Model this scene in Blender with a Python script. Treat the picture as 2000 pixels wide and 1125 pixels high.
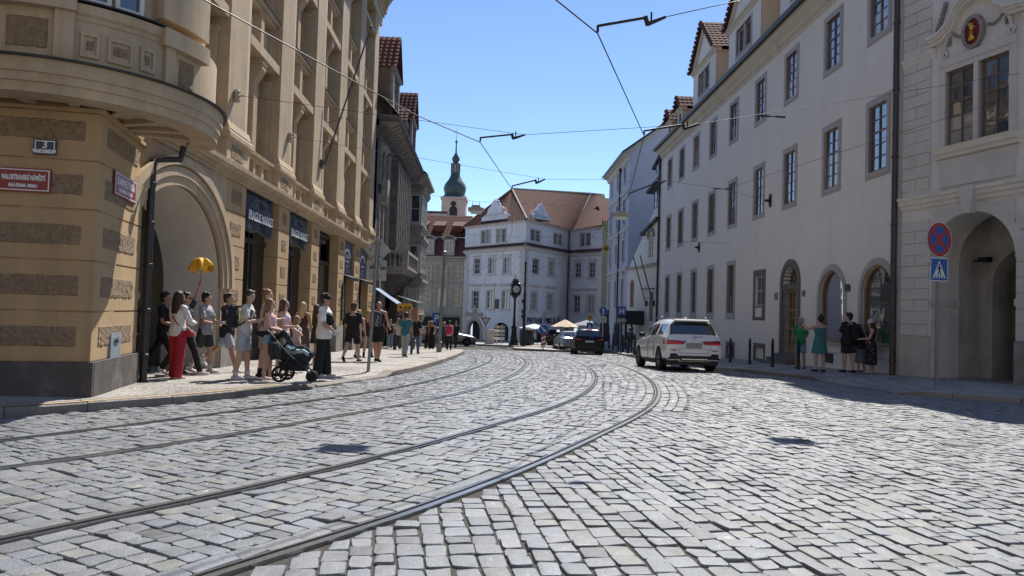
import bpy, bmesh, math, random
import numpy as np
from mathutils import Vector, Matrix

for _o in list(bpy.data.objects):
    bpy.data.objects.remove(_o)
scene = bpy.context.scene
COL = scene.collection
R = random.Random(7)
NR = np.random.RandomState(11)
rad = math.radians

# ------------------------------------------------------------------ camera, sky, sun, exposure
F_PX, Y_HOR, ROLL, CAM_H = 1440.0, 608.0, 0.03, 1.37
_p = math.atan((Y_HOR - 562.5) / F_PX)
_right = Vector((math.cos(ROLL), 0, math.sin(ROLL)))
_up = Vector((-math.sin(ROLL), 0, math.cos(ROLL)))
_rx = Matrix.Rotation(_p, 3, 'X')
_r, _u = _rx @ _right, _rx @ _up
_b = _r.cross(_u)
cam_data = bpy.data.cameras.new("camera")
cam_data.sensor_width = 36.0
cam_data.lens = F_PX / 2000.0 * 36.0
cam_data.clip_start = 0.1
cam_data.clip_end = 3000.0
cam = bpy.data.objects.new("camera", cam_data)
COL.objects.link(cam)
cam.matrix_world = Matrix(((_r.x, _u.x, _b.x, 0), (_r.y, _u.y, _b.y, 0), (_r.z, _u.z, _b.z, CAM_H), (0, 0, 0, 1)))
scene.camera = cam

SUN_AZ = rad(17.0)      # right of straight ahead
SUN_EL = rad(53.0)
world = bpy.data.worlds.new("World")
scene.world = world
world.use_nodes = True
wn = world.node_tree.nodes
wl = world.node_tree.links
wn.clear()
sky = wn.new("ShaderNodeTexSky")
sky.sky_type = 'NISHITA'
sky.sun_disc = False
sky.sun_elevation = SUN_EL
sky.sun_rotation = SUN_AZ
sky.altitude = 200
sky.air_density = 0.75
sky.dust_density = 0.0
sky.ozone_density = 3.4
bg = wn.new("ShaderNodeBackground")
bg.inputs["Strength"].default_value = 0.135
wo = wn.new("ShaderNodeOutputWorld")
wl.new(sky.outputs[0], bg.inputs[0])
wl.new(bg.outputs[0], wo.inputs[0])

sun_data = bpy.data.lights.new("sun", 'SUN')
sun_data.energy = 5.0
sun_data.angle = rad(0.53)
sun_data.color = (1.0, 0.945, 0.86)
sun = bpy.data.objects.new("sun", sun_data)
COL.objects.link(sun)
_sd = Vector((math.sin(SUN_AZ) * math.cos(SUN_EL), math.cos(SUN_AZ) * math.cos(SUN_EL), math.sin(SUN_EL)))
sun.rotation_euler = _sd.to_track_quat('Z', 'Y').to_euler()
sun.location = (20, 60, 60)

vs = scene.view_settings
vs.view_transform = 'Standard'
vs.look = 'None'
vs.gamma = 1.0
vs.use_curve_mapping = False
vs.exposure = 0.5
scene.cycles.max_bounces = 6
scene.cycles.diffuse_bounces = 3
scene.cycles.glossy_bounces = 2
scene.cycles.transmission_bounces = 2
scene.cycles.caustics_reflective = False
scene.cycles.caustics_refractive = False

# ------------------------------------------------------------------ helpers
def zg(y):
    """street level falls gently away from the camera"""
    def ramp(v, a, b):
        t = min(max(v, a), b) - a
        return t * t / (2 * (b - a)) + max(v - b, 0)
    y = max(y, -30)
    return -.016 * y - .017 * ramp(y, 15, 25) + .013 * ramp(y, 45, 55) + .02 * ramp(y, 85, 130)

zgv = np.vectorize(zg)
WM = {}          # world matrices of what was placed

def wm(o):
    return WM.get(o.name, Matrix.Identity(4))

def put(o, parent=None, mat=None):
    """link an object whose matrix is given in world space, keep it there under a parent"""
    COL.objects.link(o)
    m = mat if mat is not None else Matrix.Identity(4)
    WM[o.name] = m
    o.matrix_basis = m
    if parent is not None:
        o.parent = parent
        o.matrix_parent_inverse = wm(parent).inverted()
    return o

def tag(o, label, cat, group=None, kind=None):
    if label: o["label"] = label
    if cat: o["category"] = cat
    if group: o["group"] = group
    if kind: o["kind"] = kind
    return o

def empty(name, loc, label=None, cat=None, group=None):
    o = bpy.data.objects.new(name, None)
    o.empty_display_size = .2
    put(o, None, Matrix.Translation(Vector(loc)))
    return tag(o, label, cat, group)

def struct(o):
    o["kind"] = "structure"
    return o

class MB:
    """collects faces of one mesh"""
    def __init__(s): s.v = []; s.f = []; s.mi = []; s.cur = 0
    def add(s, vs_, fs):
        n = len(s.v); s.v += [tuple(p) for p in vs_]
        for f in fs:
            s.f.append([n + i for i in f]); s.mi.append(s.cur)
    def quad(s, a, b, c, d): s.add([a, b, c, d], [(0, 1, 2, 3)])
    def poly(s, pts): s.add(pts, [tuple(range(len(pts)))])
    def hexa(s, p):
        """8 points: 0-3 one side, 4-7 opposite side, same order"""
        s.add(p, [(3, 2, 1, 0), (4, 5, 6, 7), (0, 1, 5, 4), (1, 2, 6, 5), (2, 3, 7, 6), (3, 0, 4, 7)])
    def wbox(s, x0, x1, y0, y1, z0, z1):
        s.hexa([(x0, y0, z0), (x1, y0, z0), (x1, y1, z0), (x0, y1, z0), (x0, y0, z1), (x1, y0, z1), (x1, y1, z1), (x0, y1, z1)])
    def box(s, F, s0, s1, z0, z1, o0, o1):
        P = F.pt
        s.hexa([P(s0, z0, o0), P(s1, z0, o0), P(s1, z0, o1), P(s0, z0, o1), P(s0, z1, o0), P(s1, z1, o0), P(s1, z1, o1), P(s0, z1, o1)])
    def prism(s, F, poly, s0, s1):
        """profile poly of (o,z) swept along s"""
        n = len(poly)
        a = [F.pt(s0, z, o) for o, z in poly]; b = [F.pt(s1, z, o) for o, z in poly]
        s.add(a + b, [(i, (i + 1) % n, n + (i + 1) % n, n + i) for i in range(n)] + [tuple(range(n))[::-1], tuple(range(n, 2 * n))])
    def plate(s, F, poly, o0, o1):
        """outline poly of (s,z) with thickness o0..o1"""
        n = len(poly)
        a = [F.pt(q, z, o0) for q, z in poly]; b = [F.pt(q, z, o1) for q, z in poly]
        s.add(a + b, [(i, (i + 1) % n, n + (i + 1) % n, n + i) for i in range(n)] + [tuple(range(n))[::-1], tuple(range(n, 2 * n))])
    def tube(s, pts, r, n=8, cap=True):
        pts = [Vector(p) for p in pts]
        rr = r if isinstance(r, (list, tuple)) else [r] * len(pts)
        rings = []
        ref = None
        for i, p in enumerate(pts):
            d = (pts[min(i + 1, len(pts) - 1)] - pts[max(i - 1, 0)])
            if d.length < 1e-9: d = Vector((0, 0, 1))
            d.normalize()
            if ref is None:
                ref = Vector((1, 0, 0)) if abs(d.x) < .9 else Vector((0, 1, 0))
            a = (ref - d * ref.dot(d)); a.normalize(); b = d.cross(a); ref = a
            q = rr[i] if isinstance(rr[i], (list, tuple)) else (rr[i], rr[i])
            rings.append([p + a * (q[0] * math.cos(t)) + b * (q[1] * math.sin(t)) for t in [2 * math.pi * k / n for k in range(n)]])
        vv = [v for g in rings for v in g]; ff = []
        for i in range(len(rings) - 1):
            for k in range(n):
                k2 = (k + 1) % n
                ff.append((i * n + k, i * n + k2, (i + 1) * n + k2, (i + 1) * n + k))
        if cap:
            ff.append(tuple(range(n))[::-1]); m = (len(rings) - 1) * n; ff.append(tuple(m + k for k in range(n)))
        s.add(vv, ff)
    def lathe(s, prof, c, n=20, axis='Z'):
        """prof of (r,z) turned about a vertical axis through c"""
        vv = []; ff = []
        for r, z in prof:
            for k in range(n):
                t = 2 * math.pi * k / n
                if axis == 'Z': vv.append((c[0] + r * math.cos(t), c[1] + r * math.sin(t), c[2] + z))
                elif axis == 'Y': vv.append((c[0] + r * math.cos(t), c[1] + z, c[2] + r * math.sin(t)))
                else: vv.append((c[0] + z, c[1] + r * math.cos(t), c[2] + r * math.sin(t)))
        for i in range(len(prof) - 1):
            for k in range(n):
                k2 = (k + 1) % n
                ff.append((i * n + k, i * n + k2, (i + 1) * n + k2, (i + 1) * n + k))
        ff.append(tuple(range(n))[::-1]); m = (len(prof) - 1) * n; ff.append(tuple(m + k for k in range(n)))
        s.add(vv, ff)
    def ball(s, c, r, n=10, m=7):
        rx, ry, rz = r if isinstance(r, (list, tuple)) else (r, r, r)
        vv = [(c[0], c[1], c[2] - rz)]; ff = []
        for i in range(1, m):
            ph = -math.pi / 2 + math.pi * i / m
            for k in range(n):
                t = 2 * math.pi * k / n
                vv.append((c[0] + rx * math.cos(ph) * math.cos(t), c[1] + ry * math.cos(ph) * math.sin(t), c[2] + rz * math.sin(ph)))
        vv.append((c[0], c[1], c[2] + rz)); T = len(vv) - 1
        for k in range(n): ff.append((0, 1 + (k + 1) % n, 1 + k)); ff.append((T, T - n + k, T - n + (k + 1) % n))
        for i in range(m - 2):
            for k in range(n):
                a = 1 + i * n + k; b = 1 + i * n + (k + 1) % n
                ff.append((a, b, b + n, a + n))
        s.add(vv, ff)
    def mesh(s, name, mats, smooth=False, angle=None):
        me = bpy.data.meshes.new(name)
        me.from_pydata(s.v, [], s.f)
        for m in (mats if isinstance(mats, (list, tuple)) else [mats]): me.materials.append(m)
        if any(s.mi): me.polygons.foreach_set("material_index", s.mi)
        if smooth: me.polygons.foreach_set("use_smooth", [True] * len(me.polygons))
        if smooth and angle is not None: me.set_sharp_from_angle(angle=rad(angle))
        me.update()
        return me
    def build(s, name, mats, parent=None, smooth=False, angle=None, mat=None, fix=True):
        me = s.mesh(name, mats, smooth, angle)
        if fix: fixn(me)
        return put(bpy.data.objects.new(name, me), parent, mat)

def fixn(me):
    bm = bmesh.new(); bm.from_mesh(me); bmesh.ops.recalc_face_normals(bm, faces=bm.faces); bm.to_mesh(me); bm.free()

def inst(me, name, parent, mat):
    return put(bpy.data.objects.new(name, me), parent, mat)

class Facade:
    """a vertical wall line: s along it, z up (world), o out of the wall"""
    def __init__(s, P0, D, N):
        s.P0 = Vector((P0[0], P0[1], 0)); d = Vector((D[0], D[1], 0)).normalized(); s.D = d
        n = Vector((-d.y, d.x, 0)); s.N = n if n.dot(Vector((N[0], N[1], 0))) > 0 else -n
    def pt(s, q, z, o=0.0):
        p = s.P0 + s.D * q + s.N * o
        return (p.x, p.y, z)
    def frame(s, q, z, o=0.0):
        """matrix of a thing on the wall: local x across, y out of the wall, z up"""
        p = s.pt(q, z, o); y = s.N; x = y.cross(Vector((0, 0, 1)))
        return Matrix(((x.x, y.x, 0, p[0]), (x.y, y.y, 0, p[1]), (0, 0, 1, p[2]), (0, 0, 0, 1)))

FLAT = Facade((0, 0), (1, 0), (0, 1))     # local frame for shared pieces: x across, y out, z up

def wall(mb, F, s0, s1, z0, z1, holes=(), o=0.0, depth=.3, zbot=None):
    """wall sheet with rectangular / arched holes and their reveals. hole = (s0,s1,z0,z1[,rise]) rise>0: arched head of that height"""
    S = sorted({s0, s1, *[h[0] for h in holes], *[h[1] for h in holes]})
    Z = sorted({z0, z1, *[h[2] for h in holes], *[h[3] for h in holes]})
    P = F.pt
    for i in range(len(S) - 1):
        for j in range(len(Z) - 1):
            cs, cz = (S[i] + S[i + 1]) / 2, (Z[j] + Z[j + 1]) / 2
            if any(h[0] < cs < h[1] and h[2] < cz < h[3] for h in holes): continue
            mb.quad(P(S[i], Z[j], o), P(S[i + 1], Z[j], o), P(S[i + 1], Z[j + 1], o), P(S[i], Z[j + 1], o))
    for h in holes:
        a, b, c, d = h[:4]; rise = h[4] if len(h) > 4 else 0
        path = [(a, c), (b, c)]
        if rise:
            n = 14; sp = d - rise; m = (a + b) / 2
            arc = [(m + (b - a) / 2 * math.cos(math.pi * k / n), sp + rise * math.sin(math.pi * k / n)) for k in range(n + 1)]
            path += arc
            for k in range(n):
                p, q = arc[k], arc[k + 1]
                mb.quad(P(p[0], p[1], o), P(p[0], d, o), P(q[0], d, o), P(q[0], q[1], o))
        else:
            path += [(b, d), (a, d)]
        for k in range(len(path)):
            p, q = path[k], path[(k + 1) % len(path)]
            if abs(p[0] - q[0]) + abs(p[1] - q[1]) < 1e-6: continue
            mb.quad(P(p[0], p[1], o), P(q[0], q[1], o), P(q[0], q[1], o - depth), P(p[0], p[1], o - depth))

def arc_pts(cx, cz, rx, rz, a0=0, a1=180, n=16):
    return [(cx + rx * math.cos(rad(a0 + (a1 - a0) * k / n)), cz + rz * math.sin(rad(a0 + (a1 - a0) * k / n))) for k in range(n + 1)]

def band(mb, F, inner, outer, o0, o1):
    """strip between two outlines of the same length, with thickness"""
    for k in range(len(inner) - 1):
        a, b, c, d = inner[k], inner[k + 1], outer[k + 1], outer[k]
        P = F.pt
        mb.hexa([P(a[0], a[1], o0), P(b[0], b[1], o0), P(c[0], c[1], o0), P(d[0], d[1], o0), P(a[0], a[1], o1), P(b[0], b[1], o1), P(c[0], c[1], o1), P(d[0], d[1], o1)])

# ------------------------------------------------------------------ materials
def mk(name, col, rough=.75, var=.12, scale=2.0, bump=0.0, bscale=60.0, metal=0.0, spec=.5, stain=None, samt=.5, sscale=.5, attr=None, emit=None, streak=0.0, stretch=None, coat=0.0, bdist=.02):
    m = bpy.data.materials.new(name); m.use_nodes = True
    nt = m.node_tree; N = nt.nodes; L = nt.links
    b = N["Principled BSDF"]
    b.inputs["Roughness"].default_value = rough; b.inputs["Metallic"].default_value = metal
    b.inputs["Specular IOR Level"].default_value = spec
    if coat: b.inputs["Coat Weight"].default_value = coat; b.inputs["Coat Roughness"].default_value = .05
    tc = N.new("ShaderNodeTexCoord"); src = tc.outputs["Object"]
    if stretch:
        mp = N.new("ShaderNodeMapping"); mp.inputs["Scale"].default_value = stretch; L.new(src, mp.inputs[0]); src = mp.outputs[0]
    c4 = (*col, 1)
    out = None
    if var > 0:
        n1 = N.new("ShaderNodeTexNoise"); n1.inputs["Scale"].default_value = scale; n1.inputs["Detail"].default_value = 4; n1.inputs["Roughness"].default_value = .65
        L.new(src, n1.inputs["Vector"])
        cr = N.new("ShaderNodeValToRGB")
        cr.color_ramp.elements[0].position = .3; cr.color_ramp.elements[1].position = .7
        cr.color_ramp.elements[0].color = tuple(max(0, c * (1 - var)) for c in col) + (1,)
        cr.color_ramp.elements[1].color = tuple(min(1, c * (1 + var)) for c in col) + (1,)
        L.new(n1.outputs["Fac"], cr.inputs[0]); out = cr.outputs[0]
    if attr:
        at = N.new("ShaderNodeAttribute"); at.attribute_name = attr
        mx = N.new("ShaderNodeMix"); mx.data_type = 'RGBA'; mx.blend_type = 'MULTIPLY'; mx.inputs[0].default_value = 1
        if out: L.new(out, mx.inputs[6])
        else: mx.inputs[6].default_value = c4
        L.new(at.outputs["Color"], mx.inputs[7]); out = mx.outputs[2]
    if stain:
        n2 = N.new("ShaderNodeTexNoise"); n2.inputs["Scale"].default_value = sscale; n2.inputs["Detail"].default_value = 5; n2.inputs["Roughness"].default_value = .7
        L.new(src, n2.inputs["Vector"])
        mr = N.new("ShaderNodeMapRange"); mr.inputs[1].default_value = .5; mr.inputs[2].default_value = .72; mr.inputs[4].default_value = samt
        L.new(n2.outputs["Fac"], mr.inputs[0])
        mx = N.new("ShaderNodeMix"); mx.data_type = 'RGBA'
        L.new(mr.outputs[0], mx.inputs[0])
        if out: L.new(out, mx.inputs[6])
        else: mx.inputs[6].default_value = c4
        mx.inputs[7].default_value = (*stain, 1); out = mx.outputs[2]
    if streak and out:
        ms = N.new("ShaderNodeMapping"); ms.inputs["Scale"].default_value = (1.6, 1.6, .10); L.new(tc.outputs["Object"], ms.inputs[0])
        n4 = N.new("ShaderNodeTexNoise"); n4.inputs["Scale"].default_value = 1.5; n4.inputs["Detail"].default_value = 5; n4.inputs["Roughness"].default_value = .7; L.new(ms.outputs[0], n4.inputs["Vector"])
        m4 = N.new("ShaderNodeMapRange"); m4.inputs[1].default_value = .45; m4.inputs[2].default_value = .75; m4.inputs[3].default_value = 1; m4.inputs[4].default_value = 1 - streak; L.new(n4.outputs["Fac"], m4.inputs[0])
        v4 = N.new("ShaderNodeVectorMath"); v4.operation = 'SCALE'; L.new(out, v4.inputs[0]); L.new(m4.outputs[0], v4.inputs["Scale"]); out = v4.outputs[0]
    if out: L.new(out, b.inputs["Base Color"])
    else: b.inputs["Base Color"].default_value = c4
    if bump > 0:
        n3 = N.new("ShaderNodeTexNoise"); n3.inputs["Scale"].default_value = bscale; n3.inputs["Detail"].default_value = 3
        L.new(src, n3.inputs["Vector"])
        bp = N.new("ShaderNodeBump"); bp.inputs["Strength"].default_value = bump; bp.inputs["Distance"].default_value = bdist
        L.new(n3.outputs["Fac"], bp.inputs["Height"]); L.new(bp.outputs[0], b.inputs["Normal"])
    if emit:
        b.inputs["Emission Color"].default_value = (*emit[0], 1); b.inputs["Emission Strength"].default_value = emit[1]
    return m

def glass_mat(name, tint=(.03, .035, .04), rough=.04):
    m = bpy.data.materials.new(name); m.use_nodes = True
    N = m.node_tree.nodes; L = m.node_tree.links
    b = N["Principled BSDF"]
    b.inputs["Base Color"].default_value = (*tint, 1); b.inputs["Roughness"].default_value = rough
    b.inputs["Specular IOR Level"].default_value = .8; b.inputs["IOR"].default_value = 1.9
    tc = N.new("ShaderNodeTexCoord"); n = N.new("ShaderNodeTexNoise"); n.inputs["Scale"].default_value = 1.7; n.inputs["Detail"].default_value = 2
    gm = N.new("ShaderNodeNewGeometry"); L.new(gm.outputs["Position"], n.inputs["Vector"])
    bp = N.new("ShaderNodeBump"); bp.inputs["Strength"].default_value = .06; bp.inputs["Distance"].default_value = .05
    L.new(n.outputs["Fac"], bp.inputs["Height"]); L.new(bp.outputs[0], b.inputs["Normal"])
    return m

M = {}
M['ochre'] = mk('ochre_plaster', (.45, .305, .16), .9, .10, 1.4, .25, 45, stain=(.29, .19, .10), samt=.55, sscale=.7, streak=.22)
M['ochre_pale'] = mk('pale_ochre_plaster', (.48, .365, .235), .9, .14, 1.2, .2, 45, stain=(.38, .32, .25), samt=.4, sscale=.8, streak=.28)
M['ochre_rough'] = mk('rough_cast_panel', (.25, .175, .105), .95, .3, 14, .6, 90, stain=(.25, .19, .13), samt=.4, sscale=3)
M['plinth'] = mk('dark_plinth_stone', (.085, .075, .07), .85, .25, 3, .5, 30, stain=(.3, .25, .2), samt=.5, sscale=1.2)
M['white_plaster'] = mk('grey_white_plaster', (.84, .775, .675), .9, .03, .8, .16, 50, stain=(.75, .69, .59), samt=.5, sscale=.35, streak=.06)
M['cornice_cream'] = mk('cream_cornice', (.64, .57, .46), .9, .07, 1.5, .12, 50, stain=(.42, .36, .28), samt=.4, sscale=1.2)
M['win_stone'] = mk('taupe_window_stone', (.46, .42, .38), .85, .08, 2.5, .2, 60)
M['win_dark_stone'] = mk('dark_window_stone', (.16, .14, .125), .85, .15, 4, .3, 60)
M['win_wood'] = mk('brown_window_wood', (.21, .14, .105), .55, .2, 5, .15, 80)
M['win_white'] = mk('white_window_wood', (.62, .6, .56), .5, .06, 4)
M['oak'] = mk('oak_door', (.34, .21, .10), .5, .2, 6, .2, 60, stretch=(6, 6, 1))
M['glass'] = glass_mat('window_glass')
M['glass_curtain'] = glass_mat('curtained_glass', (.34, .32, .29), .05)
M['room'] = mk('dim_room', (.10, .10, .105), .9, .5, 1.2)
M['curtain'] = mk('pale_curtain', (.42, .40, .36), .9, .15, 3)
M['gutter'] = mk('dark_gutter', (.03, .032, .035), .5, .15, 3)
M['pipe_brown'] = mk('brown_downpipe', (.075, .055, .05), .45, .1, 3)
M['pipe_black'] = mk('black_downpipe', (.018, .018, .02), .4, .1, 3)
M['arch_gray'] = mk('grey_stucco', (.66, .615, .55), .9, .05, 1, .12, 50, stain=(.40, .38, .35), samt=.4, sscale=.8)
M['arch_white'] = mk('white_stucco', (.80, .745, .66), .9, .05, 1, .12, 50, stain=(.44, .42, .40), samt=.35, sscale=.9, streak=.18)
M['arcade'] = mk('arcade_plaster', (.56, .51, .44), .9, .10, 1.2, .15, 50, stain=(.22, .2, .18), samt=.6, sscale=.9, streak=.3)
M['dark'] = mk('dark_interior', (.02, .02, .022), .8, .3, 2)
M['black_metal'] = mk('black_painted_iron', (.012, .013, .016), .42, .2, 6, .1, 60)
M['steel'] = mk('galvanised_steel', (.23, .235, .24), .5, .12, 8, metal=.6)
M['sign_back'] = mk('sign_back_aluminium', (.36, .37, .37), .5, .1, 6, metal=.5)
M['blue_plaster'] = mk('pale_blue_plaster', (.48, .52, .62), .9, .05, 1, .1, 40, stain=(.34, .38, .48), samt=.4, sscale=.4)
M['piv_plaster'] = mk('blue_white_plaster', (.75, .745, .755), .9, .05, .8, .1, 30, stain=(.44, .46, .52), samt=.4, sscale=.3, streak=.15)
M['piv_trim'] = mk('pale_pink_trim', (.58, .54, .52), .9, .05, 1)
M['tile'] = mk('terracotta_roof_tile', (.105, .034, .021), .9, .4, 5, .2, 30, stain=(.06, .03, .022), samt=.5, sscale=1.5)
M['tile_dark'] = mk('dark_red_roof', (.10, .035, .03), .8, .25, 4, .2, 30)
M['soot'] = mk('sooty_stone', (.115, .10, .09), .9, .35, 2.5, .5, 20, stain=(.3, .27, .24), samt=.5, sscale=1.1)
M['soot_pale'] = mk('pale_sooty_stone', (.30, .27, .235), .9, .25, 3, .3, 25, stain=(.12, .105, .09), samt=.6, sscale=1.4)
M['dark_glass_front'] = mk('dark_bay_front', (.035, .033, .032), .5, .3, 3)
M['beige_wall'] = mk('beige_old_plaster', (.40, .36, .29), .9, .12, 1.5, .2, 30, stain=(.26, .23, .18), samt=.5, sscale=.7)
M['copper'] = mk('green_copper', (.04, .065, .058), .6, .3, .8, .1, 8, stain=(.03, .06, .055), samt=.6, sscale=.6)
M['tower'] = mk('tower_plaster', (.46, .35, .29), .9, .1, .6)
M['pink_wall'] = mk('pale_pink_wall', (.50, .42, .42), .9, .05, .5)
M['gold'] = mk('gilded_relief', (.62, .42, .10), .35, .2, 20, metal=.8)
M['plaque_red'] = mk('red_enamel', (.22, .015, .015), .3, .08, 6)
M['plaque_blue'] = mk('navy_enamel', (.012, .02, .06), .3, .1, 6)
M['white_paint'] = mk('white_paint', (.75, .74, .72), .5, .05, 6)
M['awning_black'] = mk('charcoal_vinyl_banner', (.010, .013, .019), .55, .2, 2, .25, 3, bdist=.15)
M['wire'] = mk('overhead_wire', (.03, .03, .032), .5, 0)
M['pier_grey'] = mk('grey_pier_stone', (.27, .24, .21), .85, .2, 3, .3, 40, stain=(.15, .13, .11), samt=.5, sscale=1.4)
# ------------------------------------------------------------------ ground, cobbles, rails, pavements
def stone_mat(name, col, rough, var, scale, bump, bscale, attr='tint', bdist=.006):
    m = mk(name, col, rough, var, scale, bump, bscale, attr=attr, spec=.5, bdist=bdist, stain=(.075, .07, .066), samt=.30, sscale=1.1)
    nt = m.node_tree; b = nt.nodes["Principled BSDF"]
    n = nt.nodes.new("ShaderNodeTexNoise"); n.inputs["Scale"].default_value = 9; n.inputs["Detail"].default_value = 6
    g = nt.nodes.new("ShaderNodeNewGeometry"); nt.links.new(g.outputs["Position"], n.inputs["Vector"])
    r = nt.nodes.new("ShaderNodeMapRange"); r.inputs[1].default_value = .3; r.inputs[2].default_value = .7
    r.inputs[3].default_value = rough - .14; r.inputs[4].default_value = rough + .16
    nt.links.new(n.outputs["Fac"], r.inputs[0]); nt.links.new(r.outputs[0], b.inputs["Roughness"])
    return m
M['cobble'] = stone_mat('granite_cobble', (.192, .200, .209), .46, .22, 55, 1.0, 110)
M['joint'] = mk('sandy_joint_fill', (.075, .068, .058), .95, .3, 25, .8, 120, stain=(.05, .045, .04), samt=.6, sscale=3)
M['rail_side'] = mk('rail_dark_steel', (.012, .012, .012), .8, .2, 12)
M['rail_top'] = mk('rail_polished_steel', (.30, .305, .31), .30, .2, 30, metal=.85)
M['kerb'] = stone_mat('granite_kerb', (.30, .27, .235), .7, .2, 30, .6, 90)
M['yellow_line'] = mk('faded_yellow_line', (.50, .36, .17), .8, .25, 25, .2, 90, stain=(.33, .28, .22), samt=.6, sscale=5)

def mosaic(name, a, b, size=.055, dark=(.13, .125, .12)):
    """small mosaic paving setts, too small to tell apart"""
    m = bpy.data.materials.new(name); m.use_nodes = True
    nt = m.node_tree; N = nt.nodes; L = nt.links; bs = N["Principled BSDF"]; bs.inputs["Roughness"].default_value = .7
    g = N.new("ShaderNodeNewGeometry")
    vo = N.new("ShaderNodeTexVoronoi"); vo.inputs["Scale"].default_value = 1 / size; vo.inputs["Randomness"].default_value = .55
    L.new(g.outputs["Position"], vo.inputs["Vector"])
    ve = N.new("ShaderNodeTexVoronoi"); ve.feature = 'DISTANCE_TO_EDGE'; ve.inputs["Scale"].default_value = 1 / size; ve.inputs["Randomness"].default_value = .55
    L.new(g.outputs["Position"], ve.inputs["Vector"])
    sp = N.new("ShaderNodeSeparateColor"); L.new(vo.outputs["Color"], sp.inputs[0])
    mx = N.new("ShaderNodeMix"); mx.data_type = 'RGBA'; L.new(sp.outputs[0], mx.inputs[0]); mx.inputs[6].default_value = (*a, 1); mx.inputs[7].default_value = (*b, 1)
    ed = N.new("ShaderNodeMapRange"); ed.inputs[1].default_value = .02; ed.inputs[2].default_value = .12; L.new(ve.outputs[0], ed.inputs[0])
    m2 = N.new("ShaderNodeMix"); m2.data_type = 'RGBA'; L.new(ed.outputs[0], m2.inputs[0]); m2.inputs[6].default_value = (*dark, 1); L.new(mx.outputs[2], m2.inputs[7])
    no = N.new("ShaderNodeTexNoise"); no.inputs["Scale"].default_value = .9; no.inputs["Detail"].default_value = 6; L.new(g.outputs["Position"], no.inputs["Vector"])
    mr = N.new("ShaderNodeMapRange"); mr.inputs[1].default_value = .3; mr.inputs[2].default_value = .7; mr.inputs[3].default_value = .75; mr.inputs[4].default_value = 1.12; L.new(no.outputs[0], mr.inputs[0])
    m3 = N.new("ShaderNodeVectorMath"); m3.operation = 'SCALE'; L.new(m2.outputs[2], m3.inputs[0]); L.new(mr.outputs[0], m3.inputs["Scale"])
    L.new(m3.outputs[0], bs.inputs["Base Color"])
    bp = N.new("ShaderNodeBump"); bp.inputs["Strength"].default_value = .8; bp.inputs["Distance"].default_value = .012; L.new(ed.outputs[0], bp.inputs["Height"]); L.new(bp.outputs[0], bs.inputs["Normal"])
    return m
M['mosaic'] = mosaic('mosaic_paving', (.36, .335, .30), (.50, .47, .43))
M['mosaic_far'] = mosaic('cobbled_ground', (.27, .27, .275), (.40, .40, .40), .16, (.1, .1, .1))

def resample(P, step):
    P = [Vector((p[0], p[1], 0)) for p in P]
    # Catmull-Rom, then even steps
    Q = []
    for i in range(len(P) - 1):
        p0 = P[max(i - 1, 0)]; p1 = P[i]; p2 = P[i + 1]; p3 = P[min(i + 2, len(P) - 1)]
        for k in range(24):
            t = k / 24
            Q.append(.5 * ((2 * p1) + (p2 - p0) * t + (2 * p0 - 5 * p1 + 4 * p2 - p3) * t * t + (3 * p1 - p0 - 3 * p2 + p3) * t ** 3))
    Q.append(P[-1]); Q = np.array([(q.x, q.y) for q in Q])
    d = np.r_[0, np.cumsum(np.hypot(*np.diff(Q, axis=0).T))]
    n = int(d[-1] / step); t = np.linspace(0, d[-1], n + 1)
    return np.c_[np.interp(t, d, Q[:, 0]), np.interp(t, d, Q[:, 1])], t

R4_PTS = [(-7.2, -4.5), (-5.3, -1.8), (-3.7, .6), (-2.45, 2.45), (-1.40, 4.16), (-.66, 5.38), (.22, 7.15), (1.14, 9.33), (2.08, 11.7), (2.78, 14.0), (3.35, 16.8), (3.78, 20.0), (4.1, 24.0), (4.3, 29.0), (4.22, 35.0), (3.85, 41.0), (3.1, 47.0), (1.8, 53.0), (-.6, 60.0)]
CURVE, CT = resample(R4_PTS, .25)
_tg = np.gradient(CURVE, axis=0); _tg /= np.linalg.norm(_tg, axis=1)[:, None]
CNORM = np.c_[-_tg[:, 1], _tg[:, 0]]           # to the left
def curv(t, w):
    """point at arc length t along the outer rail, w metres to its left"""
    x = np.interp(t, CT, CURVE[:, 0]); y = np.interp(t, CT, CURVE[:, 1])
    nx = np.interp(t, CT, CNORM[:, 0]); ny = np.interp(t, CT, CNORM[:, 1])
    return x + nx * w, y + ny * w
RAIL_W = [0.0, 1.46, 3.64, 5.11]               # four rails, offsets to the left of the outermost one

KERB_L = [(-11.5, 3.2), (-9.0, 6.2), (-7.4, 8.1), (-6.36, 9.3), (-5.5, 10.5), (-4.79, 11.7), (-4.13, 13.46), (-3.45, 15.9), (-2.87, 18.35), (-2.55, 22), (-2.42, 27), (-2.42, 32), (-2.5, 38), (-2.75, 43.3), (-3.6, 45.6), (-5.2, 47.5), (-8.5, 49.5), (-14, 51)]
KERB_R = [(20, 9.6), (14.2, 13.0), (11.6, 15.0), (10.4, 15.95), (9.35, 16.9), (9.0, 18.3), (8.98, 21.8), (8.4, 24.6), (7.75, 27.4), (7.35, 31), (7.15, 36), (7.1, 42), (7.2, 50), (7.5, 60), (7.9, 72)]
KL, _ = resample(KERB_L, .25); KR, _ = resample(KERB_R, .25)
def kl_x(y):
    i = KL[:, 1] < 43.4
    return np.interp(y, KL[i, 1], KL[i, 0])
def kr_x(y): return np.interp(y, KR[:, 1], KR[:, 0])
def dropped(side, y):
    """kerb height over the road: lowered where people cross"""
    a, b = (13.9, 18.4) if side == 'L' else (16.9, 21.9)
    e = .5
    k = min(max((y - a) / e, 0), 1) * min(max((b - y) / e, 0), 1)
    return .12 - .095 * k

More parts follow.
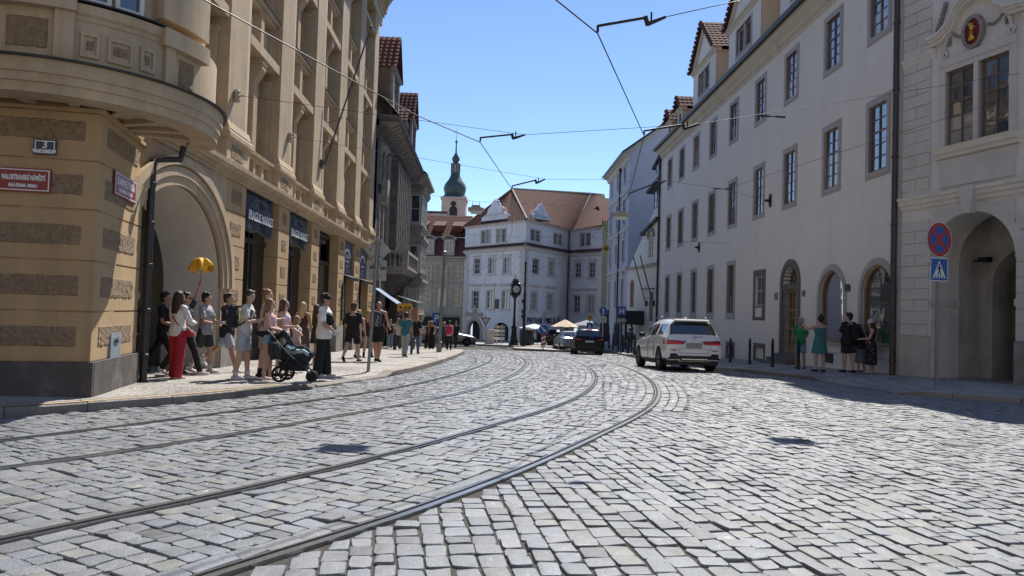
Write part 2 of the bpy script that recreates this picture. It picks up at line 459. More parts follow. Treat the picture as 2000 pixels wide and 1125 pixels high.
# ground sheet out to the horizon, with the road surface laid on top of it
g = MB()
ys = [-30, -10, 0] + list(np.arange(4, 132, 2.0)) + [160, 220, 320, 500, 800]
xs = [-600, -150, -60, -30, -15, -7, 0, 7, 15, 30, 60, 150, 600]
g.add([(x, y, zg(y) - .085) for y in ys for x in xs], [(j * len(xs) + i, j * len(xs) + i + 1, (j + 1) * len(xs) + i + 1, (j + 1) * len(xs) + i) for j in range(len(ys) - 1) for i in range(len(xs) - 1)])
ground = struct(g.build('ground', M['mosaic_far'], smooth=True, fix=False))
g = MB()
ys = list(np.arange(-4, 78, .5)); nx = 9
def road_edge(y):
    xl = kl_x(y) - .1 if y < 43.4 else -14
    return (xl if y > 3.2 else -14), (kr_x(y) + .1 if y > 9.6 else 20)
g.add([(road_edge(y)[0] + (road_edge(y)[1] - road_edge(y)[0]) * i / nx, y, zg(y) - .016) for y in ys for i in range(nx + 1)], [(j * (nx + 1) + i, j * (nx + 1) + i + 1, (j + 1) * (nx + 1) + i + 1, (j + 1) * (nx + 1) + i) for j in range(len(ys) - 1) for i in range(nx)])
road = struct(g.build('road', M['joint'], smooth=True, fix=False))

# --- the cobbles: four corners each
quads = []
def in_view(x, y):
    return y > 2.6 and abs(x) < .74 * y + 2.0
def ok_road(x, y):
    if y < 43.4 and x < kl_x(y) + .10: return False
    return not (y > 9.6 and x > kr_x(y) - .10)
J = .0055
def add_cell(fn, a0, a1, b0, b1, j=J):
    """cell in some coordinates, shrunk by half a joint"""
    c = [fn(a0 + j, b0 + j), fn(a1 - j, b0 + j), fn(a1 - j, b1 - j), fn(a0 + j, b1 - j)]
    mx = sum(p[0] for p in c) / 4; my = sum(p[1] for p in c) / 4
    if not in_view(mx, my) or not ok_road(mx, my) or my > 50: return
    quads.append([(float(p[0]), float(p[1])) for p in c])
def course_along(w0, w1, t0, t1):
    t = t0
    while t < t1:
        l = R.uniform(.19, .30); add_cell(curv, t, t + l, w0, w1); t += l
def rows_across(w0, w1, t0, t1, smin=.17, smax=.27, dmin=.138, dmax=.18):
    t = t0
    while t < t1:
        d = R.uniform(dmin, dmax)
        n = max(1, round((w1 - w0) / R.uniform(.175, .215)))
        cuts = [w0] + [w0 + (w1 - w0) * (k + R.uniform(-.22, .22)) / n for k in range(1, n)] + [w1]
        sk = R.uniform(-.01, .01)
        for k in range(n):
            add_cell(lambda a, b: curv(a + sk * (b - w0) / (w1 - w0), b), t, t + d, cuts[k], cuts[k + 1])
        t += d
TT0, TT1 = 5.5, CT[-1]
HR = .072
for a, b in ((0, 1), (1, 2), (2, 3)):
    wa, wb = RAIL_W[a] + HR, RAIL_W[b] - HR
    course_along(wa, wa + .17, TT0, TT1); course_along(wb - .17, wb, TT0, TT1)
    rows_across(wa + .17, wb - .17, TT0, TT1)
wl_ = RAIL_W[3] + HR
course_along(wl_, wl_ + .17, TT0, TT1)
rows_across(wl_ + .17, wl_ + 4.3, TT0, TT1)
for k in range(3): course_along(-HR - .17 * (k + 1), -HR - .17 * k, 19.5, TT1)
# right-hand side: courses running down the street, slightly fanned
ang = rad(9.5); ca, sa = math.cos(ang), math.sin(ang)
def fan(a, b):
    # a along the course, b across it
    wob = .05 * math.sin(a * .35 + b * .4) + .02 * math.sin(a * 1.3 + b * 2.1)
    b = b + wob
    return (2.2 + b * ca - a * sa, 3.0 + a * ca + b * sa)
def right_of_rail(x, y, lim):
    i = int(np.argmin((CURVE[:, 0] - x) ** 2 + (CURVE[:, 1] - y) ** 2))
    w = (x - CURVE[i, 0]) * CNORM[i, 0] + (y - CURVE[i, 1]) * CNORM[i, 1]
    return w < -lim
b = -6.0
while b < 16:
    wd = R.uniform(.138, .17)
    a = -4 + R.uniform(0, .25)
    while a < 50:
        l = R.uniform(.15, .25)
        x, y = fan(a + l / 2, b + wd / 2)
        if in_view(x, y):
            if right_of_rail(x, y, .085 + (.51 if CT[int(np.argmin((CURVE[:, 0] - x) ** 2 + (CURVE[:, 1] - y) ** 2))] > 19.5 else 0)):
                add_cell(fan, a, a + l, b, b + wd, R.uniform(.005, .010))
        a += l
    b += wd

Q = np.array(quads)                            # n,4,2
ctr = Q.mean(1)
# irregular corners
Q = Q + NR.normal(0, .0045, Q.shape)
# stones beside the outer rail are cut to it
_fl = Q.reshape(-1, 2)
for _i in range(len(_fl)):
    _x, _y = _fl[_i]
    if _y > 30: continue
    _k = int(np.argmin((CURVE[:, 0] - _x) ** 2 + (CURVE[:, 1] - _y) ** 2))
    _w = (_x - CURVE[_k, 0]) * CNORM[_k, 0] + (_y - CURVE[_k, 1]) * CNORM[_k, 1]
    if -.070 < _w < .05: _fl[_i] += CNORM[_k] * (-.070 - _w)
Q = _fl.reshape(-1, 4, 2)
order = np.argsort(np.hypot(ctr[:, 0], ctr[:, 1]))
vis = [i for i in order if abs(ctr[i, 0]) < .685 * ctr[i, 1] and ctr[i, 1] > 3.55]
single = set(vis[:290])
n_st = len(Q)
tint = np.ones((n_st, 3))
base = NR.normal(1.0, .095, n_st)
warm = NR.rand(n_st)
tint *= base[:, None]
tint[warm < .09] *= np.array([1.06, 1.01, .92])
tint[warm > .70] *= np.array([.96, .995, 1.04])
tint[(warm > .45) & (warm < .48)] *= .72
tint = np.clip(tint, .4, 1.45)
hz = NR.normal(0, .004, n_st); tilt = NR.normal(0, .022, (n_st, 2))
def stone_arrays(idx):
    """rounded stones: outline of 8 points, 4 rings, top cap"""
    q = Q[idx]; c = q.mean(1, keepdims=True)
    nxt = np.roll(q, -1, 1); e = nxt - q; ln = np.linalg.norm(e, axis=2, keepdims=True)
    k = np.clip(.016 / np.maximum(ln, 1e-6), .05, .3)
    out = np.stack([q + e * k, nxt - e * k], 2).reshape(len(idx), 8, 2)
    out = out + NR.normal(0, .0038, out.shape)
    rings = []
    for inset, dz in ((0.0, -.06), (0.0, -.008), (.045, -.0015), (.3, .0), (.72, .001)):
        p = c + (out - c) * (1 - inset)
        y = p[..., 1]
        z = zgv(y) + dz + hz[idx][:, None] + (p[..., 0] - c[..., 0]) * tilt[idx][:, :1] + (p[..., 1] - c[..., 1]) * tilt[idx][:, 1:]
        if dz > -.01: z = z + NR.normal(0, .0016, z.shape)
        rings.append(np.dstack([p, z]))
    return np.concatenate(rings, 1)            # n,40,3
topo = [(r * 8 + k, r * 8 + (k + 1) % 8, (r + 1) * 8 + (k + 1) % 8, (r + 1) * 8 + k) for r in range(4) for k in range(8)]
cap = tuple(32 + k for k in range(8))
def stones_mesh(name, idx):
    V = stone_arrays(idx); n = len(idx); nv = 40
    me = bpy.data.meshes.new(name)
    fq = (np.array(topo)[None] + (np.arange(n) * nv)[:, None, None])          # n,32,4
    fc = (np.array(cap)[None] + (np.arange(n) * nv)[:, None])                 # n,8
    loops = np.concatenate([fq.reshape(n, -1), fc], 1).reshape(-1)
    tot = np.tile(np.array([4] * 32 + [8]), n); start = np.r_[0, np.cumsum(tot)[:-1]]
    me.vertices.add(n * nv); me.vertices.foreach_set("co", V.reshape(-1).astype(np.float32))
    me.loops.add(len(loops)); me.loops.foreach_set("vertex_index", loops.astype(np.int32))
    me.polygons.add(len(tot)); me.polygons.foreach_set("loop_start", start.astype(np.int32)); me.polygons.foreach_set("loop_total", tot.astype(np.int32))
    me.polygons.foreach_set("use_smooth", np.ones(len(tot), dtype=bool))
    at = me.attributes.new("tint", 'FLOAT_COLOR', 'POINT')
    colr = np.ones((n, nv, 4), dtype=np.float32); colr[:, :, :3] = tint[idx][:, None, :]
    at.data.foreach_set("color", colr.reshape(-1))
    me.materials.append(M['cobble']); me.update(calc_edges=True); me.set_sharp_from_angle(angle=rad(24))
    return me
for i in vis[:290]:
    put(bpy.data.objects.new('cobble', stones_mesh('cobble', np.array([i]))), road)
rest = np.array([i for i in range(n_st) if i not in single])
co = put(bpy.data.objects.new('cobbles', stones_mesh('cobbles', rest)), road); co["kind"] = "stuff"
print("cobbles", n_st)

# --- grooved tram rails: polished head, groove, thin guard lip
def strip(mb, w0, w1, z0, z1, t0, t1, step=.5):
    n = int((t1 - t0) / step); vv = []; ff = []
    for k in range(n + 1):
        t = t0 + (t1 - t0) * k / n
        for w, z in ((w0, z0), (w0, z1), (w1, z1), (w1, z0)):
            x, y = curv(t, w); vv.append((float(x), float(y), zg(float(y)) + z))
    for k in range(n):
        for j in range(4):
            j2 = (j + 1) % 4; ff.append((k * 4 + j, k * 4 + j2, k * 4 + 4 + j2, k * 4 + 4 + j))
    ff += [(0, 1, 2, 3), tuple(n * 4 + j for j in range(4))[::-1]]
    mb.add(vv, ff)
RL = ["outermost tram rail, curving through the cobbles nearest the white SUV", "inner rail of the right-hand tram track, second from the white SUV", "right rail of the left-hand tram track, beside the oval shadow", "tram rail closest to the left kerb and the walking crowd"]
for i, w in enumerate(RAIL_W):
    side = 1 if i % 2 == 0 else -1            # groove lies on the inside of the gauge
    x, y = curv(12.0, w)
    root = empty('tram_rail', (float(x), float(y), zg(float(y))), RL[i], 'tram rail', 'tram rails in the cobbles')
    h = MB(); a, c = sorted((w - side * .062, w - side * .006)); strip(h, a, c, -.07, .011, 1.0, CT[-1]); h.build('rail_head', M['rail_top'], root)
    h = MB(); a, c = sorted((w - side * .006, w + side * .034)); strip(h, a, c, -.07, -.045, 1.0, CT[-1]); h.build('groove', M['rail_side'], root)
    h = MB(); a, c = sorted((w + side * .034, w + side * .052)); strip(h, a, c, -.07, .009, 1.0, CT[-1]); h.build('guard_lip', M['rail_top'], root)

# --- pavements with kerb stones
def pavement(name, edge, side):
    """sheet from the kerb line back under the houses"""
    mb = MB(); vv = []; ff = []; cols = [0, .4, 1.2, 2.5, 4.5, 8, 14]
    sg = -1 if side == 'L' else 1
    n = 0
    for (x, y) in edge:
        for c in cols:
            yy = y; hgt = dropped(side, y)
            z = zg(yy) + (hgt + (.125 - hgt) * min(c / 1.2, 1)) + (.008 * min(c, 2) if side == 'L' else .035 * min(c, 2.6))
            vv.append((x + sg * (.26 + c), yy, z))
        n += 1
    k = len(cols)
    for j in range(n - 1):
        for i in range(k - 1):
            ff.append((j * k + i, j * k + i + 1, (j + 1) * k + i + 1, (j + 1) * k + i))
    mb.add(vv, ff)
    return struct(mb.build(name, M['mosaic'], smooth=True, fix=True))
pl = pavement('pavement_left', KL[(KL[:, 1] < 43.6)], 'L')
pr = pavement('pavement_right', KR, 'R')
def kerbs(line, side, parent, y0, y1, step=4):
    sg = -1 if side == 'L' else 1
    k = 0; n = 0
    while k + 1 < len(line):
        e = min(k + R.choice((4, 5, 5, 6)), len(line) - 1)
        seg = line[k:e + 1]
        if y0 < seg[:, 1].mean() < y1:
            mb = MB(); vv = []; ff = []
            tg = np.gradient(seg, axis=0); tg /= np.linalg.norm(tg, axis=1)[:, None]
            nr = np.c_[-tg[:, 1], tg[:, 0]]
            jit = R.uniform(-.004, .004)
            for q, (p, m) in enumerate(zip(seg, nr)):
                p = p + (tg[q] * .006 if q == 0 else (-tg[q] * .006 if q == len(seg) - 1 else 0))
                h = dropped(side, p[1]) + jit
                for w, z in ((0, -.08), (.0, h - .02), (.022, h), (.262, h + .004), (.262, -.08)):
                    vv.append((p[0] + m[0] * w * -sg * (1 if side == 'R' else 1), p[1] + m[1] * w * -sg, zg(p[1]) + z))
            m5 = 5
            for q in range(len(seg) - 1):
                for j in range(m5):
                    j2 = (j + 1) % m5; ff.append((q * m5 + j, q * m5 + j2, (q + 1) * m5 + j2, (q + 1) * m5 + j))
            ff += [tuple(range(m5)), tuple((len(seg) - 1) * m5 + j for j in range(m5))[::-1]]
            mb.add(vv, ff)
            o = mb.build('kerb_stone', M['kerb'], parent)
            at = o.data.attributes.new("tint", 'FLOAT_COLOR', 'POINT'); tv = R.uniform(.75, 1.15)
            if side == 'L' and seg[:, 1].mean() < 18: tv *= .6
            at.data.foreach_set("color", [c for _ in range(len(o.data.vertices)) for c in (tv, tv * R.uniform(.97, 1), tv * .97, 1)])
        k = e
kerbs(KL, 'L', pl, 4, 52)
kerbs(KR, 'R', pr, 9, 60)
# worn yellow line painted along the near left kerb
yl = MB(); vv = []; ff = []
seg = KL[(KL[:, 1] > 4.5) & (KL[:, 1] < 13.6)]
tg = np.gradient(seg, axis=0); tg /= np.linalg.norm(tg, axis=1)[:, None]
for p, t in zip(seg, tg):
    for w in (.03, .10): vv.append((p[0] - t[1] * w, p[1] + t[0] * w, zg(p[1]) + dropped('L', p[1]) + .009))
for k in range(len(seg) - 1): ff.append((2 * k, 2 * k + 1, 2 * k + 3, 2 * k + 2))
yl.add(vv, ff); yl.build('painted_line', M['yellow_line'], pl)
# pavement at the far end in front of the blue-white tavern and its traffic island
def slab(name, poly, h, mat, kerb=True):
    mb = MB()
    top = [(x, y, zg(y) + h) for x, y in poly]; bot = [(x, y, zg(y) - .1) for x, y in poly]; n = len(poly)
    mb.add(top + bot, [tuple(range(n))] + [(i, n + i, n + (i + 1) % n, (i + 1) % n) for i in range(n)])
    return struct(mb.build(name, mat))
slab('pavement_far', [(-14, 62.5), (-4, 61.5), (1.5, 58.8), (7.9, 62.5), (12, 72), (12, 84), (-16, 86)], .12, M['mosaic'])
slab('traffic_island', [(.3, 52.2), (3.2, 50.4), (4.3, 50.9), (4.0, 55.0), (1.5, 57.5), (.2, 55.5)], .13, M['mosaic'])
slab('pavement_back', [(-14, 51.2), (-8.5, 49.7), (-5.2, 47.8), (-3.7, 46.0), (-3.2, 44.4), (-3.1, 43.4), (-14, 43.4)], .125, M['mosaic'])
# ------------------------------------------------------------------ shared builders for houses
_cache = {}
def window(F, s, z0, w, h, o, parent, cols=2, rows=5, transom=3, fw=.06, bar=.028, frame='win_wood', glass='glass', single=False, arch=0, name='window', depth=.06):
    """casement window centred at s, sill height z0; frame is the part, panes (or one pane) the sub-parts. transom: rows below the transom bar"""
    key = (round(w, 3), round(h, 3), cols, rows, transom, fw, bar, frame, arch, depth)
    xs_ = [-w / 2 + fw + (w - 2 * fw) * k / cols for k in range(cols + 1)]
    zs_ = [fw + (h - 2 * fw) * k / rows for k in range(rows + 1)]
    if key not in _cache:
        mb = MB(); L = FLAT
        mb.box(L, -w / 2, -w / 2 + fw, 0, h, -depth, 0); mb.box(L, w / 2 - fw, w / 2, 0, h, -depth, 0)
        mb.box(L, -w / 2 + fw, w / 2 - fw, 0, fw, -depth, 0); mb.box(L, -w / 2 + fw, w / 2 - fw, h - fw, h, -depth, 0)
        for k in range(1, cols):
            b = fw * .75 if (cols == 2 or k == cols // 2) else bar
            mb.box(L, xs_[k] - b / 2, xs_[k] + b / 2, fw, h - fw, -depth, .012)
        for k in range(1, rows):
            b = fw * .8 if k == transom else bar
            for c in range(cols):
                mb.box(L, xs_[c] + .012, xs_[c + 1] - .012, zs_[k] - b / 2, zs_[k] + b / 2, -depth, .006 if k == transom else -.006)
        me = mb.mesh('window', M[frame]); fixn(me)
        pane = None
        pm = MB(); pm.box(FLAT, -.5, .5, 0, 1, -.004, .004)
        pane = pm.mesh('pane', M[glass]); fixn(pane)
        pc_ = pane.copy(); pc_.materials[0] = M['glass_curtain']
        _cache[key] = (me, pane, pc_)
    me, pane, pc_ = _cache[key]; cz_ = R.choice((0, 0, 0, 2, 3)) if not single else 0
    mat = F.frame(s, z0, o)
    wdw = inst(me, name, parent, mat)
    if single:
        inst(pc_ if R.random() < .3 else pane, 'pane', wdw, mat @ Matrix.Translation((0, -.035, .01)) @ Matrix.Diagonal((w - .02, 1, h - .02, 1)))
    else:
        for c in range(cols):
            for k in range(rows):
                jx = Matrix.Rotation(R.uniform(-.012, .012), 4, 'X') @ Matrix.Rotation(R.uniform(-.012, .012), 4, 'Z')
                inst(pc_ if k < cz_ else pane, 'pane', wdw, mat @ Matrix.Translation(((xs_[c] + xs_[c + 1]) / 2, -.032, zs_[k])) @ jx @ Matrix.Diagonal((xs_[c + 1] - xs_[c] - .01, 1, zs_[k + 1] - zs_[k] - .005, 1)))
    return wdw

def rough_panel(F, s0, s1, z0, z1, o, parent, amp=.016, cell=.035, mat='ochre_rough', name='rough_panel'):
    """rock-faced plaster panel with real relief"""
    nx = max(3, int((s1 - s0) / cell)); nz = max(3, int((z1 - z0) / cell))
    mb = MB(); vv = []
    for j in range(nz + 1):
        for i in range(nx + 1):
            edge = i in (0, nx) or j in (0, nz)
            vv.append(F.pt(s0 + (s1 - s0) * i / nx, z0 + (z1 - z0) * j / nz, o + (-.02 if edge else R.uniform(0, amp))))
    mb.add(vv, [(j * (nx + 1) + i, j * (nx + 1) + i + 1, (j + 1) * (nx + 1) + i + 1, (j + 1) * (nx + 1) + i) for j in range(nz) for i in range(nx)])
    return mb.build(name, M[mat], parent)

def text(body, F, s, z, o, size, mat, parent, name='lettering', sx=1.0, align='CENTER', extrude=.003, bold=0.0):
    cu = bpy.data.curves.new(name, 'FONT'); cu.body = body; cu.size = size; cu.align_x = align; cu.extrude = extrude; cu.offset = bold
    cu.materials.append(M[mat])
    ob = bpy.data.objects.new(name, cu)
    m = F.frame(s, z, o)
    # text faces local +z, reads along +x: bring it onto the wall
    X = -m.col[0].xyz; Y = m.col[1].xyz
    W = Matrix(((X.x, 0, Y.x, m[0][3]), (X.y, 0, Y.y, m[1][3]), (0, 1, 0, m[2][3]), (0, 0, 0, 1))) @ Matrix.Diagonal((sx, 1, 1, 1))
    # frame() has x = N cross Z; reading direction for a viewer in front of the wall is Z cross N
    return put(ob, parent, W)

def tiled_slope(mb, a, b, c, d, pitch=.24, row=.34, amp=.035):
    """barrel-tile roof surface on the quad a,b (eave, left to right) c,d (ridge, right to left)"""
    a, b, c, d = map(Vector, (a, b, c, d))
    n = (b - a).cross(d - a)
    if n.length < 1e-6: n = (b - a).cross(c - a)
    n.normalize()
    if n.z < 0: n = -n
    W = max((b - a).length, (c - d).length); Hh = max((d - a).length, (c - b).length)
    nx = max(4, int(W / pitch) * 4); nr = max(2, int(Hh / row))
    vv = []
    for j in range(nr):
        for e, lift in ((0, .03), (1, 0.0)):
            v = (j + e * .999) / nr
            for i in range(nx + 1):
                u = i / nx
                p = (a * (1 - u) + b * u) * (1 - v) + (d * (1 - u) + c * u) * v
                vv.append(p + n * (amp * abs(math.sin(math.pi * i / 4)) + lift))
    ff = []
    for j in range(2 * nr - 1):
        for i in range(nx):
            ff.append((j * (nx + 1) + i, j * (nx + 1) + i + 1, (j + 1) * (nx + 1) + i + 1, (j + 1) * (nx + 1) + i))
    mb.add(vv, ff)

# ------------------------------------------------------------------ ochre corner house on the left
FL = Facade((-6.555, 12.95), (-.039, 1), (1, 0))
B0 = (-6.05, 10.66)
FA = Facade(B0, (-.98, -.196), (.2, -1))        # face towards the square
FB = Facade(B0, (-.51, 2.29), (1, 0))           # narrow face towards the street
corner = empty('corner_house', (-8.0, 12.0, zg(12)), "ochre corner house with round oriel, arched passage and tall pilasters", "building")
CZ = [.45, 1.18, 1.915, 2.65, 3.36, 4.06]
LA, LB = 3.9, 2.35
# plinth
pm = MB(); pm.box(FA, -.06, LA, -.6, .45, -.8, .06); pm.build('plinth', M['plinth'], corner)
pm = MB(); pm.box(FB, -.001, LB, -.6, .452, -.8, .065); pm.build('plinth', M['plinth'], corner)
# core behind the courses, set back so that joints read as recesses
pm = MB(); pm.box(FA, .02, LA, .4, 4.3, -1.0, -.028); pm.box(FB, .03, LB, .4, 4.3, -1.0, -.030); pm.build('wall_core', M['ochre'], corner)
g_ = .013
for k in range(5):
    z0, z1 = CZ[k] + g_, CZ[k + 1] - g_
    a = MB(); a.box(FA, 0, LA, z0, z1, -.06, 0); a.build('wall_course', M['ochre'], corner)
    a = MB(); a.box(FB, -.002, LB, z0 + .0005, z1 - .0005, -.06, .002); a.build('wall_course', M['ochre'], corner)
    zc = (z0 + z1) / 2 + (.08 if k == 4 else .0)
    rough_panel(FA, .18, 2.7, zc - .165, zc + .165, .004, corner)
    rough_panel(FB, .27, 1.98, zc - .175, zc + .175, .005, corner)
# cap moulding under the oriel
pm = MB(); pm.box(FA, -.05, LA, 4.06, 4.11, -.5, .05); pm.box(FB, -.05, LB, 4.058, 4.115, -.5, .055); pm.build('cap_moulding', M['ochre'], corner)
# oriel: round bay over the corner
OC = Vector((-7.1, 11.9, 0))
def ring(mb, prof, a0, a1, n=56, close=True):
    """solid ring segment: closed profile of (r,z) swept through the angles a0..a1 (degrees)"""
    m = len(prof); vv = []; ff = []
    for k in range(n + 1):
        t = rad(a0 + (a1 - a0) * k / n)
        for r, z in prof: vv.append((OC.x + .93 * r * math.cos(t), OC.y + r * math.sin(t), z))
    for k in range(n):
        for j in range(m): ff.append((k * m + j, k * m + (j + 1) % m, (k + 1) * m + (j + 1) % m, (k + 1) * m + j))
    ff += [tuple(range(m)), tuple(n * m + j for j in range(m))[::-1]]
    mb.add(vv, ff)
A0, A1 = -175, 42
o_ = MB()
ring(o_, [(1.75, 4.12), (2.2, 4.12), (2.215, 4.25), (2.25, 4.255), (2.255, 4.37), (2.29, 4.375), (2.30, 4.56), (1.75, 4.56)], A0, A1)
ring(o_, [(.2, 4.20), (1.76, 4.20), (1.76, 4.5), (.2, 4.5)], A0, A1, 40)
base_ring = o_.build('oriel_base', M['ochre_pale'], corner)
o_ = MB()
for t in (-150, -128, -106, -84, -62, -40, -18, 4, 26):
    c, s_ = math.cos(rad(t)), math.sin(rad(t))
    p0 = OC + Vector((.5 * c, .5 * s_, 0)); p1 = OC + Vector((1.77 * c, 1.77 * s_, 0)); nn = Vector((-s_, c, 0)) * .07
    o_.hexa([(*(p0 - nn).xy, 4.125), (*(p1 - nn).xy, 4.125), (*(p1 + nn).xy, 4.125), (*(p0 + nn).xy, 4.125), (*(p0 - nn).xy, 4.21), (*(p1 - nn).xy, 4.21), (*(p1 + nn).xy, 4.21), (*(p0 + nn).xy, 4.21)])
o_.build('soffit_rib', M['ochre_pale'], base_ring)
o_ = MB(); ring(o_, [(2.0, 4.561), (2.36, 4.561), (2.37, 4.585), (2.0, 4.60)], A0, A1); o_.build('lead_flashing', M['gutter'], corner)
o_ = MB(); ring(o_, [(1.6, 4.59), (2.15, 4.59), (2.15, 5.42), (1.6, 5.42)], A0, A1); o_.build('oriel_apron', M['ochre_pale'], corner)
o_ = MB()
ring(o_, [(1.6, 5.2), (2.165, 5.2), (2.19, 5.26), (2.165, 5.262), (2.2, 5.30), (2.215, 5.42), (1.6, 5.45)], -60.6, -27, 20)
o_.build('sill_moulding', M['ochre_pale'], corner)
o_ = MB(); ring(o_, [(1.9, 5.451), (2.25, 5.451), (2.25, 5.47), (1.9, 5.475)], -60.6, -27, 20); o_.build('sill_flashing', M['gutter'], corner)
for (a, b) in ((-67, -60.6), (-27, -22.5), (-98, -92)):
    o_ = MB(); ring(o_, [(1.9, 4.59), (2.225, 4.59), (2.225, 5.28), (1.9, 5.28)], a, b, 4); o_.build('pedestal_strip', M['ochre_pale'], corner)
for (a, b, zt) in ((-98, -60, 5.62), (-29, -4, 5.42)):
    o_ = MB(); ring(o_, [(1.9, zt - .34 if zt > 5.5 else 5.16), (2.3, zt - .34 if zt > 5.5 else 5.16), (2.3, zt), (1.9, zt)], a, b, 16); o_.build('pedestal_cap', M['ochre_pale'], corner)
def bay_panel(a0, a1, z0, z1, r, mat):
    nx = max(4, int(abs(a1 - a0) * .0384 / .03)); nz = max(3, int((z1 - z0) / .03)); mb = MB(); vv = []
    for j in range(nz + 1):
        for i in range(nx + 1):
            t = rad(a0 + (a1 - a0) * i / nx); q = r + (-.02 if i in (0, nx) or j in (0, nz) else R.uniform(0, .014))
            vv.append((OC.x + .93 * q * math.cos(t), OC.y + q * math.sin(t), z0 + (z1 - z0) * j / nz))
    mb.add(vv, [(j * (nx + 1) + i, j * (nx + 1) + i + 1, (j + 1) * (nx + 1) + i + 1, (j + 1) * (nx + 1) + i) for j in range(nz) for i in range(nx)])
    return mb.build('rough_panel', M[mat], corner)
bay_panel(-84, -69, 4.72, 5.16, 2.158, 'ochre_rough')
bay_panel(-19.4, -9.4, 4.66, 5.10, 2.158, 'ochre_rough')
for a, b in ((-58.4, -52), (-49.1, -40), (-37, -31)):
    o_ = MB(); i0, i1 = a + 1.1, b - 1.1
    for (aa, bb, zz0, zz1) in ((a, b, 4.70, 4.755), (a, b, 5.0, 5.055), (a, i0, 4.755, 5.0), (i1, b, 4.755, 5.0)):
        ring(o_, [(2.1, zz0), (2.185, zz0), (2.185, zz1), (2.1, zz1)], aa, bb, 5)
    o_.build('panel_frame', M['ochre_pale'], corner)
    bay_panel(i0 + .4, i1 - .4, 4.79, 4.97, 2.155, 'ochre_rough')
# oriel storey above: piers and windows
o_ = MB(); ring(o_, [(.3, 5.42), (1.93, 5.42), (1.93, 16.6), (.3, 16.6)], A0, A1, 40); o_.build('oriel_wall', M['ochre_pale'], corner)
for (a, b) in ((-98, -60.2), (-28, 2)):
    o_ = MB(); ring(o_, [(1.5, 5.6), (2.16, 5.6), (2.16, 16.4), (1.5, 16.4)], a, b, 12); o_.build('oriel_pier', M['ochre_pale'], corner)
for zf in (5.5, 9.4, 13.2):
    for a, b in ((-58.5, -47.8), (-46.2, -34.5)):
        o_ = MB()
        for (aa, bb, zz0, zz1) in ((a, b, zf, zf + .08), (a, b, zf + 2.3, zf + 2.4), (a, a + 1.7, zf + .08, zf + 2.3), (b - 1.7, b, zf + .08, zf + 2.3)):
            ring(o_, [(1.9, zz0), (2.02, zz0), (2.02, zz1), (1.9, zz1)], aa, bb, 4)
        w_ = o_.build('window', M['win_white'], corner)
        o_ = MB(); ring(o_, [(1.9, zf + .08), (1.96, zf + .08), (1.96, zf + 2.3), (1.9, zf + 2.3)], a + 1.7, b - 1.7, 4); o_.build('pane', M['glass'], w_)

# --- street front of the corner house
SL0, SL1 = -.9, 27.4
PIT, PC0 = 4.27, 4.82
centers = [PC0 + PIT * k for k in range(6)]
ac, ahw, asp, arise = 1.65, 2.45, 1.7, 2.0
w_ = MB()
wall(w_, FL, -.9, 4.16, -.7, 4.3, [(ac - ahw, ac + ahw, -.7, asp + arise, arise)], 0.0, .8)
w_.build('wall', M['ochre_pale'], corner)
# mouldings round the passage arch
for r0, r1, oo in ((-.055, .13, .05), (.13, .30, .09), (.30, .34, .05), (.34, .52, .13)):
    m_ = MB(); band(m_, FL, arc_pts(ac, asp, ahw + r0, arise + r0, 0, 180, 36), arc_pts(ac, asp, ahw + r1, arise + r1, 0, 180, 36), -.02, oo); m_.build('arch_moulding', M['ochre_pale'], corner)
# grey lining of the passage and its dim back wall
m_ = MB()
P = FL.pt
arc = [(ac + ahw - .05, -.7)] + arc_pts(ac, asp, ahw - .05, arise - .05, 0, 180, 30) + [(ac - ahw + .05, -.7)]
for k in range(len(arc) - 1):
    a, b = arc[k], arc[k + 1]
    m_.quad(P(a[0], a[1], -.06), P(b[0], b[1], -.06), P(b[0], b[1], -1.3), P(a[0], a[1], -1.3))
m_.build('passage_lining', M['arch_gray'], corner)
m_ = MB(); m_.box(FL, -2.2, 5.6, -.7, 4.2, -4.6, -4.4); m_.box(FL, 5.3, 5.5, -.7, 4.2, -4.4, -1.3); m_.box(FL, -2.2, 5.6, 4.0, 4.2, -4.6, -.75)
m_.build('passage_wall', M['arch_gray'], corner)
m_ = MB(); wall(m_, FL, -2.2, 5.5, -.7, 4.1, [(ac - ahw, ac + ahw, -.7, asp + arise, arise)], -1.3, .02); m_.build('passage_wall', M['arch_gray'], corner)
# ledge over the ground floor
m_ = MB()
m_.prism(FL, [(-.4, 4.29), (.04, 4.29), (.05, 4.36), (.10, 4.365), (.11, 4.43), (.17, 4.435), (.21, 4.50), (.25, 4.505), (.26, 4.60), (.0, 4.68), (-.4, 4.68)], .25, SL1)
m_.build('ledge', M['ochre_pale'], corner)
# piers of the shop front, built of courses with rough panels
PZ = [.55, 1.15, 1.95, 2.75, 3.55, 4.29]
PIERS = [(4.15, 5.58), (8.62, 9.80), (12.8, 14.0), (17.6, 19.0), (21.45, 22.95), (25.75, 27.35)]
for (a, b) in PIERS:
    p_ = empty('pier', FL.pt((a + b) / 2, zg(13 + a), 0)); p_.parent = corner; p_.matrix_parent_inverse = wm(corner).inverted()
    c_ = MB(); c_.box(FL, a + .03, b - .03, -1.2, 4.29, -.5, -.03); c_.build('core', M['ochre'], p_)
    c_ = MB(); c_.box(FL, a - .02, b + .02, -1.2, .55, -.45, .04); c_.build('pier_base', M['pier_grey'], p_)
    for k in range(5):
        c_ = MB(); c_.box(FL, a, b, PZ[k] + .012, PZ[k + 1] - .012, -.42, 0); c_.build('block', M['ochre'], p_)
        if k > 0: rough_panel(FL, a + .32, b - .3, (PZ[k] + PZ[k + 1]) / 2 - .2, (PZ[k] + PZ[k + 1]) / 2 + .2, .004, p_, cell=.05)
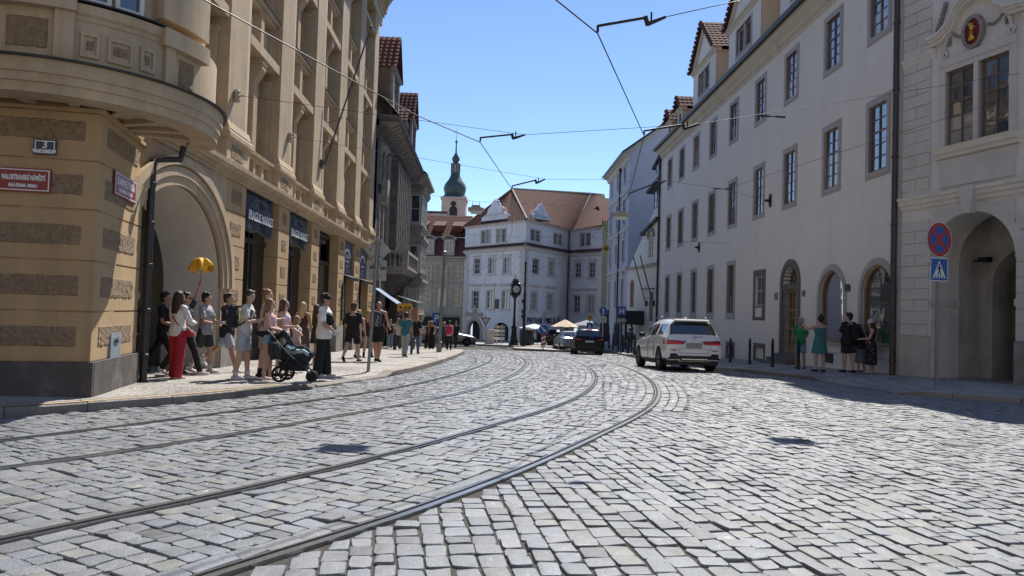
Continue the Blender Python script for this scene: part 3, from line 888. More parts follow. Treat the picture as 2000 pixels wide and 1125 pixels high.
# shop openings
M['shop_dark'] = mk('black_shop_frame', (.012, .012, .013), .35, .2, 4)
M['goods'] = mk('shop_goods', (.16, .15, .13), .8, .9, 4)
OPEN = [(5.58, 8.62), (9.8, 12.8), (14.0, 17.6), (19.0, 21.45), (22.95, 25.75)]
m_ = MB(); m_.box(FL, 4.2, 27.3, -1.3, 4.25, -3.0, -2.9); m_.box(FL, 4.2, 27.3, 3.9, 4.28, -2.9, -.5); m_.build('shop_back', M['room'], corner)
for k, (a, b) in enumerate(OPEN):
    zb = zg(13 + a) + .1
    f_ = empty('shop_front', FL.pt((a + b) / 2, zb, -.4)); f_.parent = corner; f_.matrix_parent_inverse = wm(corner).inverted()
    c_ = MB(); zt = 4.2
    c_.box(FL, a, a + .12, zb, zt, -.5, -.36); c_.box(FL, b - 1.1, b, zb, zt, -.52, -.40) if k < 2 else c_.box(FL, b - .12, b, zb, zt, -.5, -.36)
    c_.box(FL, a, b, zt - .15, zt, -.5, -.35); c_.box(FL, a, b, 3.0, 3.15, -.5, -.36); c_.box(FL, a, b, zb - .4, zb + .35, -.5, -.36)
    c_.box(FL, (a + b) / 2 - .05, (a + b) / 2 + .05, zb, zt, -.5, -.36)
    c_.build('shop_frame', M['shop_dark'], f_)
    for (x0, x1) in ((a + .12, (a + b) / 2 - .05), ((a + b) / 2 + .05, b - .12)):
        c_ = MB(); c_.box(FL, x0, x1, zb + .35, 3.0, -.46, -.45); c_.build('pane', M['glass'], f_)
# vinyl banners over the first two shop windows, printed with skyline and name
M['white_print'] = mk('white_print', (.72, .73, .74), .6, .0)
M['grey_print'] = mk('grey_print', (.16, .18, .21), .6, .0)
BAN = [(5.64, 8.1, 3.24, 4.27), (9.86, 12.2, 3.23, 4.27)]
for k, (a, b, z0, z1) in enumerate(BAN):
    bn = empty('shop_banner', FL.pt((a + b) / 2, z0, -.1), ["charcoal PRAGUE MARKET banner nearest the passage arch", "charcoal PRAGUE MARKET banner, second from the passage arch"][k], "banner", "market banners over shop windows")
    c_ = MB(); n = 18; vv = []
    for j in range(9):
        for i in range(n + 1):
            u, v = i / n, j / 8
            vv.append(FL.pt(a + (b - a) * u, z0 + (z1 - z0) * v - (.05 * math.sin(u * 9) * (1 - v)), -.06 + .05 * math.sin(u * 7 + k) * (1 - v) + .02 * math.sin(u * 17 + v * 3)))
    c_.add(vv, [(j * (n + 1) + i, j * (n + 1) + i + 1, (j + 1) * (n + 1) + i + 1, (j + 1) * (n + 1) + i) for j in range(8) for i in range(n)])
    cl = c_.build('cloth', M['awning_black'], bn, smooth=True, fix=False)
    sm = cl.modifiers.new('thick', 'SOLIDIFY'); sm.thickness = .006
    c_ = MB(); c_.box(FL, a - .03, b + .03, z1 - .02, z1 + .01, -.09, -.03); c_.build('rail', M['black_metal'], bn)
    text("PRAGUE MARKET", FL, (a + b) / 2, z0 + .30, .02, .33, 'white_print', bn, sx=.84, bold=.008)
    c_ = MB(); P = FL.pt      # skyline line drawing
    zz = [.62, .66, .80, .68, .84, .67, .70, .64, .72, .66, .75, .64, .68, .63]
    for q in range(len(zz) - 1):
        u0, u1 = a + .2 + (b - a - .5) * q / 13, a + .2 + (b - a - .5) * (q + 1) / 13
        c_.tube([P(u0, z0 + zz[q] * .9, .022), P(u1, z0 + zz[q + 1] * .9, .022)], .008, 4)
    hb = [P(a + 1.1 + 1.0 * math.cos(rad(t)) * .9, z0 + .55 + .3 * math.sin(rad(t)), .022) for t in range(0, 181, 15)]
    c_.tube(hb, .007, 4); c_.build('skyline_print', M['grey_print'], bn)
# round-headed chalk signs of the sausage shop further down
for k, (a, b) in enumerate(((18.75, 21.35), (22.85, 25.7))):
    sg = empty('shop_sign', FL.pt((a + b) / 2, 2.9, -.1), ["navy board with white arched lettering, nearer of the pair", "navy board with white arched lettering, partly behind the road sign"][k], "sign", "navy shop boards")
    c_ = MB(); c_.box(FL, a + .3, b - .1, 2.84, 4.25, -.16, -.10); c_.build('board', M['plaque_blue'], sg)
    mid = (a + b) / 2 + .1
    if k == 0: text("J. MAŠEK", FL, mid, 3.52, -.09, .26, 'white_print', sg, sx=1.1)
    for (w_, z_) in ((.5, 3.36), (.14, 3.14)):
        c_ = MB(); c_.box(FL, mid - w_, mid + w_, z_, z_ + .06, -.098, -.092); c_.build('print_line', M['white_print'], sg)
    c_ = MB(); band(c_, FL, arc_pts(mid, 3.42, .75, .42, 20, 160, 14), arc_pts(mid, 3.42, .9, .54, 20, 160, 14), -.098, -.092); c_.build('arched_print', M['white_print'], sg)
    a_ = MB(); a_.prism(FL, [(-.1, 2.78), (.25, 2.66), (.25, 2.60), (-.1, 2.72)], a + .2, b); a_.box(FL, a + .2, b, 2.52, 2.62, .2, .25); a_.build('folded_awning', M['black_metal'], sg)

# --- upper storeys: back wall, pilasters, lintels, spandrels, windows
ZF = [(5.42, 8.0, 8.25, 9.42), (9.55, 11.75, 12.0, 13.18), (13.3, 15.65, 15.9, 16.9)]
m_ = MB()
holes = []
bays = [(centers[k] + .78, centers[k + 1] - .78) for k in range(5)] + [(centers[0] - 3.49, centers[0] - .78)]
for (a, b) in bays:
    for (z0, z1, _, _) in ZF:
        holes += [(a + .2, (a + b) / 2 - .22, z0 + .12, z1 - .25), ((a + b) / 2 + .22, b - .2, z0 + .12, z1 - .25)]
wall(m_, FL, .2, SL1, 4.6, 17.2, holes, -.48, .22)
m_.build('upper_wall', M['ochre'], corner)
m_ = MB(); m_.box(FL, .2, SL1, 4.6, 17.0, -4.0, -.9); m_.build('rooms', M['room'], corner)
for h in holes:
    window(FL, (h[0] + h[1]) / 2, h[2], h[1] - h[0], h[3] - h[2], -.6, corner, cols=1, rows=3, transom=2, fw=.07, frame='win_white', single=True)
for k, c in enumerate(centers + [centers[0] - PIT]):
    p_ = empty('pilaster', FL.pt(c, 4.7, 0)); p_.parent = corner; p_.matrix_parent_inverse = wm(corner).inverted()
    zt = 16.9; a, b = c - .77, c + .77
    m_ = MB()
    P = FL.pt
    for z0, z1 in ((5.42, zt),):
        prof = [(a, -.47), (a, -.02), (b - .34, 0.0), (b, -.055), (b, -.47)]
        n = len(prof); m_.add([P(s_, z0, o) for s_, o in prof] + [P(s_, z1, o) for s_, o in prof], [(i, (i + 1) % n, n + (i + 1) % n, n + i) for i in range(n)] + [tuple(range(n)), tuple(range(n, 2 * n))])
    m_.build('shaft', M['ochre_pale'], p_)
    m_ = MB(); m_.box(FL, a - .06, b + .03, 4.66, 5.2, -.45, .03); m_.build('pedestal', M['ochre_pale'], p_)
    m_ = MB(); m_.prism(FL, [(-.45, 5.2), (.06, 5.2), (.11, 5.24), (.11, 5.34), (.03, 5.43), (-.45, 5.43)], a - .12, b + .08); m_.build('pedestal_cap', M['ochre_pale'], p_)
    m_ = MB(); m_.prism(FL, [(-.45, 5.43), (.06, 5.43), (.0, 5.62), (-.45, 5.62)], a - .04, b + .02); m_.build('shaft_foot', M['ochre_pale'], p_)
    rough_panel(FL, a + .2, b - .45, 4.74, 5.14, .032, p_, cell=.05)
for (a, b) in bays:
    mid = (a + b) / 2
    m_ = MB()
    # balustrade panel with three slots
    m_.box(FL, a, b, 4.66, 4.76, -.45, -.13); m_.box(FL, a, b, 5.16, 5.28, -.45, -.13)
    for q in range(4):
        x = a + .25 + (b - a - .5) * q / 3; m_.box(FL, x - .09, x + .09, 4.76, 5.16, -.45, -.14)
    m_.box(FL, a, a + .16, 4.76, 5.16, -.45, -.13); m_.box(FL, b - .16, b, 4.76, 5.16, -.45, -.13); m_.box(FL, a, b, 4.7, 5.2, -.47, -.33)
    m_.build('apron', M['ochre_pale'], corner)
    m_ = MB(); m_.prism(FL, [(-.5, 5.28), (-.06, 5.28), (-.05, 5.36), (-.5, 5.42)], a, b); m_.build('sill', M['ochre_pale'], corner)
    for (z0, z1, zs0, zs1) in ZF:
        m_ = MB(); m_.box(FL, a, b, z1, zs0, -.48, -.05); m_.build('lintel', M['ochre_pale'], corner)
        m_ = MB()
        m_.box(FL, mid - .16, mid + .16, z0, z1 - .3, -.48, -.30)
        m_.prism(FL, [(-.48, z1 - .62), (-.31, z1 - .62), (-.1, z1 - .28), (-.1, z1 - .14), (-.48, z1 - .14)], mid - .18, mid + .18)
        m_.box(FL, mid - .22, mid + .22, z1 - .14, z1, -.48, -.08)
        m_.build('mullion_pier', M['ochre_pale'], corner)
        for x in (a + .06, b - .14):
            m_ = MB(); m_.box(FL, x, x + .08, z0, z1 - .35, -.48, -.28); m_.box(FL, x - .03, x + .11, z1 - .3505, z1 - .22, -.48, -.25)
            m_.build('jamb_shaft', M['ochre_pale'], corner)
        if zs1 < 16:
            m_ = MB()
            m_.box(FL, a, b, zs0, zs0 + .1, -.48, -.18); m_.box(FL, a, b, zs1 - .14, zs1, -.48, -.18)
            for x0, x1 in ((a, a + .12), (mid - .13, mid + .13), (b - .12, b)): m_.box(FL, x0, x1, zs0 + .1, zs1 - .14, -.48, -.18)
            for x0, x1 in ((a + .12, mid - .13), (mid + .13, b - .12)):
                m_.box(FL, x0, x1, zs0 + .1, zs1 - .14, -.48, -.42)
                m_.box(FL, x0 + .14, x1 - .14, zs0 + .3, zs1 - .32, -.48, -.36)
                for q in (x0, x1 - .06): m_.box(FL, q, q + .06, zs0 + .1, zs1 - .14, -.48, -.30)
            m_.build('spandrel', M['ochre_pale'], corner)
            m_ = MB(); m_.prism(FL, [(-.5, zs1), (-.10, zs1), (-.09, zs1 + .08), (-.5, zs1 + .14)], a, b); m_.build('sill', M['ochre_pale'], corner)
            m_ = MB(); m_.prism(FL, [(-.5, zs1 + .141), (-.08, zs1 + .085), (-.07, zs1 + .10), (-.5, zs1 + .155)], a + .01, b - .01); m_.build('sill_flashing', M['gutter'], corner)
# frieze and big coved cornice
m_ = MB(); m_.box(FL, .2, SL1, 16.9, 17.5, -.48, .02); m_.build('frieze', M['ochre_pale'], corner)
m_ = MB(); m_.prism(FL, [(-.4, 17.5), (.08, 17.5), (.10, 17.66), (.2, 17.7), (.26, 18.1), (.5, 18.5), (.95, 18.75), (1.15, 18.8), (1.2, 19.05), (1.28, 19.1), (1.28, 19.25), (-.4, 19.6)], .0, SL1 + .3)
m_.build('cornice', M['ochre_pale'], corner)
for k in range(40):
    q = .4 + k * .68
    m_ = MB(); m_.prism(FL, [(.15, 17.75), (.3, 17.8), (.42, 18.3), (.8, 18.62), (.95, 18.74), (.3, 18.74)], q, q + .28); m_.build('cornice_bracket', M['ochre'], corner)
m_ = MB(); m_.box(FL, .2, SL1, 16.9, 19.4, -11, -.45); m_.box(FL, SL1 - .3, SL1 - .02, -1.6, 17.4, -11, -.44); m_.box(FL, .2, 5, 4.2, 17, -11, -4.4); m_.build('house_body', M['ochre'], corner)
m_ = MB(); m_.poly([FL.pt(.2, 19.4, .9), FL.pt(SL1, 19.4, .9), FL.pt(SL1, 22.5, -5), FL.pt(.2, 22.5, -5)]); m_.poly([FL.pt(.2, 19.3, -11), FL.pt(SL1, 19.3, -11), FL.pt(SL1, 22.5, -5), FL.pt(.2, 22.5, -5)]); m_.build('roof', M['tile'], corner, fix=False)
# side body towards the square, beyond the oriel
m_ = MB(); m_.box(FA, 1.2, 9.0, 4.1, 18.0, -8, -.15); m_.box(FA, 3.9, 9.0, -.6, 4.2, -1, -.02); m_.build('square_wing', M['ochre'], corner)

# black downpipe at the pier, running out under the oriel
dp = MB()
q0 = FB.pt(2.46, 0, .11)
dp.tube([(q0[0], q0[1], -.3), (q0[0], q0[1], 3.83)], .068, 12)
dp.tube([(q0[0], q0[1], 3.83), (q0[0] + .02, q0[1] + .08, 3.9), (q0[0] + .36, q0[1] + .3, 3.96), (q0[0] + .40, q0[1] + .32, 4.2)], .06, 12)
for z in (.35, 1.15, 1.95, 2.7, 3.4):
    dp.lathe([(.07, 0), (.084, .01), (.084, .07), (.07, .08)], (q0[0], q0[1], z), 12)
tag(dp.build('downpipe', M['pipe_black'], smooth=True, angle=40), "black downpipe between the corner pier and the passage arch", "downpipe")

# enamel plaques and the meter box
def plaque(name, F, s0, s1, z0, z1, o, mat, label, lines, border=True):
    r_ = empty(name, F.pt((s0 + s1) / 2, z0, o), label, "sign")
    c_ = MB(); c_.box(F, s0, s1, z0, z1, o - .01, o + .012); c_.build('plate', M[mat], r_)
    if border:
        c_ = MB(); e = .02; t = .014
        for i_, (a, b, c, d) in enumerate(((s0 + e, s1 - e, z0 + e, z0 + e + t), (s0 + e, s1 - e, z1 - e - t, z1 - e), (s0 + e, s0 + e + t, z0 + e + t, z1 - e - t), (s1 - e - t, s1 - e, z0 + e + t, z1 - e - t))):
            c_.box(F, a, b, c, d, o + .010, o + .015)
        c_.build('border', M['white_print'], r_)
    for (tx, fs, fz, size, sx) in lines: text(tx, F, s0 + (s1 - s0) * fs, z0 + (z1 - z0) * fz, o + .013, size, 'white_print', r_, sx=sx, extrude=.002, bold=.004)
    return r_
plaque('street_plaque', FA, .61, 1.36, 2.86, 3.2, .03, 'plaque_red', "red enamel street plaque on the dark face reading MALOSTRANSKÉ NÁMĚSTÍ", [("MALOSTRANSKÉ NÁMĚSTÍ", .47, .50, .10, .47), ("MALÁ STRANA - PRAHA 1", .47, .2, .065, .5)])
plaque('house_number_plate', FA, .56, .86, 3.41, 3.63, .03, 'plaque_blue', "navy house number plate with a white 3", [("3", .5, .42, .15, 1.0), ("MALOSTRANSKÉ NÁM.", .5, .16, .05, .6)])
plaque('street_plaque', FB, .62, 1.80, 2.99, 3.36, .03, 'plaque_red', "red enamel street plaque on the narrow face reading KARMELITSKÁ", [("KARMELITSKÁ", .5, .48, .16, .92), ("MALÁ STRANA - PRAHA 1", .5, .2, .085, .75)])
M['meter'] = mk('grey_blue_box', (.22, .27, .30), .55, .15, 8, stain=(.4, .4, .38), samt=.5, sscale=8)
mb_ = empty('meter_box', FB.pt(1.08, .42, .0), "small grey-blue metal meter box set low in the corner pier", "meter box")
c_ = MB(); c_.box(FB, .82, 1.34, .44, .84, -.02, .035); c_.build('door', M['meter'], mb_)
c_ = MB(); c_.tube([FB.pt(1.0, .76, .038), FB.pt(1.04, .68, .038), FB.pt(1.08, .74, .038), FB.pt(1.12, .68, .038), FB.pt(1.16, .77, .038)], .008, 5); c_.tube([FB.pt(.98 + .1 + .13 * math.cos(rad(t)), .72 + .07 * math.sin(rad(t)), .037) for t in range(180, 361, 20)], .007, 5); c_.build('scribble', M['plaque_blue'], mb_)

vb = empty('vertical_sign', FL.pt(18.2, .9, .03), "narrow black upright board with pale lettering on the pier beside the navy shops", "sign")
c_ = MB(); c_.box(FL, 18.55, 18.95, .75, 2.35, .03, .06); c_.build('board', M['shop_dark'], vb)
for k in range(8):
    c_ = MB(); z = .85 + .18 * k; c_.box(FL, 18.64, 18.86, z, z + .03, .061, .064); c_.box(FL, 18.64, 18.68, z + .03, z + .12, .061, .064); c_.box(FL, 18.68, 18.84 - .05 * (k % 2), z + .08, z + .12, .0611, .0641); c_.build('glyph', M['sign_back'], vb)
# ------------------------------------------------------------------ long grey-white house on the right
FR = Facade((12.0, 0), (-.018, 1), (-1, 0))
hs = empty('long_house', FR.pt(38, zg(38), 0), "long grey-white house with three rows of taupe-framed windows and gabled dormers", "building")
S0, S1 = 22.14, 55.4
WC = [23.45, 26.75, 30.6, 34.25, 38.15, 41.85, 45.45, 49.0, 52.45]
WW = 1.12                                       # glazed width; stone frame adds .22 each side
holes = []
for c in WC:
    holes += [(c - WW / 2, c + WW / 2, 6.22, 8.38), (c - WW / 2, c + WW / 2, 10.67, 12.52)]
TALL = [38.13, 41.8, 45.4, 48.97, 52.47]
for c in TALL: holes.append((c - .52, c + .52, 1.62, 4.1))
holes.append((33.42, 34.48, 1.95, 3.35))
holes.append((29.55, 31.1, -.6, 3.62, .78))
holes.append((25.62, 27.55, .62, 3.2, .95))
holes.append((22.42, 24.35, .62, 3.2, .95))
holes += [(33.25, 34.4, -.45, .05), (37.5, 38.55, -.6, -.05)]
m_ = MB(); wall(m_, FR, S0, S1, -2.2, 13.4, holes, 0, .28); m_.build('wall', M['white_plaster'], hs)
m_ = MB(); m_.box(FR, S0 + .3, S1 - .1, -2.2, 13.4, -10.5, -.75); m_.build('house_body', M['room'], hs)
m_ = MB(); m_.box(FR, S0, S0 + .25, -2.2, 13.4, -10.5, -.002); m_.build('side_wall', M['white_plaster'], hs)
m_ = MB(); m_.box(FR, S1 - .02, S1, -2.2, 13.6, -10.5, -.003); m_.build('side_wall', M['white_plaster'], hs)
def surround(F, s, z0, w, h, parent, t=.22, o=.035, mat='win_stone', bottom=None, inner=True):
    """stone frame of four members with a thin outer fillet"""
    bt = t if bottom is None else bottom
    key = ('sur', round(w, 3), round(h, 3), t, o, mat, bt)
    if key not in _cache:
        mb = MB(); L = FLAT
        for k, (e, oo) in enumerate(((0, o * .55), (.07, o))):
            a = t - e
            mb.box(L, -w / 2 - a, -w / 2 - (t - .07 if k == 0 else 0), -bt + e, h + a, -.05, oo)
            mb.box(L, w / 2 + (t - .07 if k == 0 else 0), w / 2 + a, -bt + e, h + a, -.05, oo)
            mb.box(L, -w / 2 - (t - .07 if k == 0 else 0), w / 2 + (t - .07 if k == 0 else 0), h + (t - .07 if k == 0 else 0), h + a, -.05, oo - .001)
            mb.box(L, -w / 2 - (t - .07 if k == 0 else 0), w / 2 + (t - .07 if k == 0 else 0), -bt + e, -(bt - .07 if k == 0 else 0), -.05, oo - .001)
        me = mb.mesh('surround', M[mat]); fixn(me); _cache[key] = me
    return inst(_cache[key], 'surround', parent, F.frame(s, z0, 0))
M['pane_clear'] = glass_mat('sky_reflecting_glass', (.06, .065, .072), .02); M['pane_clear'].node_tree.nodes['Principled BSDF'].inputs['IOR'].default_value = 2.5
for c in WC:
    w1 = window(FR, c, 6.22, WW, 2.16, -.05, hs, glass='pane_clear'); surround(FR, c, 6.22, WW, 2.16, w1)
    w2 = window(FR, c, 10.67, WW, 1.85, -.05, hs, glass='pane_clear'); surround(FR, c, 10.67, WW, 1.85, w2)
for c in TALL:
    w1 = window(FR, c, 1.62, 1.04, 2.48, -.09, hs, cols=2, rows=6, transom=3); surround(FR, c, 1.62, 1.04, 2.48, w1, bottom=.34)
    g_ = MB()                                    # iron grille of thin bars in front of the tall windows
    for k in range(5): g_.box(FLAT, -.44 + .22 * k - .008, -.44 + .22 * k + .008, .02, 2.46, .0, .016)
    for k in range(7): g_.box(FLAT, -.5, .5, .2 + .35 * k - .008, .2 + .35 * k + .008, .017, .03)
    inst(g_.mesh('grille', M['win_wood']), 'grille', w1, FR.frame(c, 1.62, -.06))
w1 = window(FR, 33.95, 1.95, 1.06, 1.4, -.1, hs, cols=2, rows=2, transom=1, fw=.08, frame='win_stone'); surround(FR, 33.95, 1.95, 1.06, 1.4, w1, t=.28, o=.02, mat='win_dark_stone', bottom=.66)
m_ = MB(); m_.box(FR, 33.55, 34.35, 1.45, 1.88, -.02, .03); m_.build('sill_panel', M['white_plaster'], w1)
for (c, a, b, w) in ((33.82, -.45, .05, 1.15), (38.02, -.6, -.05, 1.05)):
    w1 = MB(); w1.box(FR, c - w / 2, c + w / 2, a, b, -.14, -.1)
    w1 = w1.build('cellar_hatch', M['white_plaster'] if c < 35 else M['dark'], hs); surround(FR, c, a, w, b - a, w1, t=.2, o=.02, mat='win_dark_stone')
# arched shop windows
for c in (26.58, 23.38):
    a, b, zt, rise = c - .965, c + .965, 3.2, .95
    m_ = MB(); sp = zt - rise
    inn = [(b, .62)] + arc_pts(c, sp, .965, rise, 0, 180, 18) + [(a, .62)]
    out = [(b + .17, .62)] + arc_pts(c, sp, 1.135, rise + .17, 0, 180, 18) + [(a - .17, .62)]
    band(m_, FR, inn, out, -.02, .035)
    out2 = [(b + .23, .62)] + arc_pts(c, sp, 1.195, rise + .23, 0, 180, 18) + [(a - .23, .62)]
    band(m_, FR, out, out2, -.02, .018)
    w1 = m_.build('window', M['win_stone'], hs)
    m_ = MB(); i2 = [(b - .075, .7)] + arc_pts(c, sp, .89, rise - .075, 0, 180, 18) + [(a + .075, .7)]
    i1 = [(b, .62)] + arc_pts(c, sp, .965, rise, 0, 180, 18) + [(a, .62)]
    band(m_, FR, i2, i1, -.18, -.07); m_.box(FR, a + .075, b - .075, .62, .72, -.18, -.07); m_.build('frame', M['oak'], w1)
    m_ = MB(); m_.plate(FR, [(a + .07, .7), (b - .07, .7)] + arc_pts(c, sp, .895, rise - .07, 0, 180, 18), -.14, -.13); m_.build('pane', M['pane_clear'], w1)
    m_ = MB(); m_.box(FR, a - .2, b + .2, .5, .62, -.28, .07); m_.build('sill', M['win_stone'], w1)
    m_ = MB(); m_.box(FR, a - .1, b + .1, .25, .5, -.1, .03); m_.build('apron', M['white_plaster'], w1)
# the oak double door in its stone arch with steps
dr = empty('door', FR.pt(30.33, -.3, 0)); dr.parent = hs; dr.matrix_parent_inverse = wm(hs).inverted()
m_ = MB(); c = 30.325; sp = 2.84
inn = [(c + .775, -.6)] + arc_pts(c, sp, .775, .78, 0, 180, 18) + [(c - .775, -.6)]
out = [(c + 1.03, -.6)] + arc_pts(c, sp, 1.03, 1.02, 0, 180, 18) + [(c - 1.03, -.6)]
band(m_, FR, inn, out, -.3, .05); m_.build('stone_arch', M['win_dark_stone'], dr)
m_ = MB(); m_.box(FR, c - .775, c + .775, 2.62, 2.86, -.32, -.05); m_.build('lintel', M['win_dark_stone'], dr)
for a in (c - .76, c + .015):
    m_ = MB(); w = .745
    m_.box(FR, a, a + .1, -.05, 2.62, -.32, -.24); m_.box(FR, a + w - .1, a + w, -.05, 2.62, -.32, -.24)
    for z0, z1 in ((-.05, .3), (.95, 1.05), (1.72, 1.8), (2.5, 2.62)): m_.box(FR, a + .1, a + w - .1, z0, z1, -.32, -.24)
    m_.box(FR, a + w / 2 - .03, a + w / 2 + .03, .3, 2.5, -.31, -.245); m_.box(FR, a + .1, a + w - .1, .6, .65, -.31, -.245); m_.box(FR, a + .1, a + w - .1, 1.4, 1.44, -.31, -.245); m_.box(FR, a + .1, a + w - .1, 2.1, 2.14, -.31, -.245)
    lf = m_.build('door_leaf', M['oak'], dr)
    m_ = MB(); m_.box(FR, a + .05, a + w - .05, .2, 2.55, -.295, -.285); m_.build('pane', M['glass'], dr)
m_ = MB(); m_.plate(FR, [(c - .77, 2.86), (c + .77, 2.86)] + arc_pts(c, sp + .02, .77, .76, 0, 180, 18), -.3, -.29); m_.build('fanlight', M['glass'], dr)
m_ = MB()
for t in (45, 90, 135): m_.tube([FR.pt(c, 2.88, -.27), FR.pt(c + .74 * math.cos(rad(t)), sp + .72 * math.sin(rad(t)), -.27)], .022, 6)
m_.tube([FR.pt(c + .36 * math.cos(rad(t)), 2.88 + .36 * math.sin(rad(t)), -.27) for t in range(0, 181, 15)], .02, 6); m_.build('fanlight_bars', M['oak'], dr)
for k, (d, h) in enumerate(((.75, .17), (.45, .17), (.15, .17))):
    zb = zg(30.3) + .1 + .17 * k
    m_ = MB(); m_.box(FR, c - 1.15 + .05 * k, c + 1.15 - .05 * k, zb - (.4 if k == 0 else 0), zb + h, -.3, .85 - .3 * k); m_.build('step', M['win_dark_stone'], dr)
# cornice, gutter, roof and dormers
m_ = MB(); m_.prism(FR, [(-.3, 13.05), (.03, 13.05), (.05, 13.2), (.14, 13.24), (.16, 13.38), (.34, 13.52), (.42, 13.66), (.44, 13.78), (-.3, 13.8)], S0, S1); m_.build('cornice', M['cornice_cream'], hs)
m_ = MB(); m_.prism(FR, [(.40, 13.78), (.62, 13.78), (.66, 13.95), (.60, 13.95), (.40, 14.0), (-.3, 14.0), (-.3, 13.805), (.40, 13.805)], S0, S1 + .15); m_.build('gutter', M['gutter'], hs)
m_ = MB(); tiled_slope(m_, FR.pt(S0, 13.97, .45), FR.pt(S1, 13.97, .45), FR.pt(S1, 19.3, -5.2), FR.pt(S0, 19.3, -5.2), .3, .4); rf = m_.build('roof', M['tile'], hs, fix=False)
m_ = MB(); m_.quad(FR.pt(S0, 13.9, -10.5), FR.pt(S1, 13.9, -10.5), FR.pt(S1, 19.3, -5.2), FR.pt(S0, 19.3, -5.2))
for e in (S0, S1): m_.poly([FR.pt(e, 13.4, 0), FR.pt(e, 13.9, .4), FR.pt(e, 19.25, -5.2), FR.pt(e, 13.9, -10.5), FR.pt(e, 13.4, -10.5)])
m_.build('roof_back', M['tile'], hs, fix=False)
M['dormer_cheek'] = mk('cream_dormer_cheek', (.60, .50, .36), .9, .06, 2)
for k, (c, hw, zt, za) in enumerate(((43.8, 2.55, 16.6, 19.0), (36.6, 2.55, 16.6, 19.0), (29.4, 2.55, 16.6, 19.0), (49.6, .8, 15.3, 16.2), (52.6, .8, 15.2, 16.1))):
    d_ = empty('dormer', FR.pt(c, 14, 0)); d_.parent = hs; d_.matrix_parent_inverse = wm(hs).inverted()
    wd = 2.2 if hw > 1 else .8
    m_ = MB(); wall(m_, FR, c - hw + .15, c + hw - .15, 13.8, zt, [(c - wd / 2, c + wd / 2, 14.85 if hw > 1 else 14.25, zt - .45 if hw > 1 else zt - .2)], .08, .2); m_.build('front', M['white_plaster'], d_)
    m_ = MB(); m_.plate(FR, [(c - hw + .05, zt), (c + hw - .05, zt), (c, za - .15)], -.2, .06); m_.build('gable', M['white_plaster'], d_)
    for e in (-1, 1):
        m_ = MB(); q = c + e * (hw - .15); m_.box(FR, min(q, q - e * .2), max(q, q - e * .2), 13.8, zt, -4.4, .07); m_.build('cheek', M['dormer_cheek'], d_)
    m_ = MB(); m_.prism(FR, [(-.2, zt - .12), (.12, zt - .12), (.16, zt), (.26, zt + .06), (.26, zt + .14), (-.2, zt + .16)], c - hw, c + hw)
    if hw > 1:
        for e in (-1, 1): m_.hexa([FR.pt(c + e * hw, zt + .14, -.1), FR.pt(c, za + .02, -.1), FR.pt(c, za - .26, -.1), FR.pt(c + e * (hw - .5), zt + .14, -.1), FR.pt(c + e * hw, zt + .14, .2), FR.pt(c, za + .02, .2), FR.pt(c, za - .26, .2), FR.pt(c + e * (hw - .5), zt + .14, .2)])
    m_.build('moulding', M['cornice_cream'], d_)
    for e in (-1, 1):
        m_ = MB(); a0 = FR.pt(c + e * (hw + .12), zt + .06, .38); a1 = FR.pt(c + e * (hw + .12), zt + .06, -5.0); r1 = FR.pt(c, za + .08, -5.0); r0 = FR.pt(c, za + .08, .38)
        tiled_slope(m_, a0, a1, r1, r0, .28, .36, .04); m_.build('dormer_roof', M['tile'], d_, fix=False)
        m_ = MB()                                 # ragged tile edge along the verge
        nn_ = int(math.hypot(hw, za - zt) / .28)
        for q in range(nn_):
            u = (q + .5) / nn_; s_ = c + e * (hw + .12) * (1 - u); z_ = zt + .06 + (za - zt + .02) * u
            m_.box(FR, s_ - .11, s_ + .11, z_ - .05, z_ + .10, .33, .45)
        m_.build('verge_tiles', M['tile_dark'], d_)
    if hw > 1:
        w1 = window(FR, c - .56, 14.85, .95, zt - .5 - 14.85, -.05, d_, cols=2, rows=3, transom=2, single=True); window(FR, c + .56, 14.85, .95, zt - .5 - 14.85, -.05, d_, cols=2, rows=3, transom=2, single=True)
        m_ = MB(); o2 = .14
        m_.box(FR, c - wd / 2 - o2, c - wd / 2, 14.7, zt - .31, .0, .11); m_.box(FR, c + wd / 2, c + wd / 2 + o2, 14.7, zt - .31, .0, .11); m_.box(FR, c - wd / 2, c + wd / 2, zt - .45, zt - .31, .0, .109); m_.box(FR, c - wd / 2, c + wd / 2, 14.7, 14.85, .0, .109); m_.box(FR, c - .09, c + .09, 14.85, zt - .45, -.1, .07)
        m_.build('surround', M['win_stone'], d_)
    else:
        window(FR, c, 14.25, .8, zt - .45 - 14.0, -.02, d_, cols=2, rows=2, transom=1, single=True)
# downpipes
def downpipe(F, s, z0, z1, o, mat, label, r=.075):
    d = MB(); d.tube([F.pt(s, z0, o), F.pt(s, z1, o)], r, 12)
    z = z0 + .6
    while z < z1:
        d.lathe([(r, 0), (r + .018, .01), (r + .018, .06), (r, .07)], F.pt(s, z, o), 12); z += 2.05
    d.lathe([(r, -.3), (r, 0), (r + .09, .12), (r + .11, .35), (r + .1, .36)], F.pt(s, z1, o), 12)
    return tag(d.build('downpipe', M[mat], smooth=True, angle=40), label, "downpipe")
downpipe(FR, 22.2, zg(22), 13.5, .12, 'pipe_brown', "brown downpipe between the long house and the arcade house", .085)
downpipe(FR, 55.3, zg(55) + .1, 13.2, .12, 'pipe_black', "dark downpipe at the far end of the long grey-white house")
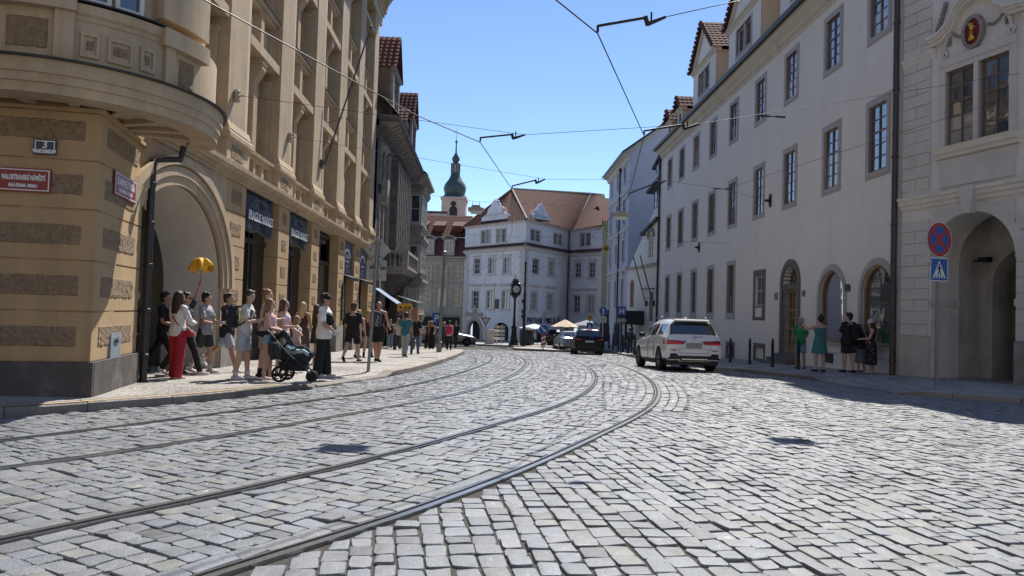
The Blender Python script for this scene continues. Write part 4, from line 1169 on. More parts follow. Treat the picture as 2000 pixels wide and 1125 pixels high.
# small plates on the long house
plaque('house_number_plate', FR, 31.65, 32.0, 2.2, 2.52, .02, 'plaque_red', "small red house number plate left of the oak door", [], True)
plaque('house_number_plate', FR, 28.85, 29.1, 2.3, 2.55, .02, 'plaque_blue', "small blue house number plate right of the oak door", [], True)
M['bronze'] = mk('bronze_plate', (.06, .055, .05), .5, .3, 8)
vt = MB(); vt.box(FR, 25.14, 25.46, 2.4, 2.6, 0, .05); vt.box(FR, 25.2, 25.4, 2.6, 2.64, 0, .07); tag(vt.build('wall_lantern_box', M['bronze']), "small dark bronze box between the two arched shop windows", "wall box")
vt = MB()
vt.box(FR, 26.35, 27.1, -.14, .2, 0, .02)
for k in range(6): vt.box(FR, 26.38, 27.07, -.12 + .053 * k, -.09 + .053 * k, .02, .035)
tag(vt.build('wall_vent', M['black_metal']), "black ventilation grille low in the white wall behind the group", "vent")
# iron wall anchors holding the span wires
def anchor(F, s, z, o, label):
    a = MB(); a.box(F, s - .14, s + .14, z - .3, z + .3, o - .01, o + .02); a.box(F, s - .05, s + .05, z - .22, z + .22, o + .02, o + .07); a.tube([F.pt(s, z, o + .05), F.pt(s, z, o + .28)], [.09, .035], 8)
    return tag(a.build('wire_anchor', M['black_metal']), label, "wire anchor", "wall anchors of the overhead wires")
anchor(FR, 32.75, 6.65, .0, "black iron wire anchor on the long house between upper windows, nearer one")
anchor(FR, 44.3, 5.55, .0, "black iron wire anchor on the long house, far one above tall windows")

# ------------------------------------------------------------------ pale arcade house at the right edge
FC = Facade((12 - .018 * 22.14, 22.14), (.28, -.96), (-1, -.3))
ah = empty('arcade_house', FC.pt(2.5, zg(20), 0), "pale stucco arcade house with banded corner strip and gilded medallion", "building")
AE = 7.2
oc, ohw, osp, orise = 2.5, 1.3, 3.1, 1.32
m_ = MB(); wall(m_, FC, .1, AE, -.6, 14.0, [(oc - ohw, oc + ohw, -.6, osp + orise, orise), (1.65, 2.56, 6.3, 8.45), (2.7, 3.6, 6.3, 8.45), (oc + 3.0 - .2, AE - .05, -.6, osp + orise)], 0, 1.0)
m_.build('wall', M['arch_white'], ah)
m_ = MB(); m_.box(FC, .12, AE, 4.6, 14.0, -8, -1.0); m_.build('house_body', M['room'], ah)
m_ = MB(); m_.box(FC, .11, .3, -.6, 14.0, -8, -.01); m_.build('side_wall', M['arch_white'], ah)
# banded strip of blocks beside the downpipe
zc_ = [1.01, 1.35, 1.72, 2.06, 2.38, 2.70, 3.04, 3.36, 3.70, 4.05, 4.37]
k = 0
for z0, z1 in list(zip(zc_[:-1], zc_[1:])):
    splits = [(.13, 1.13)] if k % 2 else [(.13, .62), (.64, 1.13)]
    for a, b in splits:
        m_ = MB(); m_.box(FC, a, b, z0 + .01, z1 - .01, -.03, .035); m_.build('block', M['arch_gray'], ah)
    k += 1
z = 5.25; k = 0
while z < 13.6:
    if not 8.85 < z < 9.3:
        for a, b in ([(.13, 1.13)] if k % 2 else [(.13, .62), (.64, 1.13)]):
            m_ = MB(); m_.box(FC, a, b, z + .01, min(z + .34, 13.9) - .01, -.03, .035); m_.build('block', M['arch_gray'], ah)
    z += .355; k += 1
m_ = MB(); m_.box(FC, .12, 1.19, -.6, 1.0, -.05, .045); m_.build('plinth', M['arcade'], ah)
m_ = MB(); m_.box(FC, 3.81, 4.9, -.6, 1.0, -.9, .09); m_.build('pillar_base', M['soot_pale'], ah)
for z0, z1 in zip([1.0, 1.4, 1.8, 2.2, 2.6, 3.0, 3.4, 3.8], [1.4, 1.8, 2.2, 2.6, 3.0, 3.4, 3.8, 4.2]):
    m_ = MB(); m_.box(FC, 3.82, 4.85, z0 + .01, z1 - .01, -.03, .05); m_.build('block', M['arch_gray'], ah)
# belt course, arch moulding, keystone, imposts
m_ = MB(); m_.prism(FC, [(-.05, 4.72), (.05, 4.72), (.06, 4.82), (.11, 4.86), (.12, 4.96), (.17, 5.0), (.17, 5.08), (-.05, 5.1)], .08, AE); m_.build('belt_course', M['arch_white'], ah)
m_ = MB(); band(m_, FC, arc_pts(oc, osp, ohw + .01, orise + .01, 0, 180, 24), arc_pts(oc, osp, ohw + .27, orise + .27, 0, 180, 24), -.02, .06); m_.build('arch_moulding', M['arch_gray'], ah)
m_ = MB(); m_.plate(FC, [(2.38, 4.36), (2.62, 4.36), (2.74, 5.12), (2.26, 5.12)], -.02, .22); m_.build('keystone', M['arch_gray'], ah)
for poly in ([(1.24, 4.62), (2.2, 4.62), (2.1, 4.5), (1.72, 4.3), (1.24, 4.0)], [(2.8, 4.62), (3.76, 4.62), (3.76, 4.0), (3.3, 4.3), (2.9, 4.5)]):
    m_ = MB(); m_.plate(FC, poly, -.01, .025); m_.build('spandrel_panel', M['arch_gray'], ah)
for a in (oc - ohw - .02, oc + ohw - .03):
    m_ = MB(); m_.box(FC, a, a + .05, 1.88, 2.06, -1.02, .05); m_.build('impost', M['arch_gray'], ah)
# arcade inside: side walls, second arch and a dark-coloured back wall with door
m_ = MB()
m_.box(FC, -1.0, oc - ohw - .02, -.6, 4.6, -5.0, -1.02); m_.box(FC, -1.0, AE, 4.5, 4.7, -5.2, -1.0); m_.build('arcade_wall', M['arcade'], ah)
m_ = MB(); m_.box(FC, -1, AE, -.6, 4.7, -5.4, -5.2); m_.build('arcade_back', M['room'], ah)  # dark wall colour stands in for the shade deep inside the arcade
m_ = MB(); m_.box(FC, AE - .1, AE + .1, -.6, 4.7, -5.3, -2.5); m_.build('arcade_end', M['room'], ah)
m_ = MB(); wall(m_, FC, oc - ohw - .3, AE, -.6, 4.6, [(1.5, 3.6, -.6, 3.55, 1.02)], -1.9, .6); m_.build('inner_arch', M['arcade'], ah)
m_ = MB(); m_.box(FC, 2.6, 3.9, .2, 2.9, -5.19, -5.12); m_.build('back_door', M['oak'], ah)
for k in range(2):
    m_ = MB(); m_.box(FC, 2.2 - .1 * k, 4.6, -.3 + .16 * k, -.13 + .16 * k, -5.1, -3.9 - .35 * k); m_.build('step', M['soot_pale'], ah)
# twin window with moulded surround, hood and medallion
tw = empty('twin_window', FC.pt(2.63, 6.2, 0)); tw.parent = ah; tw.matrix_parent_inverse = wm(ah).inverted()
for c, w in ((2.105, .91), (3.15, .90)):
    window(FC, c, 6.3, w, 2.15, -.06, ah, cols=2, rows=5, transom=3, fw=.055, glass='pane_clear', frame='win_wood')
m_ = MB()
for a, b in ((1.45, 1.65), (2.56, 2.70), (3.6, 3.8)): m_.box(FC, a, b, 6.3, 8.6, -.05, .07)
m_.box(FC, 1.45, 3.8, 8.6, 8.82, -.05, .09); m_.box(FC, 1.65, 2.56, 8.45, 8.6, -.05, .06); m_.box(FC, 2.70, 3.6, 8.45, 8.6, -.05, .06); m_.build('surround', M['arch_gray'], tw)
m_ = MB(); m_.prism(FC, [(-.05, 5.98), (.1, 6.02), (.12, 6.1), (.2, 6.14), (.22, 6.22), (.26, 6.3), (-.05, 6.3)], 1.36, 3.9); m_.build('sill', M['arch_white'], tw)
m_ = MB(); m_.plate(FC, [(1.5, 5.2), (3.75, 5.2), (3.75, 5.6), (3.82, 5.97), (1.42, 5.97), (1.5, 5.6)], -.02, .05); m_.build('apron', M['arch_gray'], tw)
m_ = MB()
hood = [(1.2, 9.30), (1.6, 9.34), (1.9, 9.55), (2.15, 9.95), (2.4, 10.12), (2.63, 10.14), (2.86, 10.12), (3.1, 9.95), (3.35, 9.55), (3.65, 9.34), (4.05, 9.30)]
for t_, oo in ((0, .16), (.09, .24), (.16, .32)):
    band(m_, FC, [(s_, z_ + t_) for s_, z_ in hood], [(s_, z_ + t_ + .09) for s_, z_ in hood], -.02, oo)
m_.build('hood', M['arch_white'], tw)
m_ = MB(); m_.prism(FC, [(-.05, 9.0), (.03, 9.02), (.05, 9.12), (.1, 9.16), (.1, 9.26), (-.05, 9.28)], .1, 1.3); m_.build('string_course', M['arch_white'], ah)
m_ = MB(); m_.prism(FC, [(-.05, 9.0), (.03, 9.02), (.05, 9.12), (.1, 9.16), (.1, 9.26), (-.05, 9.28)], 3.95, AE); m_.build('string_course', M['arch_white'], ah)
for e in (-1, 1):                                # scrolls and stucco garlands beside the medallion
    m_ = MB(); c = 2.63 + e * 1.02
    m_.tube([FC.pt(c + e * .1 * math.cos(rad(t)) * (1 - t / 900), 8.95 + .12 * math.sin(rad(t)) * (1 - t / 900), .05) for t in range(0, 500, 25)], .035, 6)
    m_.tube([FC.pt(c, 9.05, .05), FC.pt(c - e * .05, 9.3, .05), FC.pt(c - e * .2, 9.55, .05)], [.03, .06, .03], 6); m_.build('scroll', M['arch_gray'], tw)
    m_ = MB()
    for q in range(7): m_.ball(FC.pt(2.63 + e * (.34 + .075 * q), 9.35 - .12 * math.sin(q / 6 * 3.14) + .03 * q, .04), (.045, .045, .045), 6, 4)
    m_.ball(FC.pt(2.63 + e * .86, 9.28, .04), (.05, .05, .14), 6, 5); m_.build('garland', M['soot_pale'], tw)
    m_ = MB(); c = 2.63 + e * 1.25
    for q in range(6): m_.ball(FC.pt(c - e * .05 * q, 9.75 + .13 * q, .05), (.07, .07, .09), 7, 5)
    m_.build('stucco_ornament', M['soot_pale'], tw)
md = empty('medallion', FC.pt(2.55, 8.95, .08)); md.parent = ah; md.matrix_parent_inverse = wm(ah).inverted()
m_ = MB(); m_.plate(FC, [(2.55 + .24 * math.cos(rad(t)), 9.29 + .36 * math.sin(rad(t))) for t in range(0, 360, 15)], .0, .09); m_.build('field', M['plaque_red'], md)
m_ = MB(); band(m_, FC, arc_pts(2.55, 9.29, .235, .355, 0, 360, 30), arc_pts(2.55, 9.29, .33, .46, 0, 360, 30), .0, .13); m_.build('rim', M['soot_pale'], md)
m_ = MB()                                        # gilded bust in profile
m_.ball(FC.pt(2.55, 9.42, .11), (.09, .05, .12), 10, 8); m_.ball(FC.pt(2.62, 9.4, .115), (.05, .03, .03), 6, 5); m_.tube([FC.pt(2.54, 9.34, .11), FC.pt(2.53, 9.2, .11), FC.pt(2.55, 9.05, .11)], [.05, .055, .11], 8); m_.ball(FC.pt(2.49, 9.5, .11), (.08, .05, .06), 8, 6)
m_.build('gilded_bust', M['gold'], md, smooth=True)
m_ = MB(); m_.prism(FC, [(-.3, 14.0), (.1, 14.0), (.4, 14.5), (.45, 14.7), (-.3, 14.8)], 0, AE); m_.build('cornice', M['arch_white'], ah)
m_ = MB(); m_.quad(FC.pt(0, 14.8, .4), FC.pt(AE, 14.8, .4), FC.pt(AE, 18, -4), FC.pt(0, 18, -4)); m_.quad(FC.pt(0, 14.6, -8), FC.pt(AE, 14.6, -8), FC.pt(AE, 18, -4), FC.pt(0, 18, -4)); m_.build('roof', M['tile'], ah, fix=False)
# floodlight bracket inside the arcade
fl = MB(); fl.tube([FC.pt(1.26, 3.22, -1.5), FC.pt(1.5, 3.25, -1.5)], .03, 6); fl.box(FC, 1.45, 1.75, 3.18, 3.32, -1.6, -1.4)
tag(fl.build('arcade_lamp', M['black_metal']), "small black lamp fitting on the inner wall of the arcade", "lamp")
# ------------------------------------------------------------------ sooty house next to the corner house
FD = FL
dk = empty('sooty_house', FD.pt(34, zg(47), 0), "soot-blackened house with projecting eaves, red tiled dormers and a balustraded balcony", "building")
D0, D1 = 27.45, 43.6
holes = []
for c in (29.2, 41.6): holes += [(c - .7, c + .7, 1.0, 4.0), (c - .65, c + .65, 5.0, 7.3), (c - .65, c + .65, 8.4, 10.3)]
holes += [(28.0, 31.0, -1.6, .9), (32.6, 38.6, -1.6, 3.2), (40.2, 43.0, -1.6, .9)]
m_ = MB(); wall(m_, FD, D0, D1, -1.9, 11.2, holes, 0, .4); m_.build('wall', M['soot'], dk)
m_ = MB(); m_.box(FD, D0 + .1, D1 - .05, -1.9, 11.5, -9, -.7); m_.build('house_body', M['dark'], dk)
m_ = MB(); m_.box(FD, D1 - .06, D1, -1.9, 11.4, -9, -.01); m_.build('end_wall', M['soot_pale'], dk)
for c in (29.2, 41.6):
    for z0, h in ((5.0, 2.3), (8.4, 1.9)):
        w_ = window(FD, c, z0, 1.3, h, -.2, dk, cols=2, rows=3, transom=2, single=True)
        m_ = MB(); m_.box(FD, c - .85, c - .65, z0 - .1, z0 + h, -.02, .12); m_.box(FD, c + .65, c + .85, z0 - .1, z0 + h, -.02, .12); m_.prism(FD, [(-.02, z0 + h), (.15, z0 + h), (.3, z0 + h + .2), (.3, z0 + h + .3), (-.02, z0 + h + .5)], c - 1.0, c + 1.0); m_.build('surround', M['soot_pale'], w_)
# two-storey bay of dark framed glazing between pale strips
for c in (31.9, 40.1):
    m_ = MB(); m_.box(FD, c - .28, c + .28, 4.9, 10.6, -.02, .16); m_.build('lesene', M['soot_pale'], dk)
bay = MB(); bay.box(FD, 32.4, 39.6, 4.9, 10.5, .0, .55)
by = bay.build('bay_front', M['soot'], dk)
for k in range(8):
    m_ = MB(); q = 32.5 + k * 1.0; m_.box(FD, q - .07, q + .07, 5.0, 10.4, .55, .66); m_.build('bay_mullion', M['soot_pale'], by)
for k in range(7):
    for z0, z1 in ((5.2, 7.3), (8.0, 10.1)):
        m_ = MB(); q = 32.6 + k * 1.0; m_.box(FD, q, q + .8, z0, z1, .55, .565); m_.build('pane', M['glass'], by)
# pointed sign-like gable fragments lit by the sun
for c in (28.4, 39.0):
    m_ = MB(); m_.plate(FD, [(c, 7.3), (c + .9, 8.3), (c + .9, 8.6), (c, 8.6)], .16, .5); m_.build('carved_bracket', M['soot_pale'], dk)
# eaves with blocks
m_ = MB(); m_.prism(FD, [(-.3, 10.7), (.1, 10.7), (.15, 11.0), (.45, 11.15), (.5, 11.4), (-.3, 11.4)], D0, D1 + .1); m_.build('cornice', M['soot'], dk)
m_ = MB(); m_.prism(FD, [(.0, 11.75), (1.15, 11.75), (1.2, 11.95), (1.05, 12.05), (.0, 12.05)], D0 + .05, D1 + .3); m_.build('eave', M['soot'], dk)
for k in range(22):
    q = D0 + .3 + k * .74
    m_ = MB(); m_.prism(FD, [(.0, 11.4), (.55, 11.4), (1.0, 11.62), (1.05, 11.75), (.0, 11.75)], q, q + .32); m_.build('eave_block', M['soot_pale'], dk)
m_ = MB(); tiled_slope(m_, FD.pt(D0, 12.05, 1.1), FD.pt(D1 + .2, 12.05, 1.1), FD.pt(D1 - .5, 16.5, -3.2), FD.pt(D0, 16.5, -3.2), .3, .4); m_.build('roof', M['tile_dark'], dk, fix=False)
m_ = MB(); m_.poly([FD.pt(D1 + .1, 12.0, .9), FD.pt(D1 - .5, 16.4, -3.2), FD.pt(D1 + .1, 12.0, -9)]); m_.build('roof_hip', M['tile_dark'], dk, fix=False)
for c, hw in ((29.8, 1.5), (40.9, 1.5), (35.4, .7)):
    zt = 15.0 if hw > 1 else 13.6; za = zt + (2.2 if hw > 1 else .9)
    d_ = empty('dormer', FD.pt(c, 12.2, .3)); d_.parent = dk; d_.matrix_parent_inverse = wm(dk).inverted()
    m_ = MB(); m_.box(FD, c - hw, c + hw, 12.05, zt, -3, .45); m_.plate(FD, [(c - hw, zt), (c + hw, zt), (c, za - .1)], -3, .44); m_.build('body', M['soot'], d_)
    for e in (-1, 1):
        m_ = MB(); tiled_slope(m_, FD.pt(c + e * (hw + .25), zt - .1, .8), FD.pt(c + e * (hw + .25), zt - .1, -3.2), FD.pt(c, za, -3.2), FD.pt(c, za, .8), .3, .34, .05); m_.build('dormer_roof', M['tile'], d_, fix=False)
        m_ = MB(); q = c + e * (hw - .18); m_.box(FD, q - .14, q + .14, 12.05, zt, .45, .62); m_.build('dormer_pilaster', M['soot_pale'], d_)
    m_ = MB(); m_.prism(FD, [(.45, zt - .25), (.65, zt - .2), (.75, zt), (.45, zt)], c - hw - .1, c + hw + .1); m_.build('dormer_cornice', M['soot_pale'], d_)
    w_ = window(FD, c, 12.5, min(1.3, hw * 1.4), zt - 12.9, .46, d_, cols=2, rows=3, transom=2, single=True, frame='win_white')
# balcony on scrolled consoles with turned balusters
bl = empty('balcony', FD.pt(35.6, 3.3, 0)); bl.parent = dk; bl.matrix_parent_inverse = wm(dk).inverted()
m_ = MB(); m_.prism(FD, [(.0, 3.45), (1.0, 3.45), (1.25, 3.75), (1.35, 3.8), (1.35, 3.92), (.0, 3.92)], 32.2, 39.4); m_.build('slab', M['soot_pale'], bl)
m_ = MB(); m_.box(FD, 32.2, 39.4, 4.72, 4.9, 1.0, 1.38); m_.box(FD, 32.2, 32.55, 4.721, 4.901, .0, 1.0); m_.box(FD, 39.05, 39.4, 4.721, 4.901, .0, 1.0); m_.build('handrail', M['soot_pale'], bl)
def baluster(q, o):
    m_ = MB(); m_.lathe([(.09, 0), (.09, .08), (.05, .12), (.10, .32), (.09, .42), (.045, .6), (.08, .72), (.08, .8)], FD.pt(q, 3.92, o), 8); m_.build('baluster', M['soot_pale'], bl, smooth=True, angle=40)
for k in range(22): baluster(32.65 + k * .3, 1.2)
for k in range(3): baluster(32.38, .25 + k * .3); baluster(39.22, .25 + k * .3)
for q in (32.38, 39.22):
    m_ = MB(); m_.box(FD, q - .19, q + .19, 3.92, 4.72, 1.0, 1.37); m_.build('post', M['soot_pale'], bl)
for k in range(5):
    q = 32.8 + k * 1.5
    m_ = MB(); m_.plate(Facade(FD.pt(q, 0, 0)[:2], (FD.N.x, FD.N.y), (FD.D.x, FD.D.y)), [(.0, 2.3), (.25, 2.2), (.5, 2.5), (.55, 2.9), (.95, 3.05), (1.15, 3.45), (.0, 3.45)], -.16, .16); m_.build('console', M['soot'], bl)
# flag pole leaning from the corner house
fp = MB(); fp.tube([FL.pt(13.7, 6.5, .15), FL.pt(16.9, 12.8, 1.1)], .035, 8); fp.tube([FL.pt(14.6, 8.25, 0), FL.pt(15.2, 8.6, .42)], .02, 6); fp.box(FL, 13.55, 13.85, 6.35, 6.65, .0, .12); fp.ball(FL.pt(16.92, 12.85, 1.1), .07, 8, 6)
tag(fp.build('flag_pole', M['pipe_brown'], smooth=True, angle=40), "bare brown flag pole leaning out from the ochre pilasters", "flag pole")

# awnings of the shops further on
def awning(F, s0, s1, z1, z0, out, mat, label, valance=.16):
    r_ = empty('awning', F.pt((s0 + s1) / 2, z0, out), label, "awning")
    m_ = MB(); m_.hexa([F.pt(s0, z1, 0), F.pt(s1, z1, 0), F.pt(s1, z0, out), F.pt(s0, z0, out), F.pt(s0, z1 + .02, .0), F.pt(s1, z1 + .02, .0), F.pt(s1, z0 + .02, out + .01), F.pt(s0, z0 + .02, out + .01)]); m_.build('canopy', M[mat], r_)
    m_ = MB(); m_.box(F, s0, s1, z0 - valance, z0, out, out + .015); m_.build('valance', M[mat], r_)
    for q in (s0 + .05, s1 - .05):
        m_ = MB(); m_.tube([F.pt(q, z0 - .3, .02), F.pt(q, z0, out)], .02, 6); m_.build('arm', M['black_metal'], r_)
M['awn_blue'] = mk('blue_grey_awning', (.20, .27, .38), .8, .08, 3); M['awn_green'] = mk('dark_green_awning', (.02, .07, .06), .8, .15, 3)
awning(FL, 27.6, 30.8, 2.45, 1.45, 1.5, 'awn_blue', "blue-grey sun awning over the shop past the navy boards")
awning(FL, 36.0, 42.5, 2.2, 1.75, 1.7, 'awn_green', "long dark green awning further down the left pavement")
# narrow beige house with a projecting bay
bh = empty('beige_house', FL.pt(47, zg(60), 0), "narrow grey-beige house with stacked bay windows behind the sooty house", "building")
m_ = MB(); m_.box(FL, 43.7, 51.5, -2.2, 11.6, -9, 0); m_.build('wall', M['beige_wall'], bh)
for z0, z1 in ((.9, 3.2), (4.2, 6.6), (7.9, 10.6)):
    m_ = MB(); m_.box(FL, 45.2, 50.6, z0, z1, 0, 1.0); q_ = m_.build('bay', M['beige_wall'], bh)
    m_ = MB(); m_.prism(FL, [(.0, z1), (1.05, z1), (1.25, z1 + .3), (1.25, z1 + .5), (.0, z1 + .6)], 45.0, 50.8); m_.build('bay_cornice', M['soot_pale'], bh)
    m_ = MB(); m_.prism(FL, [(.0, z0 - .9), (.9, z0 - .7), (1.1, z0 - .2), (1.15, z0), (.0, z0)], 45.1, 50.7); m_.build('bay_apron', M['soot_pale'], bh)
    for k in range(3): window(FL, 46.2 + 1.7 * k, z0 + .25, 1.1, z1 - z0 - .5, 1.04, bh, cols=2, rows=3, transom=2, single=True, frame='win_white')
    FX = Facade(FL.pt(45.2, 0, 0)[:2], (1, .039), (0, -1)); window(FX, .5, z0 + .25, .7, z1 - z0 - .5, .04, bh, cols=1, rows=2, transom=1, single=True, frame='win_white')
m_ = MB(); m_.prism(FL, [(.0, 11.1), (.9, 11.1), (1.2, 11.5), (1.5, 11.6), (1.5, 11.8), (.0, 11.9)], 43.7, 51.7); m_.build('cornice', M['soot_pale'], bh)
m_ = MB(); m_.quad(FL.pt(43.7, 11.9, 1.4), FL.pt(51.7, 11.9, 1.4), FL.pt(51.0, 14.5, -3), FL.pt(43.7, 14.5, -3)); m_.poly([FL.pt(51.7, 11.9, 1.4), FL.pt(51.7, 11.9, -9), FL.pt(51.0, 14.5, -3)]); m_.build('roof', M['tile_dark'], bh, fix=False)

# ------------------------------------------------------------------ blue-white tavern closing the street
PV = empty('tavern', (1.25, 76, zg(76)), "blue-white tavern with red tiled hip roof, curved gables and PIVOVAR MIKULÁŠ lettering", "building")
PA = (1.25, 75.0)
F1 = Facade(PA, (-6.3, 8), (-1, -1)); F2 = Facade(PA, (5.05, 8), (1, -1)); F3 = Facade((6.3, 83), (3.55, -4), (-1, -1))
EV = 10.75; ZB = 8.15; G0 = -2.4
L1, L2, L3 = 10.9, 9.46, 5.0
def tavern_face(F, L, rows, pairs, extra=()):
    holes = []
    for (c, w, z0, z1) in rows: holes.append((c - w / 2, c + w / 2, z0, z1))
    for (c, w, z0, z1) in pairs: holes += [(c - w / 2, c - .07, z0, z1), (c + .07, c + w / 2, z0, z1)]
    holes += list(extra)
    m_ = MB(); wall(m_, F, 0, L, G0, EV, holes, 0, .3); m_.build('wall', M['piv_plaster'], PV)
    for h in holes[:len(rows) + 2 * len(pairs)]:
        c = (h[0] + h[1]) / 2; w = h[1] - h[0]; hh = h[3] - h[2]
        w_ = window(F, c, h[2], w, hh, -.12, PV, cols=2, rows=3, transom=2, fw=.07, bar=.04, single=True, frame='win_white' if hh > 1.6 else 'win_stone')
        t = .16
        m_ = MB()
        if hh > 1.6:
            m_.box(F, c - w / 2 - t, c - w / 2, h[2] - .05, h[3] + t, -.02, .05); m_.box(F, c + w / 2, c + w / 2 + t, h[2] - .05, h[3] + t, -.02, .05); m_.box(F, c - w / 2, c + w / 2, h[3], h[3] + t, -.02, .049)
            m_.box(F, c - w / 2 - .3, c + w / 2 + .3, h[2] - .2, h[2] - .05, -.02, .14)
            hd_ = MB(); hd_.prism(F, [(-.02, h[3] + .22), (.05, h[3] + .22), (.12, h[3] + .3), (-.02, h[3] + .34)], c - w / 2 - .25, c + w / 2 + .25) if h[3] >= 4 else hd_.prism(F, [(-.02, h[3] + .5), (.08, h[3] + .5), (.22, h[3] + .66), (.22, h[3] + .72), (-.02, h[3] + .78)], c - w / 2 - .45, c + w / 2 + .45)
            hd_.build('hood', M['piv_trim'], w_)
        else:
            m_.box(F, c - w / 2 - .12, c + w / 2 + .12, h[2] - .12, h[2] - .04, -.02, .08); m_.box(F, c - w / 2 - .1, c + w / 2 + .1, h[3], h[3] + .1, -.02, .05); m_.box(F, c - w / 2 - .1, c - w / 2, h[2] - .05, h[3] + .01, -.02, .045); m_.box(F, c + w / 2, c + w / 2 + .1, h[2] - .05, h[3] + .01, -.02, .045)
        m_.build('surround', M['piv_trim'], w_)
    m_ = MB(); tiled_slope(m_, F.pt(-.05, ZB - .05, .42), F.pt(L + .02, ZB - .05, .42), F.pt(L + .02, ZB + .28, .0), F.pt(-.05, ZB + .28, .0), .24, .2, .05); m_.build('tile_band', M['tile_dark'], PV, fix=False)
    m_ = MB(); m_.prism(F, [(-.02, ZB - .5), (.1, ZB - .45), (.2, ZB - .25), (.38, ZB - .12), (-.02, ZB - .06)], 0, L); m_.build('band_moulding', M['piv_trim'], PV)
    m_ = MB(); m_.prism(F, [(-.02, EV - .25), (.1, EV - .2), (.2, EV - .05), (.42, EV), (-.02, EV + .02)], 0, L); m_.build('eave', M['piv_trim'], PV)
W1 = [(8.4, 1.15, 5.38, 7.1), (5.65, 1.15, 5.38, 7.05), (3.0, 1.15, 5.35, 7.0), (8.5, 1.2, 1.6, 3.5), (5.75, 1.2, 1.62, 3.5), (3.05, 1.2, 1.62, 3.5)]
tavern_face(F1, L1, W1, [(6.9, 1.75, 8.72, 10.12), (4.12, 1.65, 8.68, 10.08)], [(7.35, 9.65, -2.4, .2, 1.1), (2.4, 5.0, -2.4, .15, .7)])
W2 = [(2.15, 1.35, 5.35, 6.9), (5.5, 1.35, 5.35, 6.95), (2.0, 1.3, 1.55, 3.42), (5.4, 1.4, 1.55, 3.42)]
tavern_face(F2, L2, W2, [(1.9, 2.0, 8.75, 9.9), (6.8, 2.0, 8.85, 10.0)], [(.7, 3.0, -2.4, -.6), (4.0, 8.4, -2.4, -.5)])
W3 = [(1.46, .92, 5.3, 7.0), (3.56, .9, 5.28, 6.95), (1.4, 1.0, 1.43, 3.36), (3.5, 1.0, 1.41, 3.37)]
tavern_face(F3, L3, W3, [(2.42, 1.6, 8.8, 10.25)], [(.8, 4.4, -2.4, -.3)])
for F, L in ((F1, L1), (F2, L2), (F3, L3)):
    m_ = MB(); m_.box(F, .9, L - .9, G0, EV - .1, -.95, -.8); m_.build('rooms', M['room'], PV)
for F, s0, s1 in ((F1, .0, .95), (F1, 9.85, 10.85), (F2, .0, .7), (F3, -.2, .55)):
    z = G0 + .8; k = 0
    while z < 7.6:
        m_ = MB(); m_.box(F, s0 + (.0 if k % 2 else .12 * (s0 > 5)), s1 - (.18 if k % 2 else 0), z + .02, z + .36, -.02, .045); m_.build('quoin', M['piv_trim'], PV); z += .38; k += 1
# roof: hips rising to a ridge
rp = MB()
c1 = F1.pt(L1 + .1, EV, .45); cA = (PA[0] + .05, PA[1] - .55, EV); c2 = F2.pt(L2, EV, .45); c3 = F3.pt(L3 + .2, EV + .15, .45)
rL = (-.35, 84.0, 15.3); rM = (2.6, 84.5, 15.3); rR = (10.9, 89.5, 15.9)
tiled_slope(rp, c1, cA, (-.3, 84, 15.3), rL, .26, .36, .06); r1_ = rp.build('roof', M['tile'], PV, fix=False)
rp = MB(); tiled_slope(rp, cA, c2, (9.2, 88.6, 15.8), (-.3, 84, 15.3), .26, .36, .06); rp.build('roof', M['tile'], PV, fix=False)
rp = MB(); tiled_slope(rp, c2, c3, rR, (9.2, 88.6, 15.8), .26, .36, .06); rp.build('roof', M['tile'], PV, fix=False)
rp = MB(); rp.quad(c1, rL, (9.2, 96, 11), (-6, 94, 11)); rp.quad(rL, rR, (14, 96, 11), (9.2, 96, 11)); rp.build('roof_back', M['tile_dark'], PV, fix=False)
m_ = MB(); m_.tube([c1, (-.35, 84.0, 15.38)], .09, 6); m_.tube([(PA[0] + .05, PA[1] - .5, EV + .05), (-.35, 84.0, 15.4)], .12, 6); m_.tube([(-.35, 84, 15.4), (9.2, 88.6, 15.88), rR], .1, 6); m_.build('ridge_tiles', M['beige_wall'], PV)
m_ = MB(); m_.tube([c2, (9.2, 88.6, 15.85)], .07, 6); m_.build('valley', M['win_stone'], PV)
